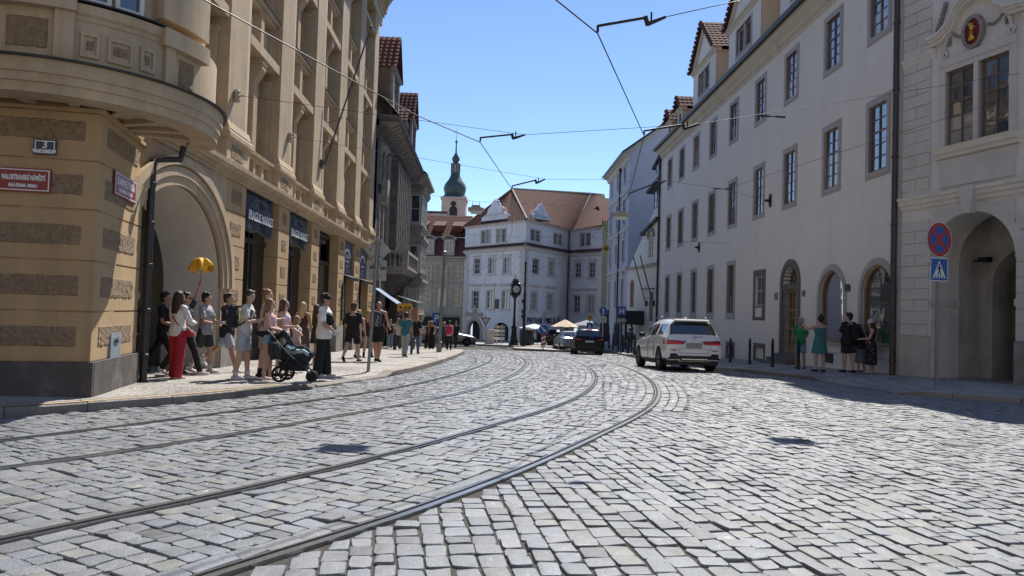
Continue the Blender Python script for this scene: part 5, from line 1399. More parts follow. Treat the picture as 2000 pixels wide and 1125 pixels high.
# curved gables
for F, c, hw, zt in ((F1, 5.4, 2.35, 13.4), (F2, 3.1, 2.1, 12.8)):
    g_ = empty('gable', F.pt(c, EV, 0)); g_.parent = PV; g_.matrix_parent_inverse = wm(PV).inverted()
    h = zt - EV
    half = [(hw, 0), (hw, .25 * h), (hw * .95, .33 * h), (hw * .72, .36 * h), (hw * .58, .45 * h), (hw * .52, .6 * h), (hw * .45, .68 * h), (hw * .3, .72 * h), (hw * .26, .8 * h), (hw * .18, .86 * h), (hw * .16, .93 * h), (.0, h)]
    poly = [(c + x, EV + z) for x, z in half] + [(c - x, EV + z) for x, z in half[::-1][1:]]
    m_ = MB(); m_.plate(F, poly, -.35, .05); m_.build('front', M['piv_plaster'], g_)
    m_ = MB(); m_.box(F, c - hw - .05, c + hw + .05, EV - .02, EV + .1, -.2, .16); m_.box(F, c - hw * .7, c + hw * .7, EV + .34 * h, EV + .4 * h, .0, .13); m_.build('ledge', M['piv_trim'], g_)
    for e in (-.38, .38):
        if F is F2 and e < 0: continue
        window(F, c + (e if F is F1 else 0), EV + .55, .45, .75, .06, g_, cols=1, rows=1, single=True, frame='piv_trim')
    m_ = MB()
    for k in range(len(poly) - 1):
        m_.tube([F.pt(poly[k][0], poly[k][1], -.1), F.pt(poly[k + 1][0], poly[k + 1][1], -.1)], .07, 5)
    m_.build('coping', M['piv_trim'], g_)
    m_ = MB(); m_.quad(F.pt(c - hw * .6, EV + .42 * h, -.3), F.pt(c, EV + .75 * h, -.3), F.pt(c, EV + .75 * h, -3.6), F.pt(c - hw * .6, EV + .42 * h, -2.4)); m_.quad(F.pt(c + hw * .6, EV + .42 * h, -.3), F.pt(c, EV + .75 * h, -.3), F.pt(c, EV + .75 * h, -3.6), F.pt(c + hw * .6, EV + .42 * h, -2.4)); m_.build('gable_roof', M['tile'], g_, fix=False)
# doors: arched stone portal, passage, lettering
m_ = MB(); c, sp = 8.5, -.9
band(m_, F1, [(c + 1.15, G0)] + arc_pts(c, sp, 1.15, 1.1, 0, 180, 14) + [(c - 1.15, G0)], [(c + 1.6, G0)] + arc_pts(c, sp, 1.6, 1.5, 0, 180, 14) + [(c - 1.6, G0)], -.1, .1); m_.build('portal', M['beige_wall'], PV)
m_ = MB(); m_.box(F1, 7.0, 10.1, .7, 1.1, 0, .25); m_.box(F1, 8.2, 8.8, 1.1, 1.9, 0, .15); m_.build('portal_cornice', M['beige_wall'], PV)
m_ = MB(); m_.box(F1, 7.4, 9.6, G0, .15, -.75, -.6); m_.build('portal_door', M['dark'], PV)
m_ = MB(); m_.box(F1, 2.4, 5.0, G0, .15, -.78, -.7); m_.build('passage_door', M['dark'], PV)
m_ = MB(); m_.box(F1, 4.15, 4.85, 1.6, 2.62, .0, .06); m_.build('memorial_plaque', M['bronze'], PV)
text("PIVOVAR", F2, 2.25, .15, .03, .95, 'plaque_blue', PV, sx=.82, extrude=.03)
text("MIKULÁŠ", F2, 6.1, .15, .03, .95, 'plaque_blue', PV, sx=.92, extrude=.03)
m_ = MB(); band(m_, F2, arc_pts(4.25, .85, .28, .4, 0, 360, 20), arc_pts(4.25, .85, .36, .5, 0, 360, 20), .0, .05); m_.ball(F2.pt(4.25, .85, .05), (.14, .05, .26), 8, 6); m_.build('emblem', M['win_stone'], PV)
m_ = MB(); m_.box(F2, .4, 9.2, -1.9, -.75, .05, .1); m_.build('dark_shopfront', M['dark'], PV)
dpv = MB(); dpv.tube([(6.25, 82.6, -1.6), (6.25, 82.6, 10.6)], .07, 8); tag(dpv.build('downpipe', M['pipe_brown']), "dark downpipe in the inner corner of the blue-white tavern", "downpipe")

# ------------------------------------------------------------------ old beige house with a dark red mansard, left of the tavern
MS = empty('mansard_house', (-8.2, 84, zg(84)), "old beige stucco house with dark red mansard roof and white dormers", "building")
F4 = Facade((-5.25, 83.6), (-1, .05), (0, -1))
rows = [(c, 1.05, z0, z1) for c in (.95, 2.75, 4.5, 6.3, 8.1) for (z0, z1) in ((1.7, 3.8), (4.6, 6.3))]
m_ = MB(); wall(m_, F4, 0, 9.5, -2.4, 7.3, [(c - w / 2, c + w / 2, a, b) for c, w, a, b in rows] + [(.5, 6.5, -2.2, -.6)], 0, .25); m_.build('wall', M['beige_wall'], MS)
m_ = MB(); m_.box(F4, .1, 9.4, -2.4, 7.3, -6, -.7); m_.build('rooms', M['room'], MS)
for (c, w, a, b) in rows:
    w_ = window(F4, c, a, w, b - a, -.1, MS, cols=2, rows=3, transom=2, fw=.09, bar=.05, single=True, frame='win_white')
    m_ = MB(); t = .14
    m_.box(F4, c - w / 2 - t, c - w / 2, a - .1, b + t, -.02, .06); m_.box(F4, c + w / 2, c + w / 2 + t, a - .1, b + t, -.02, .06); m_.box(F4, c - w / 2, c + w / 2, b, b + t, -.02, .06)
    if a < 3: band(m_, F4, arc_pts(c, b + .45, w * .62, .22, 0, 180, 8), arc_pts(c, b + .5, w * .75, .34, 0, 180, 8), -.02, .16)
    m_.box(F4, c - w / 2 - .2, c + w / 2 + .2, a - .75, a - .1, -.02, .05); m_.build('surround', M['beige_wall'], w_)
m_ = MB(); m_.prism(F4, [(-.05, 6.75), (.1, 6.85), (.25, 7.1), (.5, 7.2), (.5, 7.35), (-.05, 7.4)], 0, 9.5); m_.build('cornice', M['beige_wall'], MS); m_ = MB(); m_.prism(F4, [(-.05, .6), (.15, .7), (.2, .95), (-.05, 1.0)], 0, 9.5); m_.build('string_course', M['beige_wall'], MS)
m_ = MB(); m_.quad(F4.pt(0, 7.38, .35), F4.pt(9.5, 7.38, .35), F4.pt(9.5, 9.6, -.75), F4.pt(0, 9.6, -.75)); m_.build('mansard', M['tile_dark'], MS, fix=False)
m_ = MB(); tiled_slope(m_, F4.pt(-.1, 9.6, -.6), F4.pt(9.5, 9.6, -.6), F4.pt(9.5, 12.6, -4.4), F4.pt(-.1, 12.6, -4.4), .26, .36, .06); m_.build('roof', M['tile'], MS, fix=False)
m_ = MB(); m_.poly([F4.pt(0, 7.3, .3), F4.pt(0, 9.6, -.7), F4.pt(0, 12.6, -4.4), F4.pt(0, 7.3, -4.4)]); m_.build('roof_end', M['tile_dark'], MS, fix=False)
for c in (2.0, 4.3, 6.7):
    d_ = empty('dormer', F4.pt(c, 7.5, .2)); d_.parent = MS; d_.matrix_parent_inverse = wm(MS).inverted()
    m_ = MB(); m_.box(F4, c - .62, c + .62, 7.4, 9.3, -1.2, .3); m_.build('body', M['beige_wall'], d_)
    m_ = MB(); band(m_, F4, arc_pts(c, 9.25, .6, .35, 0, 180, 8), arc_pts(c, 9.25, .82, .52, 0, 180, 8), -.9, .45); m_.box(F4, c - .6, c + .6, 9.25, 9.45, -.9, .3); m_.build('arched_head', M['soot_pale'], d_)
    window(F4, c, 7.85, .85, 1.35, .33, d_, cols=2, rows=2, transom=1, fw=.08, bar=.05, single=True, frame='win_white')
for c in (1.2, 3.4, 5.4):
    m_ = MB(); m_.hexa([F4.pt(c - .5, 10.3, -.9), F4.pt(c + .5, 10.3, -.9), F4.pt(c + .5, 10.9, -2.6), F4.pt(c - .5, 10.9, -2.6), F4.pt(c - .7, 11.0, -.8), F4.pt(c + .7, 11.0, -.8), F4.pt(c + .7, 11.7, -2.8), F4.pt(c - .7, 11.7, -2.8)]); m_.build('attic_dormer', M['tile'], MS)
m_ = MB(); m_.box(F4, .6, 6.4, -.55, .5, .02, .12); m_.build('shop_fascia', M['dark'], MS)
m_ = MB(); m_.box(F4, .6, 6.4, -2.2, -.6, -.4, -.3); m_.build('shop_window', M['glass'], MS)
cr = MB(); cr.box(F4, 5.15, 5.95, 1.85, 2.75, .05, .2); cr.ball(F4.pt(5.55, 2.3, .2), (.35, .12, .6), 8, 6); tag(cr.build('wall_emblem', M['bronze']), "dark carved shield hanging on the old beige stucco house", "emblem")
# pale block and church tower in the distance
pk = empty('pink_block', (-16, 112, zg(112)), "plain pale pink gable wall far behind the mansard roof", "building")
m_ = MB(); m_.wbox(-30, -10.2, 110, 122, -4, 15.7); m_.build('wall', M['pink_wall'], pk)
m_ = MB(); m_.wbox(-30.2, -10.0, 109.8, 122.2, 15.7, 16.0); m_.build('roof_edge', M['tile_dark'], pk)
m_ = MB(); m_.tube([(-13.1, 109.9, 15.9), (-13.1, 109.9, 18.3)], .04, 5); m_.lathe([(.02, -.1), (.45, .12), (.43, .14)], (-13.5, 109.7, 15.0), 12); m_.build('dish', M['steel'], pk)
TW = empty('church_tower', (-11.45, 140, zg(140)), "distant church tower with a green copper onion spire", "tower")
tx, ty = -11.45, 140
m_ = MB(); m_.wbox(tx - 2.25, tx + 2.25, ty - 2.25, ty + 2.25, -4, 22.0); m_.build('shaft', M['tower'], TW)
m_ = MB(); m_.wbox(tx - 2.45, tx + 2.45, ty - 2.45, ty + 2.45, 22.0, 22.5); m_.build('cornice', M['tower'], TW); m_ = MB(); m_.wbox(tx - 2.3, tx + 2.3, ty - 2.3, ty + 2.3, 17.3, 17.6); m_.build('string_course', M['tower'], TW)
for a in (0,):
    FT = Facade((tx, ty - 2.25), (1, 0), (0, -1))
    m_ = MB(); m_.plate(FT, [(-.75, 18.2), (.75, 18.2)] + arc_pts(0, 20.0, .75, .8, 0, 180, 10), .0, .06); m_.build('belfry_opening', M['dark'], TW)
    m_ = MB(); m_.plate(FT, [(-.55 + .55 * math.cos(rad(t)) + .55, 21.2 + .5 * math.sin(rad(t))) for t in range(0, 360, 30)], .02, .08); m_.build('clock', M['dark'], TW)
m_ = MB(); m_.wbox(tx - 2.3, tx - 2.24, ty - .5, ty + .5, 18.4, 20.6); m_.build('side_opening', M['dark'], TW)
m_ = MB(); m_.lathe([(2.5, 22.5), (2.1, 23.1), (1.9, 23.3), (2.1, 24.0), (2.15, 24.6), (1.9, 25.3), (1.3, 26.1), (.95, 26.8), (.85, 27.4)], (tx, ty, 0), 8); m_.build('onion_dome', M['copper'], TW, smooth=True, angle=50)
m_ = MB(); m_.lathe([(.75, 27.4), (.75, 29.0)], (tx, ty, 0), 8); m_.build('lantern', M['tower'], TW)
for k in range(8):
    t = rad(22.5 + 45 * k); m_ = MB(); m_.tube([(tx + .8 * math.cos(t), ty + .8 * math.sin(t), 27.4), (tx + .8 * math.cos(t), ty + .8 * math.sin(t), 29.0)], .14, 6); m_.build('lantern_post', M['copper'], TW)
m_ = MB(); m_.lathe([(.95, 29.0), (.9, 29.2), (.45, 29.4), (.75, 29.9), (.72, 30.3), (.4, 30.8), (.16, 31.3), (.1, 33.0), (.22, 33.25), (.22, 33.5), (.04, 33.75), (.03, 36.0)], (tx, ty, 0), 10); m_.build('spire', M['copper'], TW, smooth=True, angle=50)
m_ = MB(); m_.wbox(tx - .45, tx + .45, ty - .03, ty + .03, 35.2, 35.28); m_.build('cross', M['copper'], TW)

# ------------------------------------------------------------------ narrow white house and the blue house on the right
sh = empty('narrow_white_house', (10.4, 58, zg(58)), "narrow white house with steep stepped profile between the long house and the blue house", "building")
FS = Facade((11.0, 55.45), (-1.25, 7.0), (-1, 0))
P = FS.pt
holes = [(1.0, 1.9, .9, 3.2), (5.4, 6.4, 2.0, 4.3, .5), (5.3, 6.3, -2.0, .6, .5), (1.0, 2.0, -1.9, .4, .6)]
m_ = MB(); wall(m_, FS, 0, 7.1, -2.2, 5.2, holes, 0, .3); m_.build('wall', M['white_plaster'], sh)
m_ = MB(); m_.box(FS, 0.05, 7.1, -2.2, 5.2, -6, -.4); m_.build('house_body', M['room'], sh)
# upper floors leaning back in a steep slope
m_ = MB(); m_.hexa([P(0, 5.2, 0), P(7.0, 5.2, 0), P(7.0, 5.2, -6), P(0, 5.2, -6), P(0, 14.0, -.2), P(1.6, 14.0, -2.1), P(1.6, 14.0, -6), P(0, 14.0, -6)]); m_.build('upper_wall', M['white_plaster'], sh)
m_ = MB(); m_.prism(FS, [(-.5, 5.15), (.12, 5.15), (.2, 5.3), (-.5, 5.4)], -.02, 7.15); m_.build('ledge', M['win_stone'], sh)
for s0, s1, z, o in ((0, 3.4, 8.6, .35), (0, 2.9, 11.9, .1), (0, 1.7, 13.6, .1)):
    m_ = MB(); m_.hexa([P(s0, z, -2.5), P(s1, z - .9, -2.5), P(s1, z - .9, o), P(s0, z, o), P(s0, z + .22, -2.5), P(s1, z - .68, -2.5), P(s1, z - .68, o), P(s0, z + .22, o)]); m_.build('eave_slope', M['gutter'], sh)
m_ = MB(); m_.hexa([P(0, 5.4, -1.2), P(2.6, 5.4, -1.2), P(2.6, 5.4, .1), P(0, 5.4, .1), P(0, 8.6, -1.2), P(2.6, 8.0, -1.2), P(2.6, 8.0, .1), P(0, 8.6, .1)]); m_.build('oriel', M['white_plaster'], sh)
window(FS, 1.45, 5.9, .8, 1.7, .13, sh, cols=2, rows=3, transom=2, single=True); window(FS, 1.45, .9, .9, 2.3, -.12, sh, cols=2, rows=3, transom=2, single=True)
m_ = MB(); band(m_, FS, arc_pts(1.45, 7.4, .55, .5, 0, 180, 10), arc_pts(1.45, 7.4, .75, .75, 0, 180, 10), .05, .22); m_.build('stucco_arch', M['soot_pale'], sh)
window(FS, 1.0, 9.6, .6, 1.3, -.0, sh, cols=1, rows=2, transom=1, single=True); window(FS, .8, 12.3, .6, 1.2, .0, sh, cols=1, rows=2, transom=1, single=True)
window(FS, 5.9, 2.0, 1.0, 1.9, -.12, sh, cols=2, rows=3, transom=2, single=True); window(FS, 5.8, -2.0, 1.0, 2.2, -.12, sh, cols=1, rows=2, transom=1, single=True)
m_ = MB(); m_.box(FS, 1.0, 2.0, -1.9, .3, -.3, -.2); m_.build('door', M['win_wood'], sh)
cn = empty('entrance_canopy', FS.pt(4.0, -1.8, .3), "dark box canopy on two posts before the narrow white house", "canopy")
m_ = MB(); m_.box(FS, 2.8, 4.9, .6, 1.7, .02, 1.6); m_.build('roof_box', M['gutter'], cn)
for q in (2.95, 4.75):
    m_ = MB(); m_.tube([FS.pt(q, -1.75, 1.45), FS.pt(q, .6, 1.45)], .1, 10); m_.build('post', M['black_metal'], cn)
for k, q in enumerate((.75, 2.3)):
    f_ = MB(); f_.tube([FS.pt(q, 2.3, .1), FS.pt(q + .9, 6.0, .9)], .045, 8); f_.box(FS, q - .1, q + .1, 2.1, 2.5, .0, .15); f_.box(FS, q - .02, q + .5, 3.4, 3.46, .0, .4)
    tag(f_.build('flag_pole', M['black_metal']), ["dark flag pole on the narrow white house, beside its downpipe", "dark flag pole on the narrow white house, nearer the canopy"][k], "flag pole", "flag poles on the narrow white house")
bb = empty('blue_house', (9.8, 68, zg(68)), "tall pale blue house with plain gable wall and long dark downpipe", "building")
FBl = Facade((9.75, 62.5), (-.018, 1), (-1, 0)); BL_ = 11.7
rows = []
for c in (2.3, 6.0, 9.7):
    rows += [(c, 1.0, 13.0, 14.4), (c, 1.05, 9.3, 11.5), (c, 1.05, 6.0, 7.9), (c, 1.05, 2.0, 4.5)]
m_ = MB(); wall(m_, FBl, 0, BL_, -2.4, 15.0, [(c - w / 2, c + w / 2, a, b) for c, w, a, b in rows] + [(c - .6, c + .6, -2.0, .6, .6) for c in (2.3, 6.0, 9.7)], 0, .25); m_.build('wall', M['blue_plaster'], bb)
m_ = MB(); m_.box(FBl, .3, BL_, -2.4, 14.9, -8, -.5); m_.build('house_body', M['room'], bb)
m_ = MB(); m_.poly([FBl.pt(0, -2.4, 0), FBl.pt(0, 15.0, 0), FBl.pt(0, 19.0, -4.8), FBl.pt(0, 15.0, -9.6), FBl.pt(0, -2.4, -9.6)]); m_.build('gable_wall', M['blue_plaster'], bb, fix=False)
for (c, w, a, b) in rows:
    w_ = window(FBl, c, a, w, b - a, -.1, bb, cols=2, rows=3, transom=2, single=True, frame='win_stone')
    m_ = MB(); t = .15; m_.box(FBl, c - w / 2 - t, c - w / 2, a, b + t, -.02, .06); m_.box(FBl, c + w / 2, c + w / 2 + t, a, b + t, -.02, .06); m_.box(FBl, c - w / 2, c + w / 2, b, b + t, -.02, .06); m_.box(FBl, c - w / 2 - .25, c + w / 2 + .25, a - .14, a, -.02, .14)
    if a < 10: m_.prism(FBl, [(-.02, b + .3), (.15, b + .35), (.2, b + .5), (-.02, b + .6)], c - w / 2 - .3, c + w / 2 + .3)
    m_.build('surround', M['piv_trim'], w_)
for z in (8.6, 11.95, 5.2, 1.2):
    m_ = MB(); m_.prism(FBl, [(-.02, z), (.1, z), (.16, z + .15), (.16, z + .25), (-.02, z + .3)], 0, BL_); m_.build('string_course', M['piv_trim'], bb)
for c in (2.3, 6.0, 9.7):
    m_ = MB(); m_.box(FBl, c - .6, c + .6, -2.0, .6, -.2, -.1); m_.build('arched_door', M['dark'], bb)
m_ = MB(); m_.prism(FBl, [(-.05, 14.5), (.15, 14.6), (.25, 14.9), (.6, 15.0), (.6, 15.1), (-.05, 15.1)], 0, BL_ + .2); m_.build('cornice', M['piv_trim'], bb)
m_ = MB(); m_.hexa([FBl.pt(-.25, 15.05, .75), FBl.pt(BL_ + .3, 15.05, .75), FBl.pt(BL_ + .3, 19.1, -4.8), FBl.pt(-.25, 19.1, -4.8), FBl.pt(-.25, 15.25, .75), FBl.pt(BL_ + .3, 15.25, .75), FBl.pt(BL_ + .3, 19.35, -4.8), FBl.pt(-.25, 19.35, -4.8)]); m_.build('roof', M['gutter'], bb)
downpipe(FBl, 4.2, -1.7, 14.3, .14, 'pipe_black', "long black downpipe on the front of the blue house")
# sliver of the yellow house behind
yh = empty('yellow_house', (12, 86, zg(86)), "sliver of a yellow-green house between the tavern and the blue house", "building")
M['yellow_wall'] = mk('yellow_green_plaster', (.45, .42, .26), .9, .06, 1)
F5 = Facade((9.9, 82.2), (1, .1), (0, -1))
m_ = MB(); m_.box(F5, 0, 8, -2.4, 11.5, -6, 0); m_.build('wall', M['yellow_wall'], yh)
for z in (1.6, 5.2, 8.6): window(F5, .6, z, .7, 1.9, .03, yh, cols=2, rows=3, transom=2, single=True, frame='win_white')
m_ = MB(); m_.prism(F5, [(0, 11.2), (.4, 11.4), (.4, 11.6), (0, 11.7)], 0, 8); m_.build('cornice', M['yellow_wall'], yh)
m_ = MB(); m_.quad(F5.pt(0, 11.7, .4), F5.pt(8, 11.7, .4), F5.pt(8, 15, -4), F5.pt(0, 15, -4)); m_.build('roof', M['tile'], yh, fix=False)

# ------------------------------------------------------------------ plain unseen houses added behind the camera to cut sky light and give reflections
M['square_wall'] = mk('square_plaster', (.42, .36, .28), .9, .1, .6)
for (nm, P0_, D_, N_, L_, H_, lab) in (('added_house', (-34, -20), (1, 0), (0, 1), 30, 17, "added unseen house, behind on the left"), ('added_house', (-2, -24), (1, 0), (0, 1), 34, 19, "added unseen house, straight behind"), ('added_house', (-27, -18), (0, 1), (1, 0), 24, 16, "added unseen house along the far left side")):
    F = Facade(P0_, D_, N_); r_ = empty(nm, F.pt(L_ / 2, 0, 0), lab, "building", "added houses behind the camera")
    hl = [(2 + 3.2 * i, 3.3 + 3.2 * i, z, z + 2.1) for i in range(int((L_ - 4) / 3.2)) for z in (4.6, 8.4, 12.0)]
    m_ = MB(); wall(m_, F, 0, L_, -.5, H_, hl, 0, .25); m_.build('wall', M['square_wall'], r_)
    m_ = MB(); m_.box(F, .05, L_ - .05, -.5, H_, -9, -.3); m_.build('rooms', M['room'], r_)
    m_ = MB(); m_.quad(F.pt(-.3, H_, .5), F.pt(L_ + .3, H_, .5), F.pt(L_ + .3, H_ + 4, -4.5), F.pt(-.3, H_ + 4, -4.5)); m_.quad(F.pt(-.3, H_, -9.5), F.pt(L_ + .3, H_, -9.5), F.pt(L_ + .3, H_ + 4, -4.5), F.pt(-.3, H_ + 4, -4.5)); m_.build('roof', M['tile'], r_, fix=False)
# ------------------------------------------------------------------ street furniture
M['blue_sign'] = mk('blue_sign_face', (.012, .10, .36), .4, .06, 8)
M['red_sign'] = mk('red_sign_face', (.42, .03, .03), .4, .06, 8)
M['yellow_sign'] = mk('yellow_sign_face', (.60, .33, .03), .5, .08, 8)
M['black_print'] = mk('black_print', (.01, .01, .01), .6, 0)
M['sticker'] = mk('old_sticker', (.10, .10, .10), .6, .6, 40)
NS = Facade((0, 0), (1, 0), (0, -1))            # things facing the camera end of the street
def facing(x, y, ang=0.0):
    """wall-like frame at x,y facing the camera end of the street, turned by ang degrees"""
    a = rad(ang); return Facade((x, y), (math.cos(a), math.sin(a)), (math.sin(a), -math.cos(a)))
def disc(F, s, z, r, o0, o1, n=28):
    m = MB(); m.plate(F, [(s + r * math.cos(2 * math.pi * k / n), z + r * math.sin(2 * math.pi * k / n)) for k in range(n)], o0, o1); return m
def post(x, y, z0, z1, r, lean=(0, 0), n=12):
    m = MB(); m.tube([(x, y, z0), (x + lean[0], y + lean[1], z1)], r, n); return m
# --- leaning post with the backs of a priority sign and a plate, left pavement
x, y = -3.47, 18.15; zb = zg(y) + .10
sp_ = empty('sign_post', (x, y, zb), "leaning grey post with the back of a diamond sign, left kerb", "sign post")
post(x, y, zb - .1, 3.05, .04, (.13, 0)).build('pole', M['steel'], sp_, smooth=True, angle=40)
F = facing(x + .115, y + .07, -4)
m_ = MB(); m_.plate(F, [(-.335, 2.78), (0, 2.445), (.335, 2.78), (0, 3.115)], -.006, .006); m_.build('diamond_sign', M['sign_back'], sp_)
m_ = MB(); m_.box(F, -.26, .24, 2.03, 2.53, -.006, .006); m_.build('plate', M['sign_back'], sp_)
m_ = MB(); m_.plate(F, [(-.30, 2.78), (0, 2.48), (.30, 2.78), (0, 3.08)], -.008, -.0065); m_.build('sign_face', M['yellow_sign'], sp_)
for z in (2.62, 2.94, 2.15, 2.42):
    m_ = MB(); m_.box(F, -.13, .13, z - .015, z + .015, .006, .022); m_.tube([F.pt(.05 * math.cos(rad(t)), z, .045 + .045 * math.sin(rad(t))) for t in range(0, 181, 30)], .006, 5); m_.build('clamp', M['steel'], sp_)
for (a, z, w, h) in ((-.17, 2.3, .12, .1), (.1, 2.28, .14, .11), (-.2, 2.76, .06, .06)):
    m_ = MB(); m_.plate(F, [(a, z), (a + w, z + .03), (a + w - .02, z + h), (a - .02, z + h - .02)], .007, .008); m_.build('sticker', M['sticker'], sp_)
# --- no stopping sign over a pedestrian crossing sign, right pavement
x, y = 10.39, 18.0; zb = zg(y) + .12
ns = empty('no_stopping_sign', (x, y, zb), "round red and blue no-stopping sign above a blue crossing sign on a grey post", "road sign")
post(x, y, zb - .1, 3.85, .038).build('pole', M['steel'], ns, smooth=True, angle=40)
F = facing(x, y - .06, 22)
disc(F, 0, 3.43, .435, -.01, .0).build('sign_back', M['sign_back'], ns)
disc(F, 0, 3.43, .432, .0005, .004).build('white_rim', M['white_print'], ns)
disc(F, 0, 3.43, .415, .0045, .007).build('red_field', M['red_sign'], ns)
for k in range(4):
    a0, a1 = 45 + 90 * k + 9, 135 + 90 * k - 9
    m_ = MB(); rr = .315
    tip = .055; mid = rad((a0 + a1) / 2)
    m_.plate(F, [(tip * math.cos(mid) * 1.3, 3.43 + tip * math.sin(mid) * 1.3)] + arc_pts(0, 3.43, rr, rr, a0, a1, 10), .0075, .010); m_.build('blue_quarter', M['blue_sign'], ns)
m_ = MB(); m_.box(F, -.30, .30, 2.41, 2.99, -.01, .0); m_.build('sign_back', M['sign_back'], ns)
m_ = MB(); m_.box(F, -.298, .298, 2.412, 2.988, .0005, .004); m_.build('white_rim', M['white_print'], ns)
m_ = MB(); m_.box(F, -.272, .272, 2.438, 2.962, .0045, .007); m_.build('blue_field', M['blue_sign'], ns)
m_ = MB(); m_.plate(F, [(-.23, 2.49), (.23, 2.49), (0, 2.92)], .0075, .010); m_.build('white_triangle', M['white_print'], ns)
m_ = MB(); o0, o1 = .0105, .013                 # walking figure on a striped crossing
def bar(m, F, a, b, w, o0=o0, o1=o1):
    d = Vector((b[0] - a[0], b[1] - a[1])); n = Vector((-d.y, d.x)).normalized() * w / 2
    m.plate(F, [(a[0] - n.x, a[1] - n.y), (b[0] - n.x, b[1] - n.y), (b[0] + n.x, b[1] + n.y), (a[0] + n.x, a[1] + n.y)], o0, o1)
fg = MB(); fg.plate(F, [(.0 + .026 * math.cos(rad(t)), 2.81 + .026 * math.sin(rad(t))) for t in range(0, 360, 30)], o0, o1)
bar(fg, F, (0, 2.78), (.005, 2.66), .055); bar(fg, F, (.0, 2.67), (-.05, 2.55), .026); bar(fg, F, (.01, 2.67), (.055, 2.55), .026, o0 + .0003, o1 + .0003); bar(fg, F, (-.02, 2.77), (-.065, 2.70), .02, o0 + .0006, o1 + .0006); bar(fg, F, (.02, 2.77), (.06, 2.71), .02, o0 + .0009, o1 + .0009)
fg.build('walking_figure', M['black_print'], ns)
for k in range(4):
    m_ = MB(); a = -.155 + .09 * k; m_.plate(F, [(a, 2.50), (a + .045, 2.50), (a + .055, 2.535), (a + .015, 2.535)], o0, o1); m_.build('crossing_bar', M['black_print'], ns)
# --- bollards
def bollard_mesh():
    m = MB(); m.lathe([(.075, -.1), (.075, .05), (.062, .08), (.055, .5), (.05, .78), (.062, .8), (.062, .84), (.048, .86), (.046, .93), (.06, .95), (.06, .97), (.03, .99), (.045, 1.03), (.035, 1.07), (.0, 1.08)], (0, 0, 0), 14)
    me = m.mesh('bollard', M['black_metal'], True, 35); fixn(me); return me
BM_ = bollard_mesh()
near_lab = ["black iron bollard nearest the man in the green shirt", "black bollard in front of the door steps, second from the green shirt", "black bollard in front of the cellar hatch, third from the green shirt", "black bollard just right of the white SUV"]
for k, (x, y) in enumerate(((9.87, 25.3), (9.52, 26.81), (9.4, 28.98), (9.22, 30.93))):
    tag(inst(BM_, 'bollard', None, Matrix.Translation((x, y, zg(y) + .13))), near_lab[k], "bollard", "bollards on the right pavement")
far_lab = ["distant black bollard closest to the white SUV's mirror", "distant black bollard, second to the left of the SUV mirror", "distant black bollard, third to the left of the SUV mirror", "distant black bollard beside the walking figure in grey", "distant black bollard, second to the right of the black car", "distant black bollard right beside the black car"]
for k, (x, y) in enumerate(((7.5, 44.5), (7.52, 47.0), (7.55, 49.5), (7.6, 52.2), (7.65, 55.0), (7.75, 58.0))):
    tag(inst(BM_, 'bollard', None, Matrix.Translation((x, y, zg(y) + .12)) @ Matrix.Scale(1.15, 4)), far_lab[k], "bollard", "distant bollards along the right kerb")
# --- street clock
x, y = .27, 60.9; zb = zg(y) + .12
ck = empty('street_clock', (x, y, zb), "black iron street clock with white dials on an ornate column", "clock")
m_ = MB(); m_.lathe([(.42, 0), (.42, .12), (.34, .2), (.3, .5), (.34, .6), (.26, .7), (.22, 1.0), (.2, 1.3), (.27, 1.38), (.24, 1.5), (.13, 1.62), (.10, 2.4), (.085, 3.6), (.11, 3.7), (.09, 3.78), (.2, 3.95), (.3, 4.05)], (x, y, zb), 14); m_.build('column', M['black_metal'], ck, smooth=True, angle=35)
m_ = MB(); m_.lathe([(.30, 4.05), (.50, 4.12), (.54, 4.2), (.54, 5.0), (.50, 5.08), (.36, 5.14), (.36, 5.28), (.26, 5.36), (.26, 5.44), (.1, 5.56), (.03, 5.62), (.02, 5.85)], (x, y, zb), 4); hd = m_.build('clock_head', M['black_metal'], ck, mat=Matrix.Translation((x, y, 0)) @ Matrix.Rotation(rad(45 + 12), 4, 'Z') @ Matrix.Translation((-x, -y, 0)))
for a in (12, -78):
    F = facing(x, y, a); Fo = .395
    disc(F, 0, zb + 4.6, .34, Fo - .03, Fo).build('bezel', M['black_metal'], ck); disc(F, 0, zb + 4.6, .29, Fo + .001, Fo + .006).build('dial', M['white_print'], ck)
    m_ = MB()
    for t in range(0, 360, 30): bar(m_, F, (.22 * math.sin(rad(t)), zb + 4.6 + .22 * math.cos(rad(t))), (.265 * math.sin(rad(t)), zb + 4.6 + .265 * math.cos(rad(t))), .018, Fo + .007, Fo + .009)
    m_.build('hour_marks', M['black_print'], ck)
    for (t, l, w) in ((62, .15, .03), (105, .22, .02)):
        m_ = MB(); bar(m_, F, (0, zb + 4.6), (l * math.sin(rad(t)), zb + 4.6 + l * math.cos(rad(t))), w, Fo + .010 + w * .1, Fo + .012 + w * .1); m_.build('hand', M['black_print'], ck)
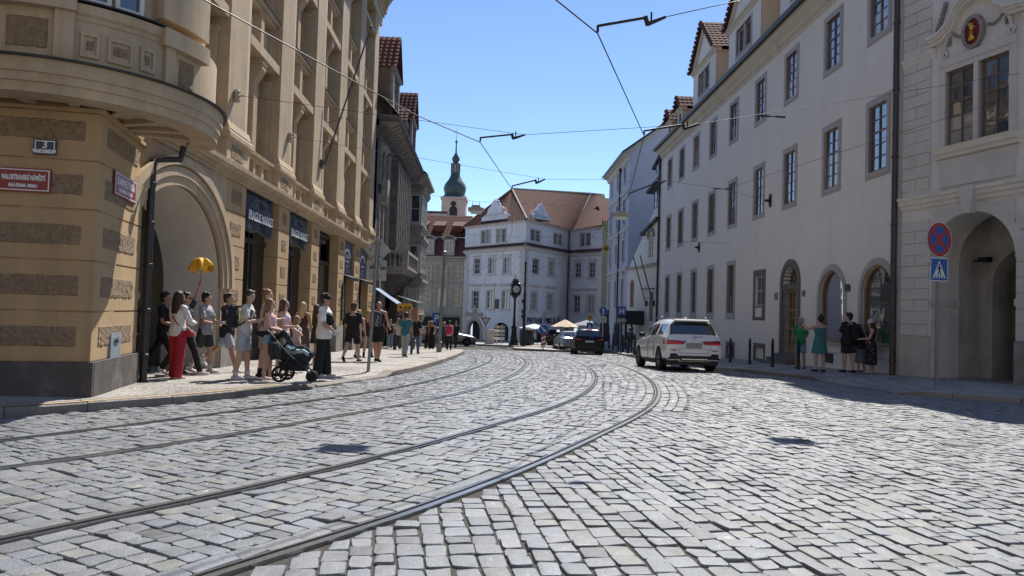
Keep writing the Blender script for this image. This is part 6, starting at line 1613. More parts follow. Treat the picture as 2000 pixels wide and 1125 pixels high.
# --- iron tram pole beside the clock, grey lamp post on the left
x, y = 1.03, 58.6; zb = zg(y) + .12
tp = empty('tram_pole', (x, y, zb), "tall dark tram pole with fittings right of the street clock", "pole")
m_ = MB(); m_.tube([(x, y, zb), (x, y, zb + .9), (x, y, zb + 1.0), (x, y, zb + 4.2), (x, y, zb + 4.25), (x, y, zb + 6.5)], [.16, .15, .12, .11, .08, .07], 10); m_.lathe([(.1, 6.5), (.12, 6.55), (.02, 6.75), (.01, 7.0)], (x, y, zb), 8); m_.build('mast', M['gutter'], tp, smooth=True, angle=35)
for z in (2.2, 2.6, 3.4):
    m_ = MB(); m_.wbox(x - .22, x - .05, y - .2, y + .02, zb + z, zb + z + .3); m_.build('signal_box', M['black_metal'], tp)
m_ = MB(); m_.tube([(x, y, zb + 5.1), (x - .3, y - .1, zb + 4.6), (x - .32, y - .1, zb + 4.2)], .025, 6); m_.build('bracket', M['black_metal'], tp)
x, y = -3.46, 35.9; zb = zg(y) + .12
lp = empty('lamp_post', (x, y, zb), "plain grey lamp post standing among the crowd on the left pavement", "lamp post")
m_ = MB(); m_.tube([(x, y, zb), (x + .02, y, zb + .5), (x + .02, y, zb + .52), (x + .12, y, zb + 4.75)], [.13, .13, .095, .06], 10); m_.build('mast', M['steel'], lp, smooth=True, angle=35)
m_ = MB(); m_.lathe([(.07, 4.72), (.1, 4.76), (.1, 4.9), (.03, 4.95)], (x + .12, y, zb), 10); m_.build('cap', M['steel'], lp)
# --- small signs further down
def sign(name, x, y, label, cat="road sign"):
    zb = zg(y) + .12; return empty(name, (x, y, zb), label, cat), zb
def arrow(F, c, z, l, w, o0, o1, ang):
    m = MB(); d = Vector((math.cos(rad(ang)), math.sin(rad(ang)))); n = Vector((-d.y, d.x)); P = Vector((c, z))
    pts = [P - d * l / 2 - n * w / 2, P + d * l * .1 - n * w / 2, P + d * l * .1 - n * w * 1.25, P + d * l / 2, P + d * l * .1 + n * w * 1.25, P + d * l * .1 + n * w / 2, P - d * l / 2 + n * w / 2]
    m.plate(F, [(p.x, p.y) for p in pts], o0, o1); return m
r_, zb = sign('keep_right_sign', 2.3, 51.5, "round blue sign with slanting white arrow above a striped board")
post(2.3, 51.5, zb, zb + 1.75, .035).build('pole', M['steel'], r_)
F = facing(2.3, 51.44, 0); disc(F, 0, zb + 1.38, .36, 0, .01).build('white_rim', M['white_print'], r_); disc(F, 0, zb + 1.38, .34, .011, .016).build('blue_field', M['blue_sign'], r_); arrow(F, 0, zb + 1.38, .5, .09, .017, .021, -45).build('arrow', M['white_print'], r_)
for k in range(6):
    m_ = MB(); z = zb + .08 + .15 * k; m_.plate(F, [(-.16, z), (.16, z + .12), (.16, z + .27), (-.16, z + .15)], .0, .01); m_.build('stripe', M['red_sign'] if k % 2 else M['white_print'], r_)
r_, zb = sign('one_way_sign', 6.45, 51.8, "round blue sign with upright white arrow beside the blue house")
post(6.45, 51.8, zb, zb + 3.1, .035).build('pole', M['white_paint'], r_)
F = facing(6.45, 51.74, 5); disc(F, 0, zb + 2.8, .30, 0, .01).build('white_rim', M['white_print'], r_); disc(F, 0, zb + 2.8, .285, .011, .016).build('blue_field', M['blue_sign'], r_); arrow(F, 0, zb + 2.8, .42, .09, .017, .021, 90).build('arrow', M['white_print'], r_)
m_ = MB(); m_.box(F, -.24, .24, zb + 1.98, zb + 2.42, 0, .01); m_.build('plate', M['white_print'], r_)
for k in range(3):
    m_ = MB(); m_.box(F, -.15, .15, zb + 2.07 + .11 * k, zb + 2.11 + .11 * k, .011, .014); m_.build('print_line', M['black_print'], r_)
r_, zb = sign('stop_sign_board', 7.1, 47.5, "blue tram stop board with a white H on a dark post")
post(7.1, 47.5, zb, zb + 2.9, .05).build('pole', M['gutter'], r_)
F = facing(7.1, 47.42, 5); m_ = MB(); m_.box(F, -.27, .27, zb + 2.45, zb + 3.0, 0, .03); m_.build('board', M['blue_sign'], r_)
m_ = MB(); m_.box(F, -.27, .27, zb + 2.28, zb + 2.44, 0, .03); m_.build('lower_board', M['plaque_blue'], r_); m_ = MB(); m_.box(F, -.29, .29, zb + 2.0, zb + 2.2, 0, .02); m_.build('route_plate', M['sign_back'], r_)
text("H", F, 0, zb + 2.53, .032, .5, 'white_print', r_, bold=.012)
r_, zb = sign('advert_pylon', 6.95, 55.5, "tall dark blue pylon beside the blue house front")
m_ = MB(); m_.wbox(6.7, 7.35, 55.4, 55.55, zb + .6, zb + 3.0); m_.build('panel', M['plaque_blue'], r_); post(7.0, 55.5, zb, zb + .7, .06).build('foot', M['black_metal'], r_)
r_, zb = sign('priority_sign', 6.5, 61.0, "yellow diamond priority sign over a small blue crossing sign behind the black car")
post(6.5, 61, zb, zb + 2.9, .035).build('pole', M['steel'], r_)
F = facing(6.5, 60.94, 0); m_ = MB(); m_.plate(F, [(-.36, zb + 2.45), (0, zb + 2.09), (.36, zb + 2.45), (0, zb + 2.81)], 0, .01); m_.build('white_rim', M['white_print'], r_)
m_ = MB(); m_.plate(F, [(-.27, zb + 2.45), (0, zb + 2.18), (.27, zb + 2.45), (0, zb + 2.72)], .011, .015); m_.build('yellow_field', M['yellow_sign'], r_)
m_ = MB(); m_.box(F, -.25, .25, zb + 1.55, zb + 2.03, 0, .01); m_.build('blue_field', M['blue_sign'], r_); m_ = MB(); m_.plate(F, [(-.18, zb + 1.6), (.18, zb + 1.6), (0, zb + 1.97)], .011, .014); m_.build('white_triangle', M['white_print'], r_)
r_, zb = sign('yield_sign', -2.1, 61.4, "red and white yield triangle in front of the tavern passage")
post(-2.1, 61.4, zb, zb + 2.4, .035).build('pole', M['steel'], r_)
F = facing(-2.1, 61.34, 0); m_ = MB(); m_.plate(F, [(-.42, zb + 2.2), (0, zb + 1.46), (.42, zb + 2.2)], 0, .01); m_.build('red_field', M['red_sign'], r_); m_ = MB(); m_.plate(F, [(-.27, zb + 2.11), (0, zb + 1.65), (.27, zb + 2.11)], .011, .014); m_.build('white_field', M['white_print'], r_)
m_ = MB(); m_.box(F, -.26, .26, zb + 1.0, zb + 1.35, 0, .01); m_.build('plate', M['white_print'], r_)
r_, zb = sign('parking_sign', -4.85, 48.0, "blue parking sign with white P above the crowd on the left")
post(-4.85, 48, zb, zb + 2.1, .035).build('pole', M['steel'], r_)
F = facing(-4.85, 47.94, 0); m_ = MB(); m_.box(F, -.28, .28, zb + 1.55, zb + 2.25, 0, .01); m_.build('board', M['blue_sign'], r_); text("P", F, 0, zb + 1.68, .012, .6, 'white_print', r_, bold=.01)
r_, zb = sign('detour_sign', -5.75, 40.0, "orange-yellow detour board above the heads on the left pavement")
post(-6.05, 40, zb, zb + 2.5, .035).build('pole', M['steel'], r_)
F = facing(-5.75, 39.94, 0); m_ = MB(); m_.box(F, -.42, .38, zb + 2.05, zb + 2.48, 0, .02); m_.build('board', M['yellow_sign'], r_)
for q in (-.3, -.02, .18):
    m_ = MB(); m_.box(F, q, q + .12, zb + 2.2, zb + 2.32, .021, .024); m_.build('symbol', M['black_print'], r_)
m_ = MB(); m_.box(F, -.38, .34, zb + 2.09, zb + 2.105, .021, .024); m_.build('border', M['red_sign'], r_)
# --- parasols, planters and display stands before the tavern
M['cream_cloth'] = mk('cream_canvas', (.66, .53, .38), .9, .05, 3); M['white_cloth'] = mk('white_canvas', (.62, .68, .75), .9, .05, 3); M['grey_cloth'] = mk('grey_canvas', (.25, .27, .3), .9, .08, 3)
M['hedge'] = mk('box_hedge', (.035, .055, .03), .9, .6, 9, .8, 12)
def parasol(x, y, ze, zt, hw, mat, label):
    zb = zg(y) + .12; r_ = empty('parasol', (x, y, zb), label, "parasol", "parasols of the tavern terrace")
    n = 8; m_ = MB(); ring_ = []
    top = (x, y, zt); vv = [top]
    for k in range(n * 2):
        t = 2 * math.pi * k / (n * 2); q = hw * (1 if k % 2 == 0 else .955); vv.append((x + q * math.cos(t), y + q * math.sin(t), ze + (0 if k % 2 == 0 else .05)))
    m_.add(vv, [(0, 1 + k, 1 + (k + 1) % (2 * n)) for k in range(2 * n)])
    c = m_.build('canopy', M[mat], r_, fix=False); s_ = c.modifiers.new('thick', 'SOLIDIFY'); s_.thickness = .02
    post(x, y, zb, zt + .08, .03).build('pole', M['steel'], r_)
    for k in range(n):
        t = 2 * math.pi * k / n; m_ = MB(); m_.tube([(x, y, zt - .25), (x + hw * .95 * math.cos(t), y + hw * .95 * math.sin(t), ze + .01)], .012, 4); m_.build('rib', M['steel'], r_)
parasol(4.85, 66, .12, .80, 1.3, 'cream_cloth', "cream parasol on the terrace left of the black car")
parasol(2.1, 66, -.1, .32, 1.45, 'white_cloth', "pale blue-white parasol right of the street clock")
parasol(7.1, 68.5, .25, .8, 1.6, 'grey_cloth', "grey parasol half hidden behind the black car")
for k, (x, y, w) in enumerate(((4.0, 63.4, 1.7), (6.0, 64.0, 1.9))):
    zb = zg(y) + .12; r_ = empty('planter_box', (x, y, zb), ["dark planter hedge left of the black car", "dark planter hedge behind the black car"][k], "planter", "planters round the terrace")
    m_ = MB(); m_.wbox(x - w / 2, x + w / 2, y - .25, y + .25, zb, zb + .5); m_.build('box', M['dark'], r_)
    m_ = MB()
    for q in range(260):
        c = Vector((x + R.uniform(-w / 2, w / 2), y + R.uniform(-.28, .28), zb + .5 + R.uniform(0, .45))); a = Vector((R.gauss(0, 1), R.gauss(0, 1), R.gauss(0, 1))).normalized() * .09; b = Vector((R.gauss(0, 1), R.gauss(0, 1), R.gauss(0, 1))).normalized() * .06
        m_.quad(c - a, c + b, c + a, c - b)
    f_ = m_.build('foliage', M['hedge'], r_, fix=False); f_["kind"] = "stuff"
for k, (x, y) in enumerate(((-.75, 63.2), (-1.2, 63.8))):
    zb = zg(y) + .12; r_ = empty('postcard_rack', (x, y, zb), ["white postcard rack in front of the tavern passage, nearer the clock", "white postcard rack in front of the tavern passage, farther from the clock"][k], "display rack", "postcard racks")
    post(x, y, zb, zb + 1.7, .03).build('pole', M['white_paint'], r_)
    for q in range(4):
        m_ = MB(); m_.wbox(x - .25, x + .25, y - .14, y + .14, zb + .35 + .33 * q, zb + .55 + .33 * q); m_.build('card_pocket', M['curtain'] if q % 2 else M['white_paint'], r_)
for k, (x, y, c) in enumerate(((-1.75, 62.5, 'arch_gray'), (.9, 61.5, 'gutter'))):
    zb = zg(y) + .12; r_ = empty('utility_cabinet', (x, y, zb), ["grey utility cabinet under the yield sign", "dark round kiosk bin beside the tram pole"][k], "cabinet")
    m_ = MB()
    if k == 0: m_.wbox(x - .35, x + .35, y - .2, y + .2, zb, zb + 1.15); m_.wbox(x - .38, x + .38, y - .23, y + .23, zb + 1.15, zb + 1.2)
    else: m_.lathe([(.5, 0), (.55, .1), (.55, 1.2), (.5, 1.3), (.3, 1.5), (.0, 1.6)], (x + .4, y, zb), 14)
    m_.build('body', M[c], r_)

# ------------------------------------------------------------------ overhead wires
def wire(pts, label, r=.008, name='overhead_wire', sag=0.0, cat="wire", group="overhead wires"):
    out = []
    for a, b in zip(pts[:-1], pts[1:]):
        a, b = Vector(a), Vector(b)
        for k in range(8):
            t = k / 8; p = a.lerp(b, t); p.z -= sag * 4 * t * (1 - t); out.append(p)
    out.append(Vector(pts[-1]))
    m = MB(); m.tube(out, r, 6); return tag(m.build(name, M['wire'], smooth=True), label, cat, group)
def tr(t, w, h):
    x, y = curv(t, w); return (float(x), float(y), zg(float(y)) + h)
WA = [(-9.2, .5, 5.5), (-4.26, 9.83, 5.44), (-2.09, 15.11, 5.36), (-.85, 17.23, 5.32), (-.09, 22.96, 5.18), tr(39, 4.37, 5.5), tr(50, 4.37, 5.5), tr(60, 4.37, 5.5)]
WB = [(-1.9, 5.6, 5.5), (.46, 9.5, 5.45), (1.13, 10.56, 5.43), (2.82, 16.2, 5.34), (3.67, 23.65, 5.16), tr(42, .73, 5.55), tr(52, .73, 5.5), tr(62, .73, 5.5)]
wire(WA, "tram contact wire running over the left-hand track past the church tower", .0105)
wire(WB, "tram contact wire running down in front of the blue house", .0105)
def arm(a, b, label):
    a, b = Vector(a), Vector(b); m = MB(); d = (b - a)
    m.tube([a + Vector((0, 0, .02)), a + Vector((0, 0, .12))], .02, 6); m.tube([a + Vector((0, 0, .11)), a + d * .72 + Vector((0, 0, .06))], .022, 8)
    m.tube([a + d * .70 + Vector((0, 0, .08)), a + d * .74 - Vector((0, 0, .06))], .035, 8); m.tube([a + d * .74 - Vector((0, 0, .04)), b], [.035, .022], 8); m.tube([a + d * .79 + Vector((0, 0, -.03)), a + d * .79 + Vector((0, 0, .12))], .014, 6)
    return tag(m.build('pull_off_arm', M['black_metal'], smooth=True, angle=40), label, "pull-off arm", "pull-off arms of the contact wires")
arm((1.13, 10.56, 5.43), (2.12, 10.63, 5.73), "thick black pull-off arm at the top, nearest the camera")
arm((-.85, 17.23, 5.32), (.2, 17.56, 5.61), "black pull-off arm in the sky right of the church spire")
arm((-.09, 22.96, 5.18), (.93, 22.7, 5.49), "black pull-off arm just above the tavern roof ridge")
arm((2.82, 16.2, 5.34), (4.03, 16.2, 5.64), "black pull-off arm in front of the long house's far eave")
arm((3.67, 23.65, 5.16), (4.59, 22.4, 5.5), "black pull-off arm in front of the blue house gable")
wire([(2.12, 10.63, 5.73), FC.pt(6.2, 10.6, .0)], "span wire rising to the upper right from the nearest pull-off arm", .006)
s1 = FL.pt(4.42, 6.29, .2)
wire([s1, (.2, 17.56, 5.61), (4.03, 16.2, 5.64), FC.pt(3.9, 7.75, .05)], "long span wire from the first ochre pilaster across to the arcade house", .006)
s2 = FL.pt(9.26, 6.44, .2); jn = FR.pt(34.2, 7.3, 1.7)
wire([s2, (.93, 22.7, 5.49), (4.59, 22.4, 5.5), (7.3, 25.6, 5.85)], "span wire from the second ochre pilaster towards the long house", .006)
wire([(7.3, 25.6, 5.85), FR.pt(32.75, 6.65, .28)], "short stay wire running to the nearer iron wall anchor", .006)
wire([(7.3, 25.6, 5.85), FC.pt(3.6, 7.2, .05)], "stay wire running across the white wall to the arcade house", .006)
wire([FL.pt(27.0, 7.9, .1), (-1.67, 32.0, 6.1), (4.72, 32.5, 6.1), FR.pt(44.3, 5.55, .28)], "span wire carrying the two hanging street lamps", .006)
wire([FL.pt(26.4, 5.6, .1), (-.4, 34.5, 4.85), (4.2, 33.8, 4.9), FR.pt(38.0, 5.2, .1)], "lower span wire crossing in front of the tavern", .006)

for k, (s_, z_) in enumerate(((4.42, 6.29), (9.26, 6.44))):
    m_ = MB(); m_.lathe([(.05, -.16), (.09, -.1), (.06, -.04), (.1, 0), (.06, .05), (.09, .1), (.04, .16)], FL.pt(s_, z_, .06), 8); m_.tube([FL.pt(s_, z_, .0), FL.pt(s_, z_, .22)], .025, 6)
    tag(m_.build('wire_anchor', M['beige_wall']), ["ochre ornamental wire anchor on the first pilaster", "ochre ornamental wire anchor on the second pilaster"][k], "wire anchor", "anchors on the ochre pilasters")
for k, p in enumerate(((5.9, 16.9, 6.05), (7.2, 25.5, 5.84))):
    m_ = MB(); d = Vector((.3, .1, .02)); p = Vector(p); m_.tube([p - d * 1.1, p - d * .3], .022, 6); m_.tube([p + d * .3, p + d * 1.1], .022, 6); m_.tube([p - d * .3, p + d * .3], .012, 6)
    tag(m_.build('wire_insulator', M['black_metal']), ["black turnbuckle insulator in front of the upper windows", "black turnbuckle where two stay wires part on the white wall"][k], "insulator")
# --- hanging street lamps (two in view, two more above the frame that throw the oval shadows)
M['lamp_glass'] = mk('frosted_lamp_glass', (.55, .56, .55), .3, .05, 5)
def hanging_lamp(x, y, z, label, w=.34):
    r_ = empty('hanging_lamp', (x, y, z - .35), label, "street lamp", "street lamps hung over the road")
    m_ = MB(); m_.hexa([(x - w * .7, y - .16, z - .06), (x + w * .7, y - .16, z - .06), (x + w * .7, y + .16, z - .06), (x - w * .7, y + .16, z - .06), (x - w * .45, y - .1, z + .06), (x + w * .45, y - .1, z + .06), (x + w * .45, y + .1, z + .06), (x - w * .45, y + .1, z + .06)]); m_.wbox(x - w, x + w, y - .2, y + .2, z - .2, z - .06); m_.build('housing', M['beige_wall'], r_)
    m_ = MB(); m_.hexa([(x - w * .9, y - .17, z - .2), (x + w * .9, y - .17, z - .2), (x + w * .9, y + .17, z - .2), (x - w * .9, y + .17, z - .2), (x - w * .6, y - .1, z - .32), (x + w * .6, y - .1, z - .32), (x + w * .6, y + .1, z - .32), (x - w * .6, y + .1, z - .32)]); m_.build('lamp_glass', M['lamp_glass'], r_)
    m_ = MB(); m_.tube([(x - .15, y, z + .05), (x - .15, y, z + .22)], .012, 5); m_.tube([(x + .15, y, z + .05), (x + .15, y, z + .22)], .012, 5); m_.build('hook', M['black_metal'], r_)
hanging_lamp(-1.67, 32.0, 5.88, "street lamp hanging left of the tavern roof")
hanging_lamp(4.72, 32.5, 5.88, "street lamp hanging in front of the blue house")
hanging_lamp(.23, 14.17, 8.85, "street lamp hung high over the left-hand track", .25)
hanging_lamp(5.48, 15.6, 8.75, "street lamp hung high over the open cobbles", .25)
wire([FL.pt(1.6, 9.3, .3), (.23, 14.17, 9.07), (5.48, 15.6, 8.97), FC.pt(5.5, 9.6, .0)], "high span wire above the picture carrying two street lamps", .006)
# yellow speed plate hung on a wire
F = facing(6.95, 55.0, 0); r_ = empty('speed_plate', (6.95, 55, 6.1), "small yellow tram plate with a black 40 hung in the air", "sign")
m_ = MB(); m_.box(F, -.2, .2, 6.05, 6.52, 0, .02); m_.build('plate', M['yellow_sign'], r_); text("40", F, 0, 6.17, .022, .3, 'black_print', r_, bold=.012)
wire([(6.3, 82.4, 6.2), (6.95, 55.01, 6.55), FBl.pt(1.0, 6.6, .1)], "thin wire carrying the yellow tram plate", .006)
# weeds growing in the cobbles and a manhole cover
wd = MB()
for q in range(150):
    c = Vector((3.83 + R.gauss(0, .13), 9.32 + R.gauss(0, .09), zg(9.3) - .01)); h = R.uniform(.006, .022); a = R.uniform(0, 6.28); e = Vector((math.cos(a), math.sin(a), 0)) * R.uniform(.015, .04)
    wd.add([c, c + e * .5 + Vector((0, 0, h)), c + e * 1.1 + Vector((0, 0, h * .6))], [(0, 1, 2)])
M['weed'] = mk('green_weed', (.08, .085, .03), .8, .3, 20)
wo_ = wd.build('weeds', M['weed'], fix=False); tag(wo_, "patch of green weeds in the cobble joints", "weeds", kind="stuff")

M['kerb_iron'] = mk('worn_iron', (.13, .13, .13), .5, .3, 20, .5, 60)
for k, (x, y) in enumerate(((5.75, 9.45), (5.9, 10.9))):
    mh = MB(); z = zg(y) + .012; mh.lathe([(.24, -.05), (.24, 0), (.2, .0), (.2, -.006), (.17, -.006), (.17, .001), (.0, .001)], (x, y, z), 28)
    tag(mh.build('valve_cover', M['kerb_iron']), ["small round iron cover in the cobbles, nearer one", "small round iron cover in the cobbles, farther one"][k], "manhole cover", "iron covers in the road")
# ------------------------------------------------------------------ cars
def paint(name, col, metal=.0, rough=.28, coat=.8):
    return mk(name, col, rough, 0, metal=metal, coat=coat)
M['car_white'] = paint('white_car_paint', (.80, .79, .76)); M['car_black'] = paint('black_car_paint', (.004, .0045, .006), 0, .35, .05); M['car_black'].node_tree.nodes['Principled BSDF'].inputs['Specular IOR Level'].default_value = .25; M['car_silver'] = paint('silver_car_paint', (.34, .35, .36), .7, .35); M['car_grey'] = paint('grey_car_paint', (.17, .175, .18), .6, .35)
M['car_glass'] = glass_mat('car_glass', (.008, .010, .012), .02)
M['car_trim'] = mk('black_car_trim', (.012, .012, .013), .5, 0); M['tyre'] = mk('tyre_rubber', (.014, .014, .014), .85, .2, 30); M['rim'] = mk('alloy_rim', (.18, .18, .19), .35, 0, metal=.8)
M['tail_red'] = mk('red_tail_lens', (.30, .004, .012), .15, 0, coat=.5); M['tail_bright'] = mk('lit_red_tail_bar', (.6, .02, .03), .2, 0, emit=((1, .06, .07), .12)); M['plate_grey'] = mk('grey_number_plate', (.30, .30, .295), .6, .04, 20); M['plate_white'] = mk('white_number_plate', (.55, .56, .57), .6, .05, 30)
M['chrome'] = mk('chrome', (.6, .6, .62), .12, 0, metal=1.0); M['headlamp'] = mk('headlamp_glass', (.5, .52, .55), .1, 0, metal=.3)
def car(name, x, y, heading, paint_key, spec, label):
    """spec: L,W,H, wheelbase, rear overhang, wheel radius, list of stations (y from rear axle, z bottom ignored, top z, belt z, half widths)"""
    W = spec['W'] / 2; r = spec['r']; wb = spec['wb']
    zb0 = zg(y)
    slope = math.atan((zg(y + wb * math.cos(heading)) - zg(y)) / wb) if abs(math.cos(heading)) > .5 else 0
    Mx = Matrix.Translation((x, y, zb0)) @ Matrix.Rotation(-heading, 4, 'Z') @ Matrix.Rotation(slope, 4, 'X')
    root = bpy.data.objects.new(name, None); put(root, None, Mx); tag(root, label, "car")
    ar = r + .055
    def zbot(yy):
        for c in (0, wb):
            d = abs(yy - c)
            if d < ar + .001: return r * 1.0 - .02 + math.sqrt(max(ar * ar - d * d, 0)) if d < ar - .03 else .30
        return spec['sill'] if -.6 < yy < wb + .55 else spec['bump']
    st = spec['st']                              # (y, ztop, zbelt, wtop, wbelt)
    ys = sorted(set([s[0] for s in st] + [c + k * ar for c in (0, wb) for k in (-1, -.97, -.72, -.4, 0, .4, .72, .97, 1)]))
    ys = [v for i, v in enumerate(ys) if i == 0 or v - ys[i - 1] > .012]
    def itp(yy, j): return float(np.interp(yy, [s[0] for s in st], [s[j] for s in st]))
    secs = []
    for yy in ys:
        zt, zbel, wt, wbl = itp(yy, 1), itp(yy, 2), itp(yy, 3), itp(yy, 4); zo = min(zbot(yy), zbel - .12)
        zm = max(zo + .06, zbel * .62)
        wsl = wbl * .985
        wr = wt
        secs.append([(wsl * .93, zo), (wsl, zo + .05 if zo + .05 < zm - .03 else zo + .02), (wbl * 1.0, zm), (wbl * .985, zbel - .03), (wbl * .965, zbel), (wr + (wbl * .965 - wr) * .10, zbel + (zt - zbel) * .86), (wr * .90, zbel + (zt - zbel) * .975), (wr * .45, zt), (0, zt + .004)])
    n = 9; vv = []; ff = []; mi = []
    full = 2 * n - 1
    for sct, yy in zip(secs, ys):
        row = [(-a, yy, b) for a, b in sct] + [(a, yy, b) for a, b in sct[::-1][1:]]
        vv += row
    for i in range(len(ys) - 1):
        ym = (ys[i] + ys[i + 1]) / 2
        for j in range(full - 1):
            ff.append((i * full + j, i * full + j + 1, (i + 1) * full + j + 1, (i + 1) * full + j))
            k = j if j < n - 1 else full - 2 - j
            gl = 0
            if k == 4 and any(a < ym < b for a, b in spec['side']): gl = 1
            if k in (5, 6, 7) and any(a < ym < b for a, b in spec['screen']): gl = 1
            if k in (4,) and any(a < ym < b for a, b in spec['screen']): gl = 1 if spec.get('wrap') else 0
            if k == 0: gl = 2
            mi.append(gl)
    ff.append(tuple(range(full))[::-1]); mi.append(0); m0 = (len(ys) - 1) * full; ff.append(tuple(m0 + j for j in range(full))); mi.append(0)
    me = bpy.data.meshes.new('body'); me.from_pydata(vv, [], ff); me.polygons.foreach_set("material_index", mi); me.update()
    fixn(me)
    tmp = bpy.data.objects.new('tmp_car', me); COL.objects.link(tmp)
    md = tmp.modifiers.new('s', 'SUBSURF'); md.levels = 2; md.render_levels = 2
    bpy.context.view_layer.update()
    ev = bpy.data.meshes.new_from_object(tmp.evaluated_get(bpy.context.evaluated_depsgraph_get()))
    bpy.data.objects.remove(tmp)
    co = np.empty(len(ev.vertices) * 3); ev.vertices.foreach_get("co", co); co = co.reshape(-1, 3)
    pol = [(p.material_index, list(p.vertices)) for p in ev.polygons]
    for idx, nm, mt in ((0, 'body', paint_key), (1, 'windows', 'car_glass'), (2, 'sill_trim', 'car_trim')):
        fs = [v for q, v in pol if q == idx]
        if not fs: continue
        used = sorted({v for f in fs for v in f}); mp = {v: k for k, v in enumerate(used)}
        m2 = bpy.data.meshes.new(nm); m2.from_pydata([tuple(co[v]) for v in used], [], [[mp[v] for v in f] for f in fs]); m2.materials.append(M[mt]); m2.polygons.foreach_set("use_smooth", [True] * len(m2.polygons)); m2.update()
        put(bpy.data.objects.new(nm, m2), root, Mx)
    def part(nm, mb, mat, smooth=False, parent=None): return mb.build(nm, M[mat], parent or root, smooth=smooth, angle=35 if smooth else None, mat=Mx)
    y0, y1 = ys[0], ys[-1]
    m_ = MB(); m_.wbox(-W * .86, W * .86, y0 + .12, y1 - .12, .22, .62); part('underbody', m_, 'car_trim')
    for c in (0, wb):
        for e in (-1, 1):
            m_ = MB(); m_.lathe([(r * .62, -.11), (r * .93, -.125), (r, -.09), (r, .09), (r * .93, .125), (r * .62, .11)], (e * (W - .135), c, r), 28, 'X'); t_ = part('wheel', m_, 'tyre', True)
            m_ = MB(); m_.lathe([(r * .64, -.02), (r * .64, .02)], (e * (W - .06), c, r), 24, 'X')
            m_.lathe([(.07, -.03), (.07, .05)], (e * (W - .06), c, r), 10, 'X'); part('rim', m_, 'car_trim', parent=t_)
            for k in range(5):
                t = rad(90 + 72 * k); m_ = MB(); ca, sa = math.cos(t), math.sin(t); xx = e * (W - .025)
                for dt in (-.16, .16):
                    m_.tube([(xx, c + .05 * ca, r + .05 * sa), (xx - e * .01, c + r * .62 * math.cos(t + dt), r + r * .62 * math.sin(t + dt))], [.025, .018], 5)
                part('spoke', m_, 'rim', parent=t_)
    for e in (-1, 1):                            # door mirrors
        m_ = MB(); m_.ball((e * (W + .06), spec['mir'], spec['belt'] + .10), (.12, .07, .085), 10, 7); m_.tube([(e * (W - .08), spec['mir'], spec['belt'] + .03), (e * (W + .02), spec['mir'], spec['belt'] + .07)], .03, 6); part('door_mirror', m_, spec.get('mirror', 'car_trim'), True)
    return root, Mx, part, co, W
# white large SUV, rear axle at the origin of its own frame
SUV = dict(W=1.98, r=.40, wb=3.1, sill=.30, bump=.36, belt=1.13, mir=2.15,
    st=[(-1.02, .52, .46, .66, .80), (-1.00, .72, .60, .74, .90), (-.97, .98, .78, .78, .965), (-.93, 1.14, 1.0, .80, .97), (-.88, 1.22, 1.13, .79, .965), (-.76, 1.48, 1.14, .73, .965), (-.62, 1.71, 1.145, .68, .97), (-.45, 1.76, 1.145, .68, .975), (.1, 1.80, 1.14, .69, .985), (1.0, 1.805, 1.12, .70, .985), (1.7, 1.75, 1.10, .69, .98), (2.1, 1.61, 1.09, .68, .98), (2.75, 1.17, 1.07, .74, .975), (3.3, 1.08, 1.0, .72, .96), (3.75, .98, .9, .66, .93), (3.98, .80, .72, .6, .86), (4.06, .60, .52, .5, .74)],
    side=[(-.40, .38), (.46, 1.22), (1.3, 2.05)], screen=[(-.87, -.64), (2.05, 2.75)], mirror='car_trim')
root, Mx, part, co, W = car('white_suv', 6.12, 25.75, rad(-3.0), 'car_white', SUV, "large white SUV seen from behind beside the right pavement")
for e in (-1, 1):
    # L-shaped red tail lamps
    m_ = MB(); m_.hexa([(e * .93, -.955, .90), (e * .36, -1.035, .92), (e * .28, -1.02, 1.02), (e * .90, -.935, 1.06), (e * .985, -.70, .92), (e * .36, -.93, .92), (e * .28, -.92, 1.02), (e * .975, -.70, 1.06)]); t_ = part('tail_lamp', m_, 'tail_red')
    m_ = MB(); m_.tube([(e * .95, -.93, .94), (e * .80, -.98, .94), (e * .45, -1.03, .95)], .014, 6); part('light_bar', m_, 'tail_bright', parent=t_)
    m_ = MB(); m_.wbox(*sorted((e * .60, e * .80)), -1.03, -1.0, .70, .735); part('reflector', m_, 'tail_red')
    m_ = MB(); m_.hexa([(e * .48, -1.06, .42), (e * .90, -1.0, .40), (e * .93, -.98, .60), (e * .60, -1.05, .61), (e * .48, -.98, .42), (e * .90, -.9, .40), (e * .93, -.88, .60), (e * .60, -.98, .61)]); part('air_outlet', m_, 'car_trim')
    m_ = MB(); m_.tube([(e * .79, .2, 1.83), (e * .78, .3, 1.87), (e * .76, 1.5, 1.86), (e * .76, 1.7, 1.80)], .018, 6); part('roof_rail', m_, 'car_trim')
    m_ = MB(); m_.wbox(*sorted((e * .985, e * 1.0)), .75, .97, .93, .955); m_.wbox(*sorted((e * .988, e * 1.003)), 1.75, 1.97, .92, .945); part('door_handle', m_, 'car_white')
    m_ = MB(); m_.tube([(e * .982, .62, .45), (e * .99, .66, .8), (e * .965, .60, 1.12)], .006, 4); part('door_seam', m_, 'car_trim'); m_ = MB(); m_.tube([(e * .988, 1.48, .4), (e * .994, 1.5, .8), (e * .968, 1.42, 1.1)], .006, 4); part('door_seam', m_, 'car_trim')
m_ = MB(); m_.wbox(-.80, .80, -1.045, -.99, .45, .535); m_.hexa([(-.45, -1.06, .36), (.45, -1.06, .36), (.52, -1.05, .45), (-.52, -1.05, .45), (-.45, -.9, .36), (.45, -.9, .36), (.52, -.9, .45), (-.52, -.9, .45)]); part('rear_diffuser', m_, 'car_trim')
